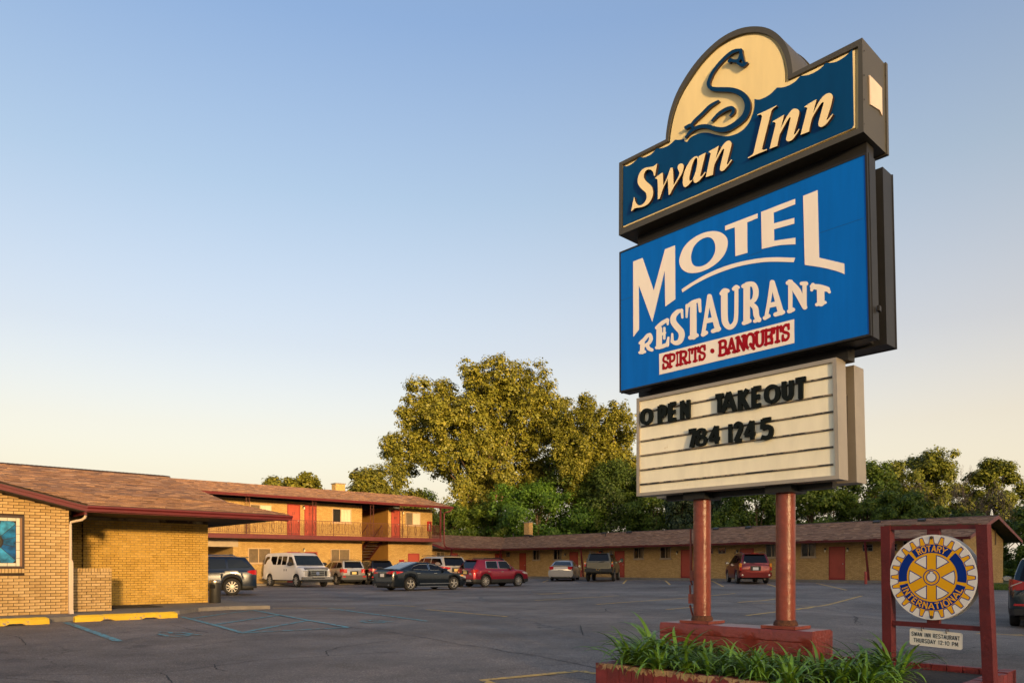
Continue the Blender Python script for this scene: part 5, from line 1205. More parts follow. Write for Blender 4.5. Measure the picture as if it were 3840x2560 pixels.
def line(txt, x0, x1, y0, y1):
    ws = [{'I': .35, ' ': .55, ':': .4, '1': .5, 'M': 1.2, 'W': 1.25}.get(c, .9) for c in txt]; tot = sum(ws)+.32*(len(txt)-1); s_ = 0; m_ = MB()
    for c, w_ in zip(txt, ws):
        a0 = x0+(x1-x0)*s_/tot; a1 = x0+(x1-x0)*(s_+w_)/tot; s_ += w_+.32
        glyph(m_, c, lambda a, b, t, a0=a0, a1=a1: pl_pt(a0+(a1-a0)*a, y0+(y1-y0)*b, t), .0056, .0042, .15, 'butt', ar=max(.14, w_*.72))
    PL.part('printed_line', m_, INK, pp)
line('SWAN INN RESTAURANT', .04, .955, .555, .80); line('THURSDAY 12:10 PM', .08, .925, .185, .43)
for x in (.245, .715):
    c = pl_pt(x, .93, 0); m_ = MB(); m_.tube([(PT+.012*math.sin(t)*0-.012*math.cos(t), c[1]+.004*math.cos(t), c[2]+.018+.024*math.sin(t)) for t in np.linspace(0, 2*PI, 14)], .004, 6); PL.part('eye_hook', m_, mat('rusty_bolt', (.10, .07, .04), .5, .7), smooth=60)

# ================================================================== planter and daylilies
PF_, PBK, QL_, QR_ = 5.95, 8.5, 5.12, 1.98
PN = Thing('planter', 'red timber planter of upright boards with flaking paint under the tall sign', 'planter', FR, 7, 3.5, -.08)
PLK = mat('flaking_red_board', (.165, .020, .020), .6, var=.3, vscale=5, bump=.4, bscale=40, dirt=((.42, .27, .13), 5.5, .70), isl=.2)
RAW = mat('bare_weathered_wood', (.36, .23, .115), .85, var=.35, vscale=14, bump=.5, bscale=50, dirt=((.14, .03, .025), 9, .53))
q = QL_
while q > QR_:
    w_ = random.uniform(.125, .16); m_ = MB(); zt = .165+random.uniform(-.008, .004); m_.box(PF_, PF_+.10, q-w_+.006, q, -.14, zt)
    b_ = PN.part('board', m_, PLK)
    m_ = MB(); n = 6; e_ = [(q-(w_-.006)*k/n, zt-random.uniform(.012, .075)) for k in range(n+1)]; m_.prism([[(q, zt+.001), (q-w_+.006, zt+.001)]+e_[::-1]], lambda a, z, t: (t, a, z), PF_-.0025, PF_+.02); PN.part('bare_patch', m_, RAW, b_)
    q -= w_
p = PF_+.10
while p < PBK:
    for qq in (QL_-.10, QR_): PN.part('board', MB().box(p+.004, p+.14, qq, qq+.10, -.14, .16+random.uniform(-.01, .005)), PLK)
    p += .145
q = QL_-.1
while q > QR_+.1: PN.part('board', MB().box(PBK-.1, PBK, q-.14, q-.004, -.14, .16), PLK); q -= .145
PN.part('soil', MB().box(PF_+.1, PBK-.1, QR_+.1, QL_-.1, -.1, .10), mat('soil', (.035, .022, .014), .95, var=.4, vscale=12, bump=.8, bscale=30))
LEAF = mat('daylily_leaf', (.110, .225, .022), .42, var=.25, vscale=4, isl=.40)
lb = LEAF.node_tree.nodes['Principled BSDF']; lb.inputs['Subsurface Weight'].default_value = 0.0
def daylily(seed, n=46, hh=.44):
    rnd = random.Random(seed); mb = MB()
    for k in range(n):
        az = rnd.uniform(0, 2*PI); L_ = hh*rnd.uniform(.75, 1.45); w0 = rnd.uniform(.022, .040); el = rnd.uniform(.75, 1.45); bend = rnd.uniform(1.2, 3.0); r0 = rnd.uniform(0, .05)
        x, z = r0, 0.0; a = el; tw = rnd.uniform(-.5, .5); rows = []; ns_ = 8
        for i in range(ns_+1):
            t = i/ns_; w_ = w0*(1-.15*t) if t < .5 else w0*(.925*(1-((t-.5)/.5)**1.6)+.02)
            azz = az+tw*t*t*.6; c, s_ = math.cos(azz), math.sin(azz); nx, ny = -s_, c
            rows.append([(x*c+nx*w_/2, x*s_+ny*w_/2, z+.0), (x*c, x*s_, z-w_*.22), (x*c-nx*w_/2, x*s_-ny*w_/2, z)])
            a = el-bend*t**1.5; x += math.cos(a)*L_/ns_; z += math.sin(a)*L_/ns_
        mb.grid(rows)
    return mesh_of('daylily', mb, LEAF, 180, recalc=False)
protos = [daylily(s) for s in range(6)]
rnd = random.Random(3); cl = []
for k in range(14): cl.append((6.14+rnd.uniform(-.05, .10), 5.02-k*.215+rnd.uniform(-.06, .06), 1.0))
for k in range(12): cl.append((6.62+rnd.uniform(-.08, .10), 4.95-k*.235+rnd.uniform(-.07, .07), .95))
for k in range(8): cl.append((6.98+rnd.uniform(-.05, .05), 4.90-k*.33+rnd.uniform(-.07, .07), .78))
cl += [(7.15, 2.95, 1.0), (7.3, 2.65, 1.1), (7.5, 3.0, 1.05), (7.8, 2.9, 1.0), (7.3, 2.35, .9), (7.7, 2.5, 1.0), (6.45, 4.98, 1.15), (6.8, 5.0, 1.15), (6.6, 4.85, 1.2), (7.0, 2.5, .95)]
cl = [c for c in cl if c[1] > 2.62 and not (c[1] < 2.9 and c[0] < 6.5) and c[1] < 4.98]
for i, (p, q, s_) in enumerate(cl):
    s_ *= 1.14 if q > 4.5 else (.92 if p > 7.1 or q < 3.2 else .88)
    o = bpy.data.objects.new('daylily', protos[i % 6]); COL.objects.link(o); x, y = FR.xy(p, q); o.location = (x, y, .09); o.rotation_euler = (0, 0, rnd.uniform(0, 6.28)); o.scale = (s_, s_, s_*rnd.uniform(.85, 1.0))
    tag(o, 'green daylily clump with arching strap leaves in the red timber planter', 'daylily', 'daylilies in the planter')
# ================================================================== vehicles
def paintm(name, col, metal=.35, rough=.28): return mat(name, col, rough, metal, var=.02, coat=.45)
CGL = mat('car_glass', (.012, .017, .018), .03, spec=.45, var=0); CGLT = mat('tinted_glass', (.003, .003, .004), .05, spec=.35, var=0)
BLKP = mat('black_trim', (.012, .012, .012), .55, var=.1); TYRE = mat('tyre_rubber', (.016, .015, .014), .8, var=.2, bump=.2, bscale=60); RIMS = mat('alloy_rim', (.45, .43, .39), .5, .7, var=.05); RIMD = mat('rim_dark', (.02, .02, .02), .5)
CHR = mat('chrome', (.72, .70, .66), .10, 1.0, var=0); TAIL = mat('red_lens', (.42, .010, .014), .18, coat=1, var=.1, vscale=30); AMB = mat('amber_lens', (.70, .24, .02), .2, coat=1); CLR = mat('clear_lens', (.62, .58, .52), .12, .3, coat=1, var=.3, vscale=40)
PLT = mat('plate_white_blue', (.70, .66, .62), .5, var=.1, vscale=30, dirt=((.10, .12, .30), 40, .60)); PLY = mat('plate_yellow', (.62, .45, .16), .5, var=.1, dirt=((.06, .06, .12), 45, .60)); INT = mat('cabin_dark', (.01, .01, .01), .9)
UND = mat('underbody', (.008, .008, .008), .9)
WHEELS = {}
def wheel_meshes(R, style, wd=.215):
    k = (round(R, 3), style)
    if k in WHEELS: return WHEELS[k]
    h_ = wd/2; ri = .66 if style != 'truck' else .56
    t = MB().lathe([(R*ri, -h_*.8), (R*(ri+.04), -h_*.95), (R*.88, -h_), (R*.97, -h_*.82), (R, -h_*.5), (R, h_*.5), (R*.97, h_*.82), (R*.88, h_), (R*(ri+.04), h_*.95), (R*ri, h_*.8)], n=28, axis='y')
    rm = MB().lathe([(R*ri*1.01, h_*.85), (R*ri*.95, h_*.80), (R*ri*.92, h_*.3)], n=28, axis='y', m=0, caps=False)
    rm.lathe([(R*ri*.93, h_*.28), (R*.2, h_*.32), (0, h_*.32)], n=24, axis='y', m=1)
    n = {'ten': 10, 'five': 5, 'twin': 5, 'cap': 8, 'six': 6, 'truck': 6}[style]
    for j in range(n):
        a = 2*PI*j/n+PI/2
        for da in ((-.13, .13) if style in ('twin', 'five') else (0,)):
            c0, c1 = (math.cos(a+da*1.6), math.sin(a+da*1.6)), (math.cos(a+da*.75), math.sin(a+da*.75)); y0, y1 = h_*.86, h_*.72
            rm.bar((R*.10*c0[0], y0, R*.10*c0[1]), (R*ri*.97*c1[0], y1, R*ri*.97*c1[1]), {'ten': .030, 'five': .034, 'twin': .027, 'cap': .062, 'six': .062, 'truck': .06}[style]*R/.34, .035, up=(0, 1, 0))
    rm.lathe([(R*.20, h_*.6), (R*.18, h_*.92), (R*.10, h_*.97), (0, h_*.97)], n=16, axis='y')
    WHEELS[k] = (mesh_of('tyre', t, TYRE, 40), mesh_of('rim', rm, [RIMS, RIMD], 30)); return WHEELS[k]
def interp(pts, x):
    P = sorted(pts); return float(np.interp(x, [p[0] for p in P], [p[1] for p in P]))
class Car:
    def __init__(s, name, label, loc, head, L, W, top, gh, paint, wr=.335, wbase=2.7, fover=.92, sill=.24, belt=.93, tum=.42, wheel='five', clad=0, cladm=None, group='cars parked in the motel lot', ride=0.0, ra=None, track=0):
        s.L, s.W, s.paint = L, W, paint; hl = L/2
        s.root = bpy.data.objects.new(name, None); COL.objects.link(s.root); s.root.location = loc; s.root.rotation_euler = (0, 0, head); tag(s.root, label, 'van' if 'van' in name else 'car', group)
        s.xf = hl-fover; s.xr = s.xf-wbase; ra = ra or wr*1.17
        s.top = lambda x: interp(top, x)+ride
        s.plan = lambda x: 1-.05*(abs(x)/hl)**3-.10*max(0, (abs(x)-hl+.28)/.28)**2
        xs = set(np.linspace(-hl, hl, 30))
        for xw in (s.xf, s.xr):
            for k in range(13): xs.add(xw-ra+2*ra*k/12)
            xs.add(xw-ra-.002); xs.add(xw+ra+.002)
        for e_ in (.03, .08, .14): xs.add(hl-e_); xs.add(-hl+e_)
        xs = sorted(x for x in xs if -hl <= x <= hl)
        def zb(x):
            b = sill+ride+(.06*max(0, (abs(x)-hl+.5)/.5))
            for xw in (s.xf, s.xr):
                d = abs(x-xw)
                if d < ra+.0005: b = max(b, wr+ride*.0+math.sqrt(max(0, ra*ra-d*d)))
            return b
        s.zb = zb
        rows = []; sec = [(.86, 0, 0), (.955, 0, .0), (.992, .18, 0), (1.0, .42, 0), (.998, .62, 0), (.985, .84, 0), (.955, 1, -.045), (.90, 1, -.008), (.60, 1, .012), (0, 1, .022)]
        s.sec = sec
        for x in xs:
            w_ = W/2*s.plan(x); b, t = zb(x), s.top(x); t = max(t, b+.08)
            half = [(w_*a, b+(t-b)*f+d) for a, f, d in sec]; rows.append([(x, y, z) for y, z in half]+[(x, -y, z) for y, z in half[-2::-1]])
        m_ = MB().grid(rows); n = len(rows[0]); m_.f.append(tuple(range(n))[::-1]); m_.m.append(0); m_.f.append(tuple(range((len(rows)-1)*n, len(rows)*n))); m_.m.append(0)
        # greenhouse
        yb = W/2*belt; zbelt = s.top(gh[len(gh)//2][0]); s.yg = lambda z, x=0: (yb-(z-ride-(zbelt-ride))*tum)*min(1, s.plan(x)+.012)
        gh = [(x, z+ride) for x, z in gh]; s.gh = gh; gx = sorted(set(list(np.linspace(gh[-1][0], gh[0][0], 26))+[g[0] for g in gh])); rows = []
        for x in gx:
            z = interp(gh, x); base = s.top(x)-.06; hgt = max(.03, z-base); k = min(1, hgt/.45); flat = 1 if z > max(g[1] for g in gh)-.09 else 0
            y0 = s.yg(base, x); y1 = s.yg(z-.05*k, x); half = [(y0, base), (s.yg(base+(z-.05*k-base)*.5, x), base+(z-.05*k-base)*.5), (y1, z-.05*k), (y1-.035*k, z-.012*k), (y1-.12*k, z), (y1*.5, z+.012*flat), (0, z+.018*flat)]
            rows.append([(x, y, zz) for y, zz in half]+[(x, -y, zz) for y, zz in half[-2::-1]])
        m_.grid(rows); n = len(rows[0]); i = len(m_.v)
        m_.f.append(tuple(i-len(rows)*n+k for k in range(n))[::-1]); m_.m.append(0); m_.f.append(tuple(i-n+k for k in range(n))); m_.m.append(0)
        s.body = s.part('body', m_, paint, smooth=38)
        u = MB(); u.box(-hl+.12, hl-.12, -W/2+.25, W/2-.25, sill+ride-.05, 1.0*s.top(0)-.12)
        for xw in (s.xf, s.xr):
            for sg in (-1, 1):
                rws = []
                for k in range(13): a = PI*k/12; rws.append([(xw+(ra-.006)*math.cos(a), sg*(W/2-.27), wr+(ra-.006)*math.sin(a)), (xw+(ra-.006)*math.cos(a), sg*(W/2-.045), wr+(ra-.006)*math.sin(a))])
                u.grid(rws)
        s.part('underbody', u, UND)
        ty, rm = wheel_meshes(wr, wheel)
        for xw in (s.xf, s.xr):
            for sg in (1, -1):
                t_ = bpy.data.objects.new('wheel', ty); COL.objects.link(t_); t_.parent = s.root; t_.location = (xw, sg*(W/2-.135+track), wr)
                if sg < 0: t_.rotation_euler = (0, 0, PI)
                r_ = bpy.data.objects.new('rim', rm); COL.objects.link(r_); r_.parent = t_
        if clad:
            rws = []
            for x in xs:
                w_ = W/2*s.plan(x)+.008; b = zb(x); t = min(b+clad if b > sill+ride+.10 and b > wr*.9 else sill+ride+clad+.04, s.top(x)-.05)
                arch = b > wr*.98
                t = b+.06 if arch else max(b+.05, sill+ride+clad)
                half = [(w_*.86, b-.004), (w_*.965, b-.004), (w_*.998, b+(t-b)*.5), (w_*1.0, t)]
                rws.append([(x, y, z) for y, z in half]); 
            m1 = MB().grid(rws); m1.grid([[(x, -y, z) for x, y, z in r] for r in rws])
            for e_, r in ((1, rws[-1]), (-1, rws[0])): x = e_*(hl+.008); z0, z1 = r[0][2], r[-1][2]; y = r[-1][1]; m1.quad((x, -y, z0), (x, y, z0), (x, y, z1), (x, -y, z1))
            s.part('cladding', m1, cladm or BLKP, smooth=40)
    def part(s, name, mb, mats, parent=None, smooth=None, label=None):
        me = mesh_of(name, mb, mats, smooth); o = bpy.data.objects.new(name, me); COL.objects.link(o); o.parent = parent or s.root; return o
    def side_glass(s, polys, mt=CGLT, trim=None, names='side_window'):
        for pl in polys:
            for sg in (1, -1):
                m_ = MB().prism([pl], lambda x, z, t: (x, sg*(s.yg(z, x)+t), z), .007, -.01)
                o = s.part(names, m_, mt)
                if trim:
                    m2 = MB(); n = len(pl)
                    for i in range(n):
                        a, b = pl[i], pl[(i+1) % n]; m2.bar((a[0], sg*(s.yg(a[1], a[0])+.008), a[1]), (b[0], sg*(s.yg(b[1], b[0])+.008), b[1]), .02, .012)
                    s.part('window_trim', m2, trim, o)
    def screen(s, i, j, name, mt=CGL, lo=.05, hi=.04, ins=.06):
        """glass between roof-line points i and j"""
        (x0, z0), (x1, z1) = s.gh[i], s.gh[j]; d = math.hypot(x1-x0, z1-z0); ux, uz = (x1-x0)/d, (z1-z0)/d; nx, nz = (uz, -ux) if (uz*(1 if i < j else -1)) > 0 else (uz, -ux)
        if nz < 0: nx, nz = -nx, -nz
        ax, az = x0+ux*lo, z0+uz*lo; bx_, bz = x1-ux*hi, z1-uz*hi; rows = []
        for x, z in ((ax, az), (bx_, bz)):
            y = s.yg(z, x)-ins; rows.append([(x+nx*.010, yy, z+nz*.010) for yy in (-y, -y*.5, 0, y*.5, y)])
        m_ = MB().grid(rows); back = [[(x-nx*.02, y, z-nz*.02) for x, y, z in r] for r in rows]; m_.grid(back); return s.part(name, m_, mt, smooth=180)
    def box(s, name, x, y, z, sx, sy, sz, mt, mirror=True, bev=0, parent=None):
        out = None
        for sg in ((1, -1) if mirror else (1,)):
            m_ = MB(); m_.box(x-sx/2, x+sx/2, sg*y-sy/2, sg*y+sy/2, z-sz/2, z+sz/2); out = s.part(name, m_, mt, parent)
        return out
    def poly(s, name, pts, mt, mirror=True, th=.02, axis='x', at=0):
        """flat piece: axis 'x' pts are (y, z) at x=at; axis 'y' pts are (x, z) laid on the body side"""
        for sg in ((1, -1) if mirror else (1,)):
            if axis == 'x': m_ = MB().prism([[(sg*y, z) for y, z in pts]], lambda a, b, t: (at+t, a, b), 0, th)
            else: m_ = MB().prism([pts], lambda a, b, t: (a, sg*(s.W/2*s.plan(a)*.985+t), b), .012, -.03)
            s.part(name, m_, mt)
    def lamp(s, name, prof, mt):
        """wrap-round lamp at the rear or front corner: (x, y offset from side, z0, z1) rows"""
        for sg in (1, -1):
            rows = [[(x, sg*(s.W/2*s.plan(max(min(x, s.L/2), -s.L/2))*.99+dy), z0), (x, sg*(s.W/2*s.plan(max(min(x, s.L/2), -s.L/2))*.985+dy), z1)] for x, dy, z0, z1 in prof]
            s.part(name, MB().grid(rows), mt, smooth=30)
    def mirrors(s, x, z, mt, sz=1.0):
        for sg in (1, -1):
            y = s.W/2+.09*sz; m_ = MB(); rows = []
            for k, (dx, r) in enumerate(((.09, .3), (.06, .85), (0, 1), (-.07, 1), (-.085, .92))): rows.append([(x+dx, sg*y+math.cos(a)*.115*sz*r, z+math.sin(a)*.075*sz*r) for a in np.linspace(0, 2*PI, 13)[:-1]])
            m_.grid(rows, close=True); n = 12; m_.f.append(tuple(range(4*n, 5*n))); m_.m.append(0); o = s.part('mirror', m_, mt, smooth=50)
            s.part('mirror_glass', MB().prism([[(sg*y+math.cos(a)*.095*sz, z+math.sin(a)*.062*sz) for a in np.linspace(0, 2*PI, 13)[:-1]]], lambda a, b, t: (x-.088-t, a, b), 0, .004), CHR, o); s.part('mirror_arm', MB().bar((x, sg*(s.W/2-.08), z-.04), (x, sg*y, z-.03), .05, .05), BLKP, o)
    def rails(s, x0, x1, z, y, mt=BLKP, cross=False):
        for sg in (1, -1): s.part('roof_rail', MB().tube([(x0, sg*y, z-.04), (x0-.12, sg*y, z+.03), (x1+.12, sg*y, z+.03), (x1, sg*y, z-.04)], .016, 6), mt, smooth=60)
        if cross:
            for x in (x0-.35, x1+.35): s.part('cross_bar', MB().bar((x, -y, z+.035), (x, y, z+.035), .05, .025), mt)
def ang(d): return math.radians(d)
def from_wheel(u, v, head, lx, ly, gz=None):
    """world place of a car whose wheel at local (lx, ly) touches the ground at the pixel"""
    c = gpt(u, v); 
    if gz is not None: Y = (H-gz)*F/(v-V0); c = Vector(((u-CX)/F*Y, Y, gz))
    h = head; return (c.x-(lx*math.cos(h)-ly*math.sin(h)), c.y-(lx*math.sin(h)+ly*math.cos(h)), c.z if gz is None else gz)
def grd(l): return (l[0], l[1], ground_z(l[0], l[1]))
def suv(name, label, loc, head, paint, L=4.6, W=1.84, Hh=1.66, wheel='five', clad=.14, beltz=1.08, glass=CGLT, wr=.345, rear_slope=.28, hoodz=1.0, wbase=2.7, sill=.26, quarter=True, trim=None, tailz=None, ride=0, ra=None, fover=.9, track=0, roof_front=None, nose=.72):
    hl = L/2; cx_ = hl-fover-.42; rf = roof_front or cx_-.78
    top = [(hl, nose), (hl-.06, nose+.12), (hl-.42, hoodz-.03), (cx_+.1, hoodz+.05), (cx_-.4, beltz-.02), (-hl+.5, beltz+.02), (-hl+.08, beltz-.0), (-hl, beltz-.10)]
    gh = [(cx_+.12, hoodz+.03), (rf, Hh-.09), (rf-.4, Hh-.012), (-hl+.95, Hh-.02), (-hl+rear_slope+.12, Hh-.06), (-hl+.05, beltz+.0)]
    c = Car(name, label, loc, head, L, W, top, gh, paint, wr, wbase, fover, sill, .925, .36, wheel, clad, ride=ride, ra=ra, track=track); r = ride
    zt, zl = Hh-.12+r, beltz+.035+r; bx = cx_-1.15; cxr = bx-.98
    c.side_glass([[(cx_-.12, zl-.01), (rf+.06, zt-.03), (rf-.12, zt), (bx+.07, zt), (bx+.07, zl)], [(bx-.03, zl), (bx-.03, zt), (cxr+.12, zt-.01), (cxr+.05, zl+.02)]], glass, trim)
    if quarter: c.side_glass([[(cxr-.03, zl+.03), (cxr+.02, zt-.01), (-hl+rear_slope+.28, zt-.03), (-hl+.22, zl+.12), (-hl+.30, zl+.05)]], glass, trim)
    c.screen(0, 1, 'windshield', CGL); c.screen(5, 4, 'rear_window', CGLT, .07, .05, .10)
    c.mirrors(cx_-.22, beltz+.06+r, paint)
    for sg in (1, -1):
        for x in (bx+.25, cxr+.22): c.part('door_handle', MB().box(x-.09, x+.09, sg*(W/2-.006), sg*(W/2+.02), beltz-.16+r, beltz-.13+r), paint if not trim else CHR)
    c.part('spoiler', MB().box(-hl+rear_slope-.02, -hl+rear_slope+.3, -.56, .56, Hh-.065+r, Hh-.035+r), paint)
    return c
def rear_kit(c, hl, tz0, tz1, ty, plate=PLT, pz=.92, lamp='std', wiper=True, badge=CHR):
    if lamp == 'std': c.lamp('tail_light', [(-hl+.34, .004, tz0+.06, tz1), (-hl+.16, .006, tz0+.02, tz1), (-hl+.02, .006, tz0, tz1), (-hl-.012, -.03, tz0, tz1), (-hl-.014, -ty, tz0+.02, tz1-.01)], TAIL)
    c.part('plate', MB().box(-hl-.022, -hl-.010, -.16, .16, pz-.08, pz+.08), plate)
    c.part('plate_recess', MB().box(-hl-.010, -hl+.02, -.30, .30, pz-.12, pz+.12), BLKP)
    c.part('badge', MB().box(-hl-.018, -hl, -.28, .28, pz+.135, pz+.165), badge)
    if wiper: c.part('wiper', MB().bar((-hl+.02, .05, tz1+.05), (-hl+.03, .42, tz1+.10), .02, .02), BLKP)

# --- dark blue crossover half hidden by the brick corner
BLUC = paintm('dark_blue_paint', (.004, .013, .034), .15)
L_, W_ = 4.65, 1.84; hd = ang(200); wr = .355; xf = L_/2-.95; xr = xf-2.72
c = suv('parked_crossover', 'dark blue crossover half hidden behind the restaurant corner', grd(from_wheel(870, 2230.6, hd, xr, W_/2-.13)), hd, BLUC, L_, W_, 1.65, 'ten', .13, 1.07, CGL, wr, .34, 1.0, 2.72, .25, fover=.95)
c.lamp('tail_light', [(-L_/2+.36, .006, .96, 1.02), (-L_/2+.16, .008, .88, 1.06), (-L_/2+.02, .008, .86, 1.06), (-L_/2-.012, -.05, .88, 1.05), (-L_/2-.014, -.35, .95, 1.05)], TAIL); c.rails(.5, -1.5, 1.66, .62, mat('roof_rail_silver', (.5, .5, .5), .3, .8)); c.box('shark_fin', -1.3, 0, 1.70, .14, .03, .07, BLUC, False)
# --- white passenger van
WHP = paintm('white_van_paint', (.70, .66, .62), 0, .35); hd = F2.ang-PI/2+.02; L_, W_, r = 5.45, 2.0, .37; hl = L_/2; xf = hl-.85; xr = xf-3.5
loc = grd(from_wheel(1115, 2196, hd, xf, -(W_/2-.14), .07))
top = [(hl, .92), (hl-.05, 1.02), (hl-.35, 1.17), (hl-.95, 1.26), (-hl, 1.26)]
gh = [(hl-.82, 1.24), (hl-1.50, 1.93), (hl-1.85, 2.05), (0, 2.09), (-hl+.5, 2.07), (-hl+.14, 1.98), (-hl+.04, 1.25)]
v = Car('passenger_van', 'white passenger van parked nose out before the motel', loc, hd, L_, W_, top, gh, WHP, r, 3.5, .85, .42, .955, .20, 'cap', ra=.44)
v.side_glass([[(hl-1.08, 1.32), (hl-1.55, 1.80), (hl-1.92, 1.84), (hl-1.92, 1.28)], [(hl-2.15, 1.34), (hl-2.15, 1.86), (hl-2.72, 1.87), (hl-2.72, 1.34)], [(hl-2.85, 1.34), (hl-2.85, 1.87), (hl-3.32, 1.87), (hl-3.32, 1.34)], [(hl-3.48, 1.35), (hl-3.48, 1.87), (-hl+.5, 1.86), (-hl+.30, 1.72), (-hl+.24, 1.38)]])
v.screen(0, 1, 'windshield', CGL, .06, .05, .05); v.screen(6, 5, 'rear_window', CGLT, .15, .05, .15); v.mirrors(hl-1.22, 1.38, BLKP, 1.5)
gm = mat('grille_dark', (.03, .03, .03), .4, .5)
v.part('grille', MB().box(hl-.02, hl+.015, -.62, .62, .66, .98), gm); fr_ = MB()
for y0, y1, z0, z1 in ((-.66, .66, .97, 1.05), (-.66, -.60, .64, .97), (.60, .66, .64, .97), (-.60, .60, .64, .68), (-.46, -.42, .68, .97), (.42, .46, .68, .97), (-.42, .42, .75, .78), (-.42, .42, .86, .89)): fr_.box(hl-.01, hl+.035, y0, y1, z0, z1)
v.part('grille_frame', fr_, CHR); v.part('oval_badge', MB().lathe([(.11, 0), (.11, .012), (0, .014)], hl+.036, 0, .82, 20, 'x'), mat('badge_blue', (.25, .30, .45), .25, .6))
v.lamp('headlight', [(hl-.22, .006, .68, .98), (hl-.06, .004, .66, .99), (hl+.012, -.04, .66, .99), (hl+.02, -.24, .67, .98)], CLR)
bp = MB(); bp.box(hl-.10, hl+.13, -.98, .98, .46, .62); v.part('front_bumper', bp, mat('satin_chrome', (.42, .40, .37), .25, .9)); v.part('valance', MB().box(hl-.12, hl+.08, -.94, .94, .30, .459), BLKP); v.part('bumper_slot', MB().box(hl+.125, hl+.135, -.42, .42, .52, .58), BLKP)
v.part('rear_bumper', MB().box(-hl-.12, -hl+.05, -.96, .96, .45, .62), CHR)
for x in (hl-2.0, hl-2.28): v.box('door_handle', x, W_/2-.0, 1.02, .045, .03, .13, BLKP)
for x in (hl-1.20, hl-.95): v.part('wiper', MB().bar((hl-.88, .2 if x < hl-1 else -.55, 1.30), (hl-.98, .7 if x < hl-1 else -.05, 1.40), .025, .02), BLKP)
# --- silver sport-utility, rear toward the viewer
SIL = paintm('silver_paint', (.46, .44, .41), .6); hd = F2.ang+PI/2-.10; L_, W_ = 4.5, 1.84; hl = L_/2
loc = grd(from_wheel(1318, 2187, hd, -hl+.45, 0, .08))
c = suv('parked_suv', 'silver compact SUV with black roof rack and dark lower bumper beside the white van', loc, hd, SIL, L_, W_, 1.66, 'five', .30, 1.08, CGLT, .35, .22, .98, 2.62, .27)
rear_kit(c, hl, .80, 1.08, .26, PLY, .80); c.rails(.7, -1.75, 1.68, .60, BLKP, True)
for sg in (1, -1): c.part('reflector', MB().box(-hl-.03, -hl+.01, sg*.72-.11, sg*.72+.11, .52, .60), TAIL)
c.part('bumper', MB().box(-hl-.022, -hl+.2, -.90, .90, .36, .66), mat('grey_plastic', (.06, .06, .062), .5))
# --- black compact SUV behind the sedan
BLK = paintm('black_paint', (.006, .006, .006), .2, .2); hd = F2.ang+PI/2-.22; L_, W_ = 4.52, 1.84; hl = L_/2
loc = grd(from_wheel(1378.6, 2186, hd, -hl+.92, W_/2-.13, .09))
c = suv('parked_suv', 'black compact SUV with red tail lights behind the black sedan', loc, hd, BLK, L_, W_, 1.68, 'five', .16, 1.10, CGLT, .355, .30, 1.0, 2.69, .26)
c.lamp('tail_light', [(-hl+.46, .006, 1.04, 1.08), (-hl+.2, .008, .94, 1.10), (-hl+.02, .008, .92, 1.10), (-hl-.012, -.05, .92, 1.09), (-hl-.014, -.36, .98, 1.07)], TAIL); c.rails(.5, -1.5, 1.70, .62); rear_kit(c, hl, .9, 1.1, .3, PLT, .86, 'none'); c.box('reflector', -hl-.01, .74, .52, .04, .12, .08, TAIL)
# --- sedans
def sedan(name, label, loc, head, paint, L=4.87, W=1.85, Hh=1.47, wheel='twin', wr=.34, wbase=2.85, glass=CGLT, trim=None, sporty=True, fover=.93):
    hl = L/2
    top = [(hl, .56), (hl-.06, .66), (hl-.35, .78), (hl-.9, .90), (hl-1.35, .97), (0, .99), (-hl+1.0, 1.06), (-hl+.22, 1.08), (-hl+.04, 1.05), (-hl, .95)]
    gh = [(hl-1.22, .95), (hl-2.05, 1.36), (hl-2.55, Hh-.01), (hl-3.15, Hh-.02), (-hl+1.25, 1.32), (-hl+.48, 1.075)] if sporty else [(hl-1.30, .95), (hl-2.02, 1.38), (hl-2.45, Hh-.01), (-hl+1.75, Hh-.02), (-hl+1.35, 1.38), (-hl+.72, 1.07)]
    c = Car(name, label, loc, head, L, W, top, gh, paint, wr, wbase, fover, .20, .90, .50, wheel, 0)
    zl = 1.04; a = hl-1.60; bx = hl-2.55
    rearp = [(bx-.04, zl+.01), (bx-.04, Hh-.125), (bx-.55, Hh-.135), (bx-.95, Hh-.235), (bx-1.12, zl+.075), (bx-.98, zl+.03)] if sporty else [(bx-.04, zl+.01), (bx-.04, Hh-.12), (bx-.60, Hh-.13), (bx-.98, zl+.18), (bx-.92, zl+.03)]
    c.side_glass([[(a, zl), (hl-2.0, Hh-.21), (hl-2.3, Hh-.13), (bx+.04, Hh-.12), (bx+.04, zl)], rearp], glass, trim)
    c.screen(0, 1, 'windshield', CGL, .05, .03, .08); c.screen(5, 4, 'rear_window', CGL if not sporty else CGLT, .06, .0, .10)
    if sporty: c.screen(4, 3, 'rear_window', CGLT, .0, .12, .12)
    c.mirrors(hl-1.62, 1.06, paint)
    for sg in (1, -1):
        for x in (bx+.32, bx-.75): c.part('door_handle', MB().box(x-.10, x+.10, sg*(W/2-.006), sg*(W/2+.022), .86, .89), CHR if trim else paint)
    c.lamp('headlight', [(hl-.55, .005, .74, .78), (hl-.25, .006, .64, .76), (hl-.06, .006, .60, .70), (hl+.006, -.1, .60, .66), (hl+.01, -.35, .60, .65)], CLR)
    return c
hd = ang(44.5); L_, W_ = 4.87, 1.85; hl = L_/2; xf = hl-.93; xr = xf-2.85
NVB = paintm('blue_black_paint', (.006, .010, .016), .3, .18)
c = sedan('parked_sedan', 'glossy black sedan with chrome window trim in the middle of the lot', grd(from_wheel(1535.7, 2213.6, hd, xr, -(W_/2-.13))), hd, NVB, trim=CHR)
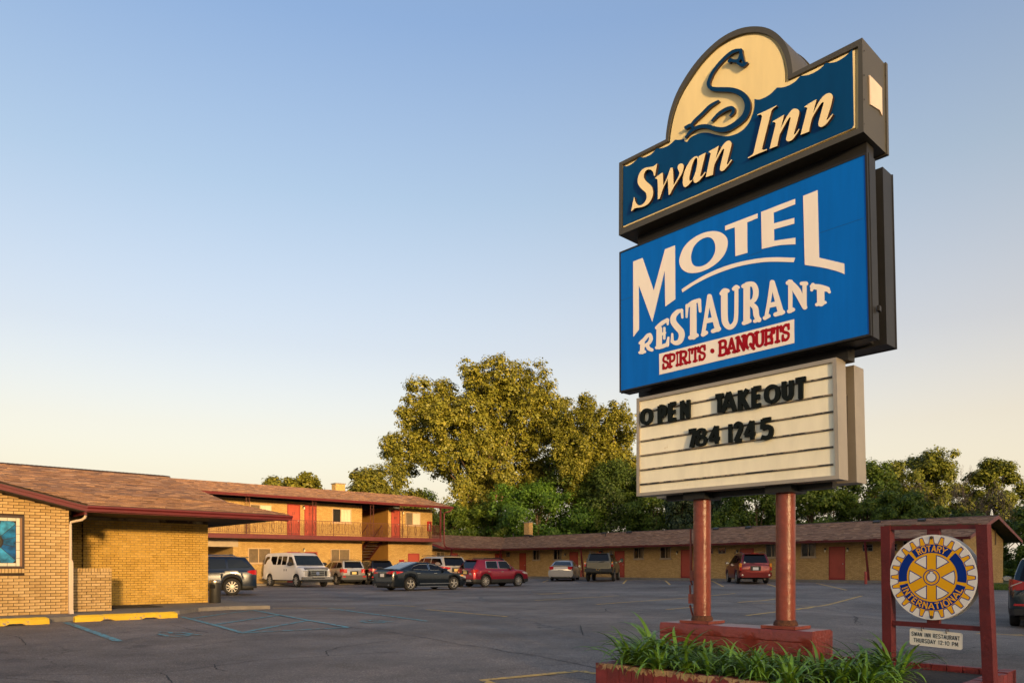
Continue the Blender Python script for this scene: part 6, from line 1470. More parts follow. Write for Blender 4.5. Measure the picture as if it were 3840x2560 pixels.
c.lamp('tail_light', [(-hl+.62, .006, .93, .955), (-hl+.30, .008, .86, .98), (-hl+.03, .008, .84, .985), (-hl-.012, -.04, .84, .98), (-hl-.016, -.42, .86, .95)], TAIL)
c.part('plate', MB().box(-hl-.024, -hl-.01, -.16, .16, .70, .86), PLT); c.part('chrome_strip', MB().box(-hl-.022, -hl, -.50, .50, .895, .925), CHR); c.part('plate_recess', MB().box(-hl-.008, -hl+.02, -.34, .34, .66, .89), BLKP)
c.part('deck_spoiler', MB().box(-hl+.02, -hl+.20, -.68, .68, 1.075, 1.105), NVB); c.part('bumper_lip', MB().box(-hl-.05, -hl+.1, -.80, .80, .40, .47), NVB)
c.part('lower_bumper', MB().box(-hl-.03, -hl+.3, -.82, .82, .24, .40), BLKP)
for sg in (1, -1): c.part('sill_strip', MB().box(-.80, 1.15, sg*(W_/2-.01), sg*(W_/2+.012), .33, .37), CHR); c.part('sill', MB().box(-1.0, 1.05, sg*(W_/2-.05), sg*(W_/2+.004), .17, .22), CHR); c.part('exhaust_tip', MB().tube([(-hl-.05, sg*.58, .30), (-hl+.2, sg*.58, .30)], .045, 10), CHR)
c.lamp('side_marker', [(hl-.50, .012, .74, .79), (hl-.40, .012, .72, .80), (hl-.30, .012, .71, .79)], AMB)
hd = F2.ang+PI/2-.15
c = sedan('parked_sedan', 'white car with only its roof showing behind the black sedan', grd((-7.3, 51.8, 0)), hd, paintm('white_car_paint', (.72, .69, .64), 0, .3), Hh=1.56, wheel='five', sporty=False)
rear_kit(c, 4.87/2, .84, 1.0, .4, PLT, .78, wiper=False)
# --- gold crossover
GLD = paintm('champagne_paint', (.50, .43, .33), .5); hd = F2.ang+PI/2-.12; L_, W_ = 5.05, 1.98; hl = L_/2
loc = grd((-3.32+.0, 44.6, 0)); loc = (loc[0]-(-hl+.0)*math.cos(hd), loc[1]-(-hl)*math.sin(hd), .06)
c = suv('parked_crossover', 'champagne crossover with wraparound tail lights behind the sedan and red crossover', loc, hd, GLD, L_, W_, 1.80, 'five', .14, 1.16, CGLT, .365, .34, 1.05, 3.0, .25)
c.lamp('tail_light', [(-hl+.42, .006, 1.08, 1.14), (-hl+.2, .008, .98, 1.17), (-hl+.02, .008, .97, 1.17), (-hl-.012, -.05, .97, 1.16), (-hl-.014, -.42, 1.02, 1.12)], TAIL); rear_kit(c, hl, 1, 1.15, .3, PLY, .96, 'none')
c.rails(.6, -1.8, 1.82, .66)
# --- dark SUV seen over the red crossover
hd = F2.ang+PI/2-.1; c = suv('parked_suv', 'dark SUV mostly hidden behind the red crossover', grd((-2.2, 51.5, 0)), hd, BLK, 4.6, 1.86, 1.72, 'five', .14, 1.08, CGLT); c.rails(.5, -1.6, 1.74, .62); rear_kit(c, 2.3, .85, 1.05, .25, PLT, .85)
# --- red crossover
RDC = paintm('cranberry_paint', (.22, .004, .020), .45); hd = ang(40.5); L_, W_ = 4.28, 1.78; hl = L_/2; fo = .85; xf = hl-fo; xr = xf-2.555
c = suv('parked_crossover', 'cranberry red small crossover with chrome window trim beside the black sedan', grd(from_wheel(1818.3, 2200.8, hd, xr, -(W_/2-.13))), hd, RDC, L_, W_, 1.66, 'ten', .22, 1.06, CGLT, .345, .36, 1.02, 2.555, .25, quarter=False, trim=CHR, fover=fo, roof_front=.42)
c.lamp('tail_light', [(-hl+.34, .006, .98, 1.02), (-hl+.18, .010, .84, 1.04), (-hl+.03, .010, .80, 1.04), (-hl-.012, -.04, .80, 1.02), (-hl-.014, -.20, .84, 1.0)], TAIL); rear_kit(c, hl, .8, 1.02, .3, PLY, .86, 'none'); c.rails(.35, -1.2, 1.67, .58)
c.part('skid_plate', MB().prism([[(-.62, .32), (.62, .32), (.50, .44), (-.50, .44)]], lambda a, z, t: (-hl-.03+t, a, z), 0, .1), mat('grey_skid', (.30, .29, .28), .4, .3)); c.part('decal', MB().box(-hl-.014, -hl-.004, -.60, -.42, .72, .84), mat('decal_grey', (.45, .42, .40), .5, dirt=((.05, .05, .05), 30, .5)))
c.lamp('headlight', [(hl-.62, .006, .86, .90), (hl-.35, .008, .78, .90), (hl-.10, .008, .74, .84)], CLR)
# --- silver sedan by the wing
hd = ang(79); L_, W_ = 5.09, 1.85; hl = L_/2; SV2 = paintm('pewter_silver_paint', (.42, .40, .38), .6)
c = sedan('parked_sedan', 'silver sedan parked nose in beside the lifted truck', grd(from_wheel(2109, 2180, hd, -hl+1.05, 0, .13)), hd, SV2, L_, W_, 1.50, 'five', .335, 2.80, CGL, None, False, 1.0)
c.part('trunk_lid', MB().box(-hl-.012, -hl+.02, -.50, .50, .86, 1.02), paintm('pale_trunk', (.66, .60, .56), .4)); c.lamp('tail_light', [(-hl+.22, .006, .82, 1.02), (-hl+.03, .008, .78, 1.04), (-hl-.014, -.03, .78, 1.03), (-hl-.018, -.26, .84, 1.03)], TAIL)
c.part('plate', MB().box(-hl-.03, -hl-.012, -.16, .16, .60, .75), PLT); c.part('plate_recess', MB().box(-hl-.014, -hl+.02, -.20, .20, .57, .78), BLKP); c.part('trunk_spoiler', MB().box(-hl+.0, -hl+.16, -.66, .66, 1.08, 1.11), SV2)
c.part('bumper', MB().prism([[(-.84, .30), (.84, .30), (.90, .45), (.88, .74), (-.88, .74), (-.90, .45)]], lambda a, z, t: (-hl-.05+t, a, z), 0, .12), SV2)
c.part('bumper_lower', MB().box(-hl-.04, -hl+.1, -.7, .7, .20, .299), BLKP)
for sg in (1, -1): c.part('exhaust_tip', MB().tube([(-hl-.08, sg*.56, .28), (-hl+.2, sg*.56, .28)], .05, 10), CHR)
# --- lifted truck
PEW = paintm('pewter_paint', (.075, .068, .050), .6, .3); hd = ang(76); L_, W_ = 5.05, 2.0; hl = L_/2
c = suv('lifted_truck', 'lifted pewter SUV truck with big tyres and tow mirrors by the wing', grd(from_wheel(2252, 2181.8, hd, -hl+1.05, 0, .14)), hd, PEW, L_, W_, 1.86, 'truck', 0, 1.20, CGLT, .42, .12, 1.12, 2.95, .42, ride=.14, ra=.50, track=.03, nose=.85)
z = .14
for sg in (1, -1):
    for z0, z1, mt_, nm in ((.88, 1.06, TAIL, 'tail_light'), (1.06, 1.12, CLR, 'reverse_light'), (1.12, 1.22, AMB, 'turn_signal')): c.part(nm, MB().box(-hl-.02, -hl+.12, sg*(W_/2-.115), sg*(W_/2-.005), z0+z, z1+z), mt_)
c.part('tailgate', MB().box(-hl-.012, -hl+.03, -.80, .80, .80+z, 1.16+z), paintm('pewter_light', (.20, .18, .13), .5)); c.part('bumper', MB().box(-hl-.14, -hl+.1, -.96, .96, .52+z, .74+z), BLKP); c.part('plate', MB().box(-hl-.155, -hl-.141, -.16, .16, .56+z, .70+z), mat('plate_dark_yellow', (.02, .02, .02), .5, dirt=((.75, .42, .03), 14, .52)))
c.part('high_brake_light', MB().box(-hl+.12, -hl+.2, -.16, .16, 1.80+z, 1.84+z), TAIL); c.part('wiper', MB().bar((-hl-.02, -.05, 1.20+z), (-hl-.01, -.42, 1.24+z), .03, .03), BLKP); c.part('tow_hitch', MB().box(-hl-.1, -hl+.3, -.1, .1, .36+z, .50+z), UND); c.rails(.5, -2.0, 1.90+z, .70)
for sg in (1, -1): c.part('tow_mirror', MB().box(1.02, 1.14, sg*1.12, sg*1.34, 1.20+z, 1.48+z), BLKP); c.part('tow_mirror_glass', MB().box(1.012, 1.019, sg*1.135, sg*1.325, 1.22+z, 1.46+z), mat('mirror_green', (.25, .36, .32), .08, .8)); c.part('tow_mirror_arm', MB().bar((1.08, sg*.9, 1.25+z), (1.08, sg*1.14, 1.28+z), .05, .05), BLKP)
# --- maroon sport-utility
MRN = paintm('maroon_metallic_paint', (.15, .006, .010), .45); hd = ang(84); L_, W_ = 4.87, 1.90; hl = L_/2
c = suv('parked_suv', 'maroon SUV with white plate parked behind the sign pipes', grd(from_wheel(2820, 2192, hd, -hl+1.0, 0, .13)), hd, MRN, L_, W_, 1.80, 'six', 0, 1.16, CGLT, .375, .26, 1.06, 2.87, .32)
for sg in (1, -1): c.part('tail_light', MB().box(-hl-.012, -hl+.22, sg*(W_/2-.16), sg*(W_/2-.03), .98, 1.20), AMB); c.part('tail_light', MB().box(-hl-.012, -hl+.2, sg*(W_/2-.16), sg*(W_/2-.035), .78, .979), TAIL); c.part('fog_lamp', MB().lathe([(.055, 0), (.05, -.012), (0, -.016)], -hl-.055, sg*.76, .50, 14, 'x'), CLR)
rear_kit(c, hl, .9, 1.14, .2, PLT, .88, 'none'); c.part('bumper', MB().prism([[(-.82, .36), (.82, .36), (.92, .50), (.90, .66), (-.90, .66), (-.92, .50)]], lambda a, z, t: (-hl-.06+t, a, z), 0, .14), MRN); c.rails(.5, -1.9, 1.82, .66, BLKP); c.part('exhaust_tip', MB().tube([(-hl-.05, -.5, .26), (-hl+.3, -.5, .26)], .05, 10), mat('sooty_metal', (.16, .13, .10), .5, .6))
c.part('high_brake_light', MB().box(-hl+.26, -hl+.34, -.2, .2, 1.755, 1.785), TAIL); c.part('sticker', MB().lathe([(.05, 0), (0, -.002)], -hl+.03, .62, 1.24, 12, 'x'), mat('sticker_white', (.6, .58, .5), .5))
# --- teal black crossover at the right edge
TEA = paintm('teal_black_paint', (.005, .018, .026), .2, .2); hd = ang(54.5); L_, W_ = 4.63, 1.84; hl = L_/2
lc = from_wheel(3803, 2345, hd, -hl+.98, W_/2-.12)
c = suv('parked_crossover', 'dark teal crossover cut off by the right edge', lc, hd, TEA, L_, W_, 1.70, 'ten', .20, 1.08, CGLT, .36, .34, 1.02, 2.7, .26)
c.lamp('tail_light', [(-hl+.55, .006, 1.04, 1.12), (-hl+.25, .010, .92, 1.16), (-hl+.03, .010, .90, 1.16), (-hl-.012, -.05, .90, 1.14), (-hl-.016, -.36, .94, 1.06)], TAIL); rear_kit(c, hl, .9, 1.1, .3, PLT, .80, 'none'); c.box('reflector', -hl-.014, .66, .56, .03, .24, .05, TAIL)
m_ = MB(); x = .66
for ch_ in 'ROGUE': glyph(m_, ch_, lambda a, b_, t, x=x: (-hl-.014-t, x-a*.055, .80+b_*.05), .004, 0, .2, ar=.9); x -= .075
c.part('model_lettering', m_, CHR); c.part('lamp_stripe', MB().bar((-hl-.02, .62, 1.10), (-hl-.02, .84, 1.0), .02, .02), CLR)
# ================================================================== trees
def leaf_mat(name, col, col2, tr=.35):
    m = bpy.data.materials.new(name); m.use_nodes = True; nt = m.node_tree; nt.nodes.clear(); L = nt.links.new
    g = sock(nt, 'ShaderNodeNewGeometry'); r = sock(nt, 'ShaderNodeValToRGB'); e = r.color_ramp.elements
    e[0].color = (*[c*.62 for c in col], 1); e[1].color = (*col2, 1); n = e.new(.5); n.color = (*col, 1); L(g.outputs['Random Per Island'], r.inputs[0])
    d = sock(nt, 'ShaderNodeBsdfPrincipled'); d.inputs['Roughness'].default_value = .5; d.inputs['Specular IOR Level'].default_value = .3; L(r.outputs[0], d.inputs['Base Color'])
    t = sock(nt, 'ShaderNodeBsdfTranslucent'); L(r.outputs[0], t.inputs[0]); mx = sock(nt, 'ShaderNodeMixShader'); mx.inputs[0].default_value = tr
    L(d.outputs[0], mx.inputs[1]); L(t.outputs[0], mx.inputs[2]); o = sock(nt, 'ShaderNodeOutputMaterial'); L(mx.outputs[0], o.inputs[0]); return m
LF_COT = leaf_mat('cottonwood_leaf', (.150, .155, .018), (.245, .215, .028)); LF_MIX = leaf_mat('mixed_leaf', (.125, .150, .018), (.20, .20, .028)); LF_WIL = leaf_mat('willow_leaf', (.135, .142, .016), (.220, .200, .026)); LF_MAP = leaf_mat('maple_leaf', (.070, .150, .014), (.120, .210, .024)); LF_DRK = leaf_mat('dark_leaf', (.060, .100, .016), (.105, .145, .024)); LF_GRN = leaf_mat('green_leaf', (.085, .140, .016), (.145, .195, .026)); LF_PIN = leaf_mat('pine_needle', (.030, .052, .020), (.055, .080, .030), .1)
BARK = mat('bark', (.105, .068, .042), .95, var=.35, vscale=2.5, bump=.8, bscale=12); DEAD = mat('dead_wood', (.115, .088, .066), .95, var=.25, vscale=3)
def leaf_mesh(name, C, N, size, m, rng, asp=.62):
    n = len(C); N = N/(np.linalg.norm(N, axis=1, keepdims=True)+1e-9); R_ = rng.normal(size=(n, 3)); T = np.cross(N, R_); T /= np.linalg.norm(T, axis=1, keepdims=True)+1e-9; B = np.cross(N, T)
    s = size*np.exp(rng.normal(0, .33, size=(n, 1)))*.95; V = np.empty((n, 4, 3))
    V[:, 0] = C+T*s*.5; V[:, 1] = C+B*s*.5*asp+N*s*.06; V[:, 2] = C-T*s*.5; V[:, 3] = C-B*s*.5*asp+N*s*.06
    me = bpy.data.meshes.new(name); me.vertices.add(n*4); me.vertices.foreach_set('co', V.ravel()); me.loops.add(n*4); me.loops.foreach_set('vertex_index', np.arange(n*4, dtype=np.int32)); me.polygons.add(n); me.polygons.foreach_set('loop_start', np.arange(0, n*4, 4, dtype=np.int32)); me.update(); me.validate(); me.materials.append(m); return me
def prof_round(h): return np.sqrt(np.clip(1-((h-.46)/.56)**2, 0, 1))
def prof_cone(h): return np.clip(1-h, 0, 1)*.95+.05
def prof_oval(h): return np.sqrt(np.clip(1-((h-.5)/.53)**2, 0, 1))
def prof_dome(h): return np.where(h < .2, .82+.9*h, np.sqrt(np.clip(1-((h-.2)/.82)**2, 0, 1)))
def tree(name, label, u, Y, vtop, wpx, vbase, lm, nl, seed, prof=prof_round, leaf=.24, ncl=None, rc=.085, trunk=.3, group='trees behind the motel', droop=0.0, lobes=5, cat='tree', depth=1.0, limbs=9, boughs=14, blobs=None):
    rng = np.random.default_rng(seed); X = (u-CX)/F*Y; zg = ground_z(X, Y)-.03; zt = H+(V0-vtop)/F*Y; R = wpx*1.08/2/F*Y; zc = max(zg+.2, H+(V0-vbase)/F*Y); hc = zt-zc
    root = bpy.data.objects.new(name, None); COL.objects.link(root); root.location = (X, Y, zg); tag(root, label, cat, group)
    ncl = int((ncl or int(60+R*hc*1.1))*1.35); nl = int(nl*1.35); leaf *= 1.08; lob = [(rng.uniform(0, 2*PI), rng.uniform(.1, .9), rng.uniform(.12, .30)) for _ in range(lobes)]
    def rad(h, a):
        r = prof(h)
        for la, lh, lk in lob: r = r*(1+lk*np.cos(a-la)*np.exp(-((h-lh)/.28)**2))
        return r
    nb = boughs; hb = rng.uniform(.06, .86, nb); hb[:3] = (.80, .70, .9); ab = (np.arange(nb)*2.399+rng.uniform(-.4, .4, nb)); kb = rng.uniform(.45, .80, nb); kb[:3] = (.15, .45, .1)
    rb = rad(hb, ab)*R*kb; br = (.30*R+.10*hc)*rng.uniform(.75, 1.2, nb); br = np.minimum(br, (1.03-hb)*hc*.9+.1*hc)
    BC = np.stack([rb*np.cos(ab), rb*np.sin(ab)*depth, zc-zg+hb*hc], 1); j = rng.choice(nb, ncl, p=br**2/(br**2).sum())
    dv = rng.normal(size=(ncl, 3)); oc = BC[j]-np.array([0, 0, zc-zg+hc*.3]); oc /= np.linalg.norm(oc, axis=1, keepdims=True)+1e-6; dv = dv/np.linalg.norm(dv, axis=1, keepdims=True)+oc*.55+np.array([0, 0, .15]); dv /= np.linalg.norm(dv, axis=1, keepdims=True)
    CC = BC[j]+dv*(br[j]*rng.uniform(0, 1, ncl)**.38)[:, None]*np.array([1, 1, .82]); CC[:, 2] = np.clip(CC[:, 2], zc-zg, zt-zg-.2)
    h = rng.beta(1.15, 1.05, ncl); a = rng.uniform(0, 2*PI, ncl); k = rng.uniform(0, 1, ncl)**.42; r = rad(h, a)*R*k*rng.uniform(.80, 1.03, ncl)
    C2 = np.stack([r*np.cos(a), r*np.sin(a)*depth, zc-zg+h*hc*rng.uniform(.95, 1.0, ncl)], 1); pick = rng.uniform(size=ncl) < .65; CC[pick] = C2[pick]
    if blobs:
        B = []
        for x, y, r_ in blobs:
            bu, bv, b_r = 1380+x*.43367, 1370+y*.43367, r_*.43367/F*Y
            for s_ in (-1, 1): B.append(((bu-CX)/F*Y-X, s_*rng.uniform(.15, .75)*R*.8*max(.25, math.sqrt(max(0, 1-(((bu-CX)/F*Y-X)/R)**2))), H+(V0-bv)/F*Y-zg, b_r))
        B = np.array(B); br = B[:, 3]; j = rng.choice(len(B), ncl, p=br**2/(br**2).sum()); dv = rng.normal(size=(ncl, 3)); dv /= np.linalg.norm(dv, axis=1, keepdims=True); dv += np.array([0, -.25, .2])
        CC = B[j, :3]+dv*(br[j]*rng.uniform(.25, 1, ncl)**.6)[:, None]*.9
    rcl = 1.35*rc*(R+hc*.5)*rng.uniform(.55, 1.35, ncl); per = rcl**2; per = np.maximum(8, (per/per.sum()*nl)).astype(int)
    idx = np.repeat(np.arange(ncl), per); n = len(idx); D = rng.normal(size=(n, 3)); D /= np.linalg.norm(D, axis=1, keepdims=True); rr = rng.uniform(0, 1, (n, 1))**.6
    off = D*rr*rcl[idx][:, None]*np.array([1.0, 1.0, .75]); off[:, 2] -= droop*rcl[idx]*np.abs(rng.normal(size=n))
    C = CC[idx]+off; C += rng.normal(size=(n, 3))*.05
    out = CC[idx]-np.array([0, 0, zc-zg+hc*.35]); out /= np.linalg.norm(out, axis=1, keepdims=True)+1e-6
    N = D*.9+out*.5+np.array([0, 0, .35])+rng.normal(size=(n, 3))*.45
    C[:, 2] = np.maximum(C[:, 2], .05)
    me = leaf_mesh('crown', C, N, leaf, lm, rng); o = bpy.data.objects.new('crown', me); COL.objects.link(o); o.parent = root
    mb = MB(); top = hc*.72+zc-zg; bend = rng.normal(size=2)*R*.06; pts = []; rads = []
    for k_ in range(9):
        t = k_/8; pts.append((bend[0]*math.sin(t*3), bend[1]*math.sin(t*2.4), top*t-.1)); rads.append(max(.03, trunk*(1.25 if k_ == 0 else 1)*(1-t*.88)))
    mb.tube(pts, rads, 10)
    near = np.where(np.hypot(CC[:, 0], CC[:, 1]) < .62*R)[0]
    for j in rng.choice(near, min(limbs, len(near)), replace=False):
        e_ = CC[j]; hs = np.clip((e_[2]-zc+zg)/hc*.55+.08, .1, .85)*top*.85; s0 = np.array([bend[0]*math.sin(hs/top*3), bend[1]*math.sin(hs/top*2.4), hs]); mid = s0*.5+e_*.5+np.array([0, 0, hc*.05]); r0 = trunk*(1-hs/top*.85)*.55
        mb.tube([s0, s0*.7+mid*.3+np.array([e_[0], e_[1], 0])*.06, mid, e_*.8+mid*.2, e_], [r0, r0*.8, r0*.55, r0*.3, .015], 6)
    me = mesh_of('trunk', mb, BARK, 50, recalc=False); o = bpy.data.objects.new('trunk', me); COL.objects.link(o); o.parent = root
    return root
BL_COT = [(1090,125,120),(1340,130,110),(1480,190,115),(900,160,125),(1200,200,150),(680,290,125),(500,310,105),(430,420,115),(560,450,130),(760,420,160),(1000,330,160),(1250,330,165),(1450,350,150),(1550,300,85),
 (380,520,90),(660,560,150),(900,520,160),(1150,520,160),(1400,500,165),(1560,480,130),(260,740,120),(190,755,75),(420,680,140),(620,720,150),(820,720,160),(1050,700,160),(1300,680,165),(1500,640,140),
 (350,850,110),(290,880,60),(560,880,85),(720,870,120),(960,880,150),(1150,900,140),(1400,880,150),(1520,930,120),(1000,1050,150),(1200,1080,130),(850,1100,105),(1350,1050,120),(930,1250,140),(800,1310,125),(1050,1350,150),(700,1390,90),(1620,420,80),(1700,340,60)]
BL_WIL = [(1850,330,60),(1900,400,110),(2050,410,120),(2190,450,105),(1750,430,90),(1700,560,120),(1900,560,150),(2100,600,150),(2250,600,90),(1800,720,140),(2000,760,150),(2180,780,130),(1660,760,100),(1900,900,150),(2100,920,150),(2270,900,90),(1750,950,130),(2000,1080,150),(2200,1060,130),(1800,1100,120)]
tree('cottonwood_tree', 'huge cottonwood with golden sunlit top behind the motel wing', 1800, 96, 1375, 680, 2040, LF_COT, 125000, 11, prof_dome, .26, 1500, .028, .45, lobes=7, limbs=20, blobs=BL_COT)
tree('willow_tree', 'tall golden-topped tree just right of the huge cottonwood', 2265, 88, 1490, 390, 2020, LF_WIL, 55000, 12, prof_oval, .22, 650, .031, .32, droop=.6, limbs=12, blobs=BL_WIL)
tree('willow_tree', 'slim tree between the cottonwood and the golden tree', 2085, 92, 1560, 230, 2020, LF_WIL, 14000, 13, prof_oval, .23, 60, .08, .30, droop=.4)
tree('maple_tree', 'bright green maple above the wing chimney', 2015, 84, 1815, 360, 2070, LF_MAP, 26000, 14, prof_dome, .22, 120, .085, .22, droop=.2)
tree('maple_tree', 'green understorey tree below the cottonwood beside the balcony', 1700, 86, 1900, 220, 2090, LF_GRN, 11000, 15, prof_dome, .20, 60, .09, .16)
tree('broadleaf_tree', 'leafy understorey tree between the balcony and the maple', 1830, 87, 1890, 270, 2080, LF_GRN, 15000, 46, prof_dome, .22, 70, .09, .18)
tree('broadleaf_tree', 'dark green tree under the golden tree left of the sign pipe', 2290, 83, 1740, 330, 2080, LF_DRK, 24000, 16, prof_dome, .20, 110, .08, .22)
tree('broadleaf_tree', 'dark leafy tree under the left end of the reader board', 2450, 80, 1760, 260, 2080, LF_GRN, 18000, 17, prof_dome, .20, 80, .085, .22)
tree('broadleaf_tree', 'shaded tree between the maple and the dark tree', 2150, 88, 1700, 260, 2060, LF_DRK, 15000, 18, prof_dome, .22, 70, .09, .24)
tree('broadleaf_tree', 'tree with golden tips behind the balcony roof end', 1450, 75, 1745, 240, 2010, LF_COT, 13000, 19, prof_round, .24, 60, .10, .25)
tree('broadleaf_tree', 'dark tree in the gap behind the balcony corner', 1570, 78, 1850, 220, 2080, LF_DRK, 10000, 20, prof_dome, .22, 50, .10, .2)
tree('broadleaf_tree', 'golden bushy tree showing right of the motel chimney', 1365, 70, 1752, 130, 2000, LF_COT, 6000, 21, prof_round, .25, 32, .12, .25)
tree('broadleaf_tree', 'small golden treetop over the ridge left of the motel chimney', 1150, 72, 1775, 130, 1960, LF_COT, 6500, 22, prof_round, .26, 36, .12, .25)
tree('broadleaf_tree', 'low golden treetop at the far left above the motel ridge', 1045, 73, 1786, 120, 1960, LF_COT, 4500, 23, prof_round, .26, 26, .13, .25)
for u, Y, vt, w_, n, s_, ps in ((2545, 70, 1800, 150, 9000, 31, 'left of the left sign pipe'), (2670, 71, 1830, 170, 9000, 32, 'between the two sign pipes')):
    tree('pine_tree', 'dark bushy pine '+ps, u, Y, vt, w_, 2075, LF_PIN, n, s_, prof_cone, .22, 70, .10, .16, group='pines behind the wing')
tree('broadleaf_tree', 'light green tree seen between the sign pipes', 2830, 66, 1760, 250, 2060, LF_GRN, 18000, 33, prof_dome, .18, 80, .085, .18, droop=.5)
tree('broadleaf_tree', 'green tree under the right end of the reader board', 3040, 68, 1735, 270, 2060, LF_GRN, 18000, 34, prof_dome, .19, 80, .085, .18)
tree('broadleaf_tree', 'leafy tree just right of the reader board', 3260, 66, 1735, 260, 2040, LF_GRN, 18000, 35, prof_dome, .18, 80, .085, .2)
tree('broadleaf_tree', 'wide airy tree with golden top above the wing roof', 3470, 84, 1705, 350, 1990, LF_MIX, 30000, 36, prof_dome, .24, 90, .075, .22, limbs=14)
tree('broadleaf_tree', 'rounded treetop with golden tips near the right edge', 3730, 82, 1728, 220, 2000, LF_MIX, 20000, 37, prof_dome, .24, 70, .085, .2, limbs=12)
tree('broadleaf_tree', 'low bright green tree in front of the airy tree', 3400, 60, 1850, 240, 2040, LF_GRN, 14000, 38, prof_dome, .17, 60, .09, .15)
tree('broadleaf_tree', 'dense dark green tree behind the gable end of the wing', 3850, 50, 1905, 190, 2170, LF_GRN, 15000, 39, prof_dome, .14, 70, .09, .15)
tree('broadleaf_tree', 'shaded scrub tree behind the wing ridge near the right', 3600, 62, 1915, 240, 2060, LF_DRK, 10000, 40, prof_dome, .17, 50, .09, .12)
tree('broadleaf_tree', 'sparse dark tree cut by the right edge', 3900, 88, 1800, 160, 2050, LF_DRK, 7000, 41, prof_dome, .22, 40, .09, .2)
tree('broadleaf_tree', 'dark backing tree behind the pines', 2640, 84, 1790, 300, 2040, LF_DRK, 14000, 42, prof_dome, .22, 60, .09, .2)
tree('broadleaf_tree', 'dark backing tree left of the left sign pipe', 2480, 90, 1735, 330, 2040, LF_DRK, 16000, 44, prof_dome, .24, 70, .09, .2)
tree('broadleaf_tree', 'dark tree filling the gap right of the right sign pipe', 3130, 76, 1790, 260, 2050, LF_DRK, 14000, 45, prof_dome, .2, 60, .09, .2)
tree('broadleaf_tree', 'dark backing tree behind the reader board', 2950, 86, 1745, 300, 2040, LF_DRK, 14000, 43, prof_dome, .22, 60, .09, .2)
def bare(label, u, Y, vtop, seed):
    rng = random.Random(seed); X = (u-CX)/F*Y; zg = ground_z(X, Y); h_ = H+(V0-vtop)/F*Y-zg; mb = MB()
    def br(p, d, L_, r, lv):
        pts = [p]; rr = [r]; q = Vector(p); dd = Vector(d)
        for k in range(5):
            dd = (dd+Vector((rng.uniform(-.16, .16), rng.uniform(-.16, .16), .06))).normalized(); q = q+dd*L_/5; pts.append(tuple(q)); rr.append(max(.008, r*(1-.8*(k+1)/5)))
            if lv and k > 0:
                for _ in range(2):
                    a = rng.uniform(0, 6.28); nd = (dd+Vector((math.cos(a), math.sin(a), rng.uniform(-.1, .5)))*.7).normalized(); br(tuple(q), nd, L_*rng.uniform(.3, .5), rr[-1]*.6, lv-1)
        mb.tube(pts, rr, 5)
    br((X, Y, zg), (rng.uniform(-.15, .15), 0, 1), h_*.74, .12, 3)
    mb.v = [(a-X, b-Y, c-zg) for a, b, c in mb.v]; me = mesh_of('trunk', mb, DEAD, 60, recalc=False); o = bpy.data.objects.new('bare_tree', me); COL.objects.link(o); o.location = (X, Y, zg); tag(o, label, 'tree', 'bare trees behind the wing')
bare('leafless tree with forked top behind the wing left of the others', 3525, 61, 1840, 1); bare('thin leafless tree standing between two other bare trees', 3585, 62, 1835, 2); bare('leafless spreading tree above the round wheel sign', 3680, 61, 1828, 3); bare('rightmost leafless tree leaning over the gable', 3745, 60, 1850, 5)
def bush(label, u, v, hpx, wpx, lm, n, seed, leaf=.08):
    c = gpt(u, v); tree('shrub', label, u, c.y, v-hpx, wpx, v-2, lm, n, seed, prof_dome, leaf, 26, .16, .03, 'shrubs by the gable end', cat='shrub', limbs=8, depth=.7)
bush('low dark green shrub against the gable wall', 3752, 2178, 42, 70, LF_GRN, 4500, 51, .09); bush('green shrub beyond the end of the gable wall', 3790, 2172, 26, 60, LF_MAP, 3000, 52, .09); bush('tall shrub beside the teal crossover', 3825, 2160, 60, 70, LF_DRK, 5000, 53, .10); bush('reedy green shrub beyond the crossover roof', 3810, 2168, 34, 40, LF_MAP, 2200, 54, .09)
# grass verge
rng = np.random.default_rng(5); n = 9000; pp = rng.uniform(38.6, 44.5, n); qq = rng.uniform(6.0, 11.7, n)
XY = np.stack([FR.c*pp-FR.s*qq, FR.s*pp+FR.c*qq, np.zeros(n)], 1); XY[:, 2] = [ground_z(x, y)+.03 for x, y, _ in XY]
o = bpy.data.objects.new('grass_verge', leaf_mesh('grass_verge', XY, rng.normal(size=(n, 3))*np.array([1, 1, .25]), .14, leaf_mat('grass_blade', (.085, .14, .02), (.15, .19, .035)), rng, .25)); COL.objects.link(o); tag(o, 'strip of lawn beyond the lot at the gable end', 'grass', kind='stuff')
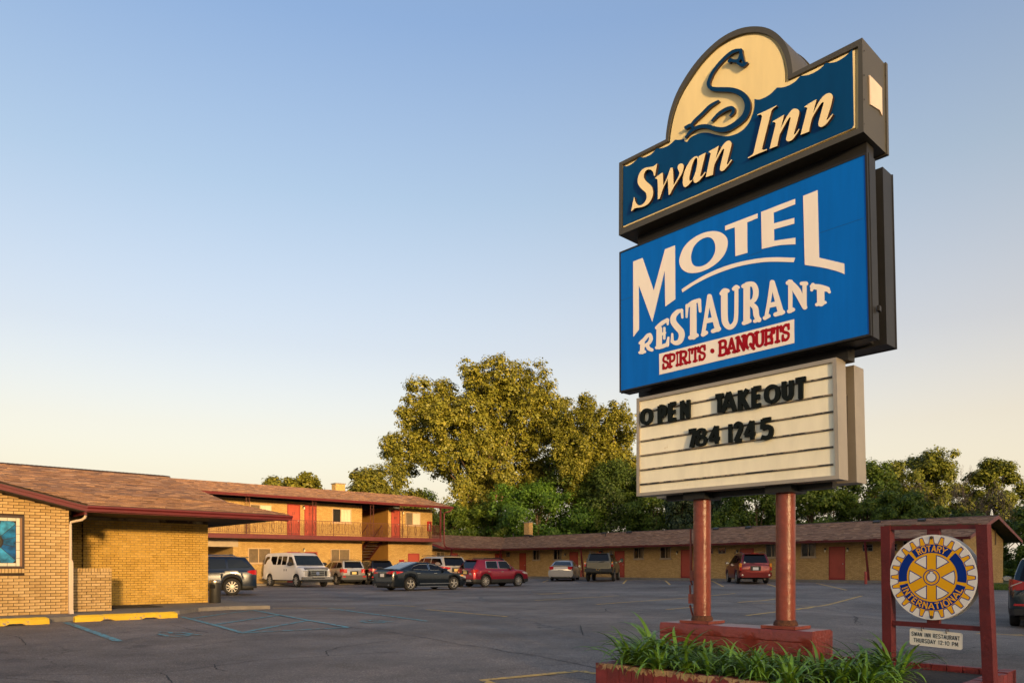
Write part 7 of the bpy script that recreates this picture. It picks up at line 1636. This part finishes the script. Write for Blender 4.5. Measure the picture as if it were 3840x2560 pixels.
# bird
bz = 1.15+(V0-1762)/F*45; bX = (1337-CX)/F*45
m_ = MB(); m_.tube([(-.16, 0, 0), (-.08, 0, .01), (.06, 0, .015), (.15, 0, .03)], [.01, .045, .04, .008], 8); bd = single('bird', m_, mat('bird_dark', (.015, .013, .012), .8), 'small dark bird flying over the motel roof', 'bird', o0=(0, 0, 0), smooth=60)
bd.location = (bX, 45, bz); bd.rotation_euler = (0, 0, .6)
for sg in (1, -1):
    w_ = MB().grid([[(.05, 0, .02), (.04, sg*.14, .10), (-.05, sg*.30, .13)], [(-.06, 0, .015), (-.08, sg*.13, .09), (-.10, sg*.29, .12)]]); w_.grid([[(.05, 0, .012), (.04, sg*.14, .092), (-.05, sg*.30, .126)], [(-.06, 0, .008), (-.08, sg*.13, .083), (-.10, sg*.29, .116)]])
    o = bpy.data.objects.new('wing', mesh_of('wing', w_, MATS['bird_dark'])); COL.objects.link(o); o.parent = bd
# unseen wood added behind the viewer to keep low sun off the lower scene
mb = MB(); rng = random.Random(9); D = BLOCK_WOOD_D
for k in range(60):
    az = SUN_AZ+math.radians(-48+96*k/59); x, y = D*math.sin(az)*rng.uniform(.95, 1.1), D*math.cos(az)*rng.uniform(.95, 1.1); r = rng.uniform(11, 17); hh = rng.uniform(BLOCK_WOOD_H*.85, BLOCK_WOOD_H*1.1)
    mb.lathe([(r*.6, 0), (r, hh*.3), (r*.95, hh*.6), (r*.6, hh*.88), (r*.2, hh)], x, y, -.5, 10)
for k in range(9):                                    # more unseen trees, added behind right to shade the lower cottonwood
    x, y = 38+6.0*k, -36+rng.uniform(-4, 4); r = rng.uniform(4.5, 6); hh = rng.uniform(19, 22)
    mb.lathe([(r*.5, 0), (r*.9, hh*.3), (r, hh*.6), (r*.7, hh*.88), (r*.25, hh)], x, y, -.5, 10)
single('sun_block_wood', mb, mat('sun_block_foliage', (.03, .045, .012), .95, var=.4, vscale=.4, bump=1, bscale=1.5), 'dark wood added out of view behind the viewer to block the low sun', 'wood', kind='stuff', smooth=180)
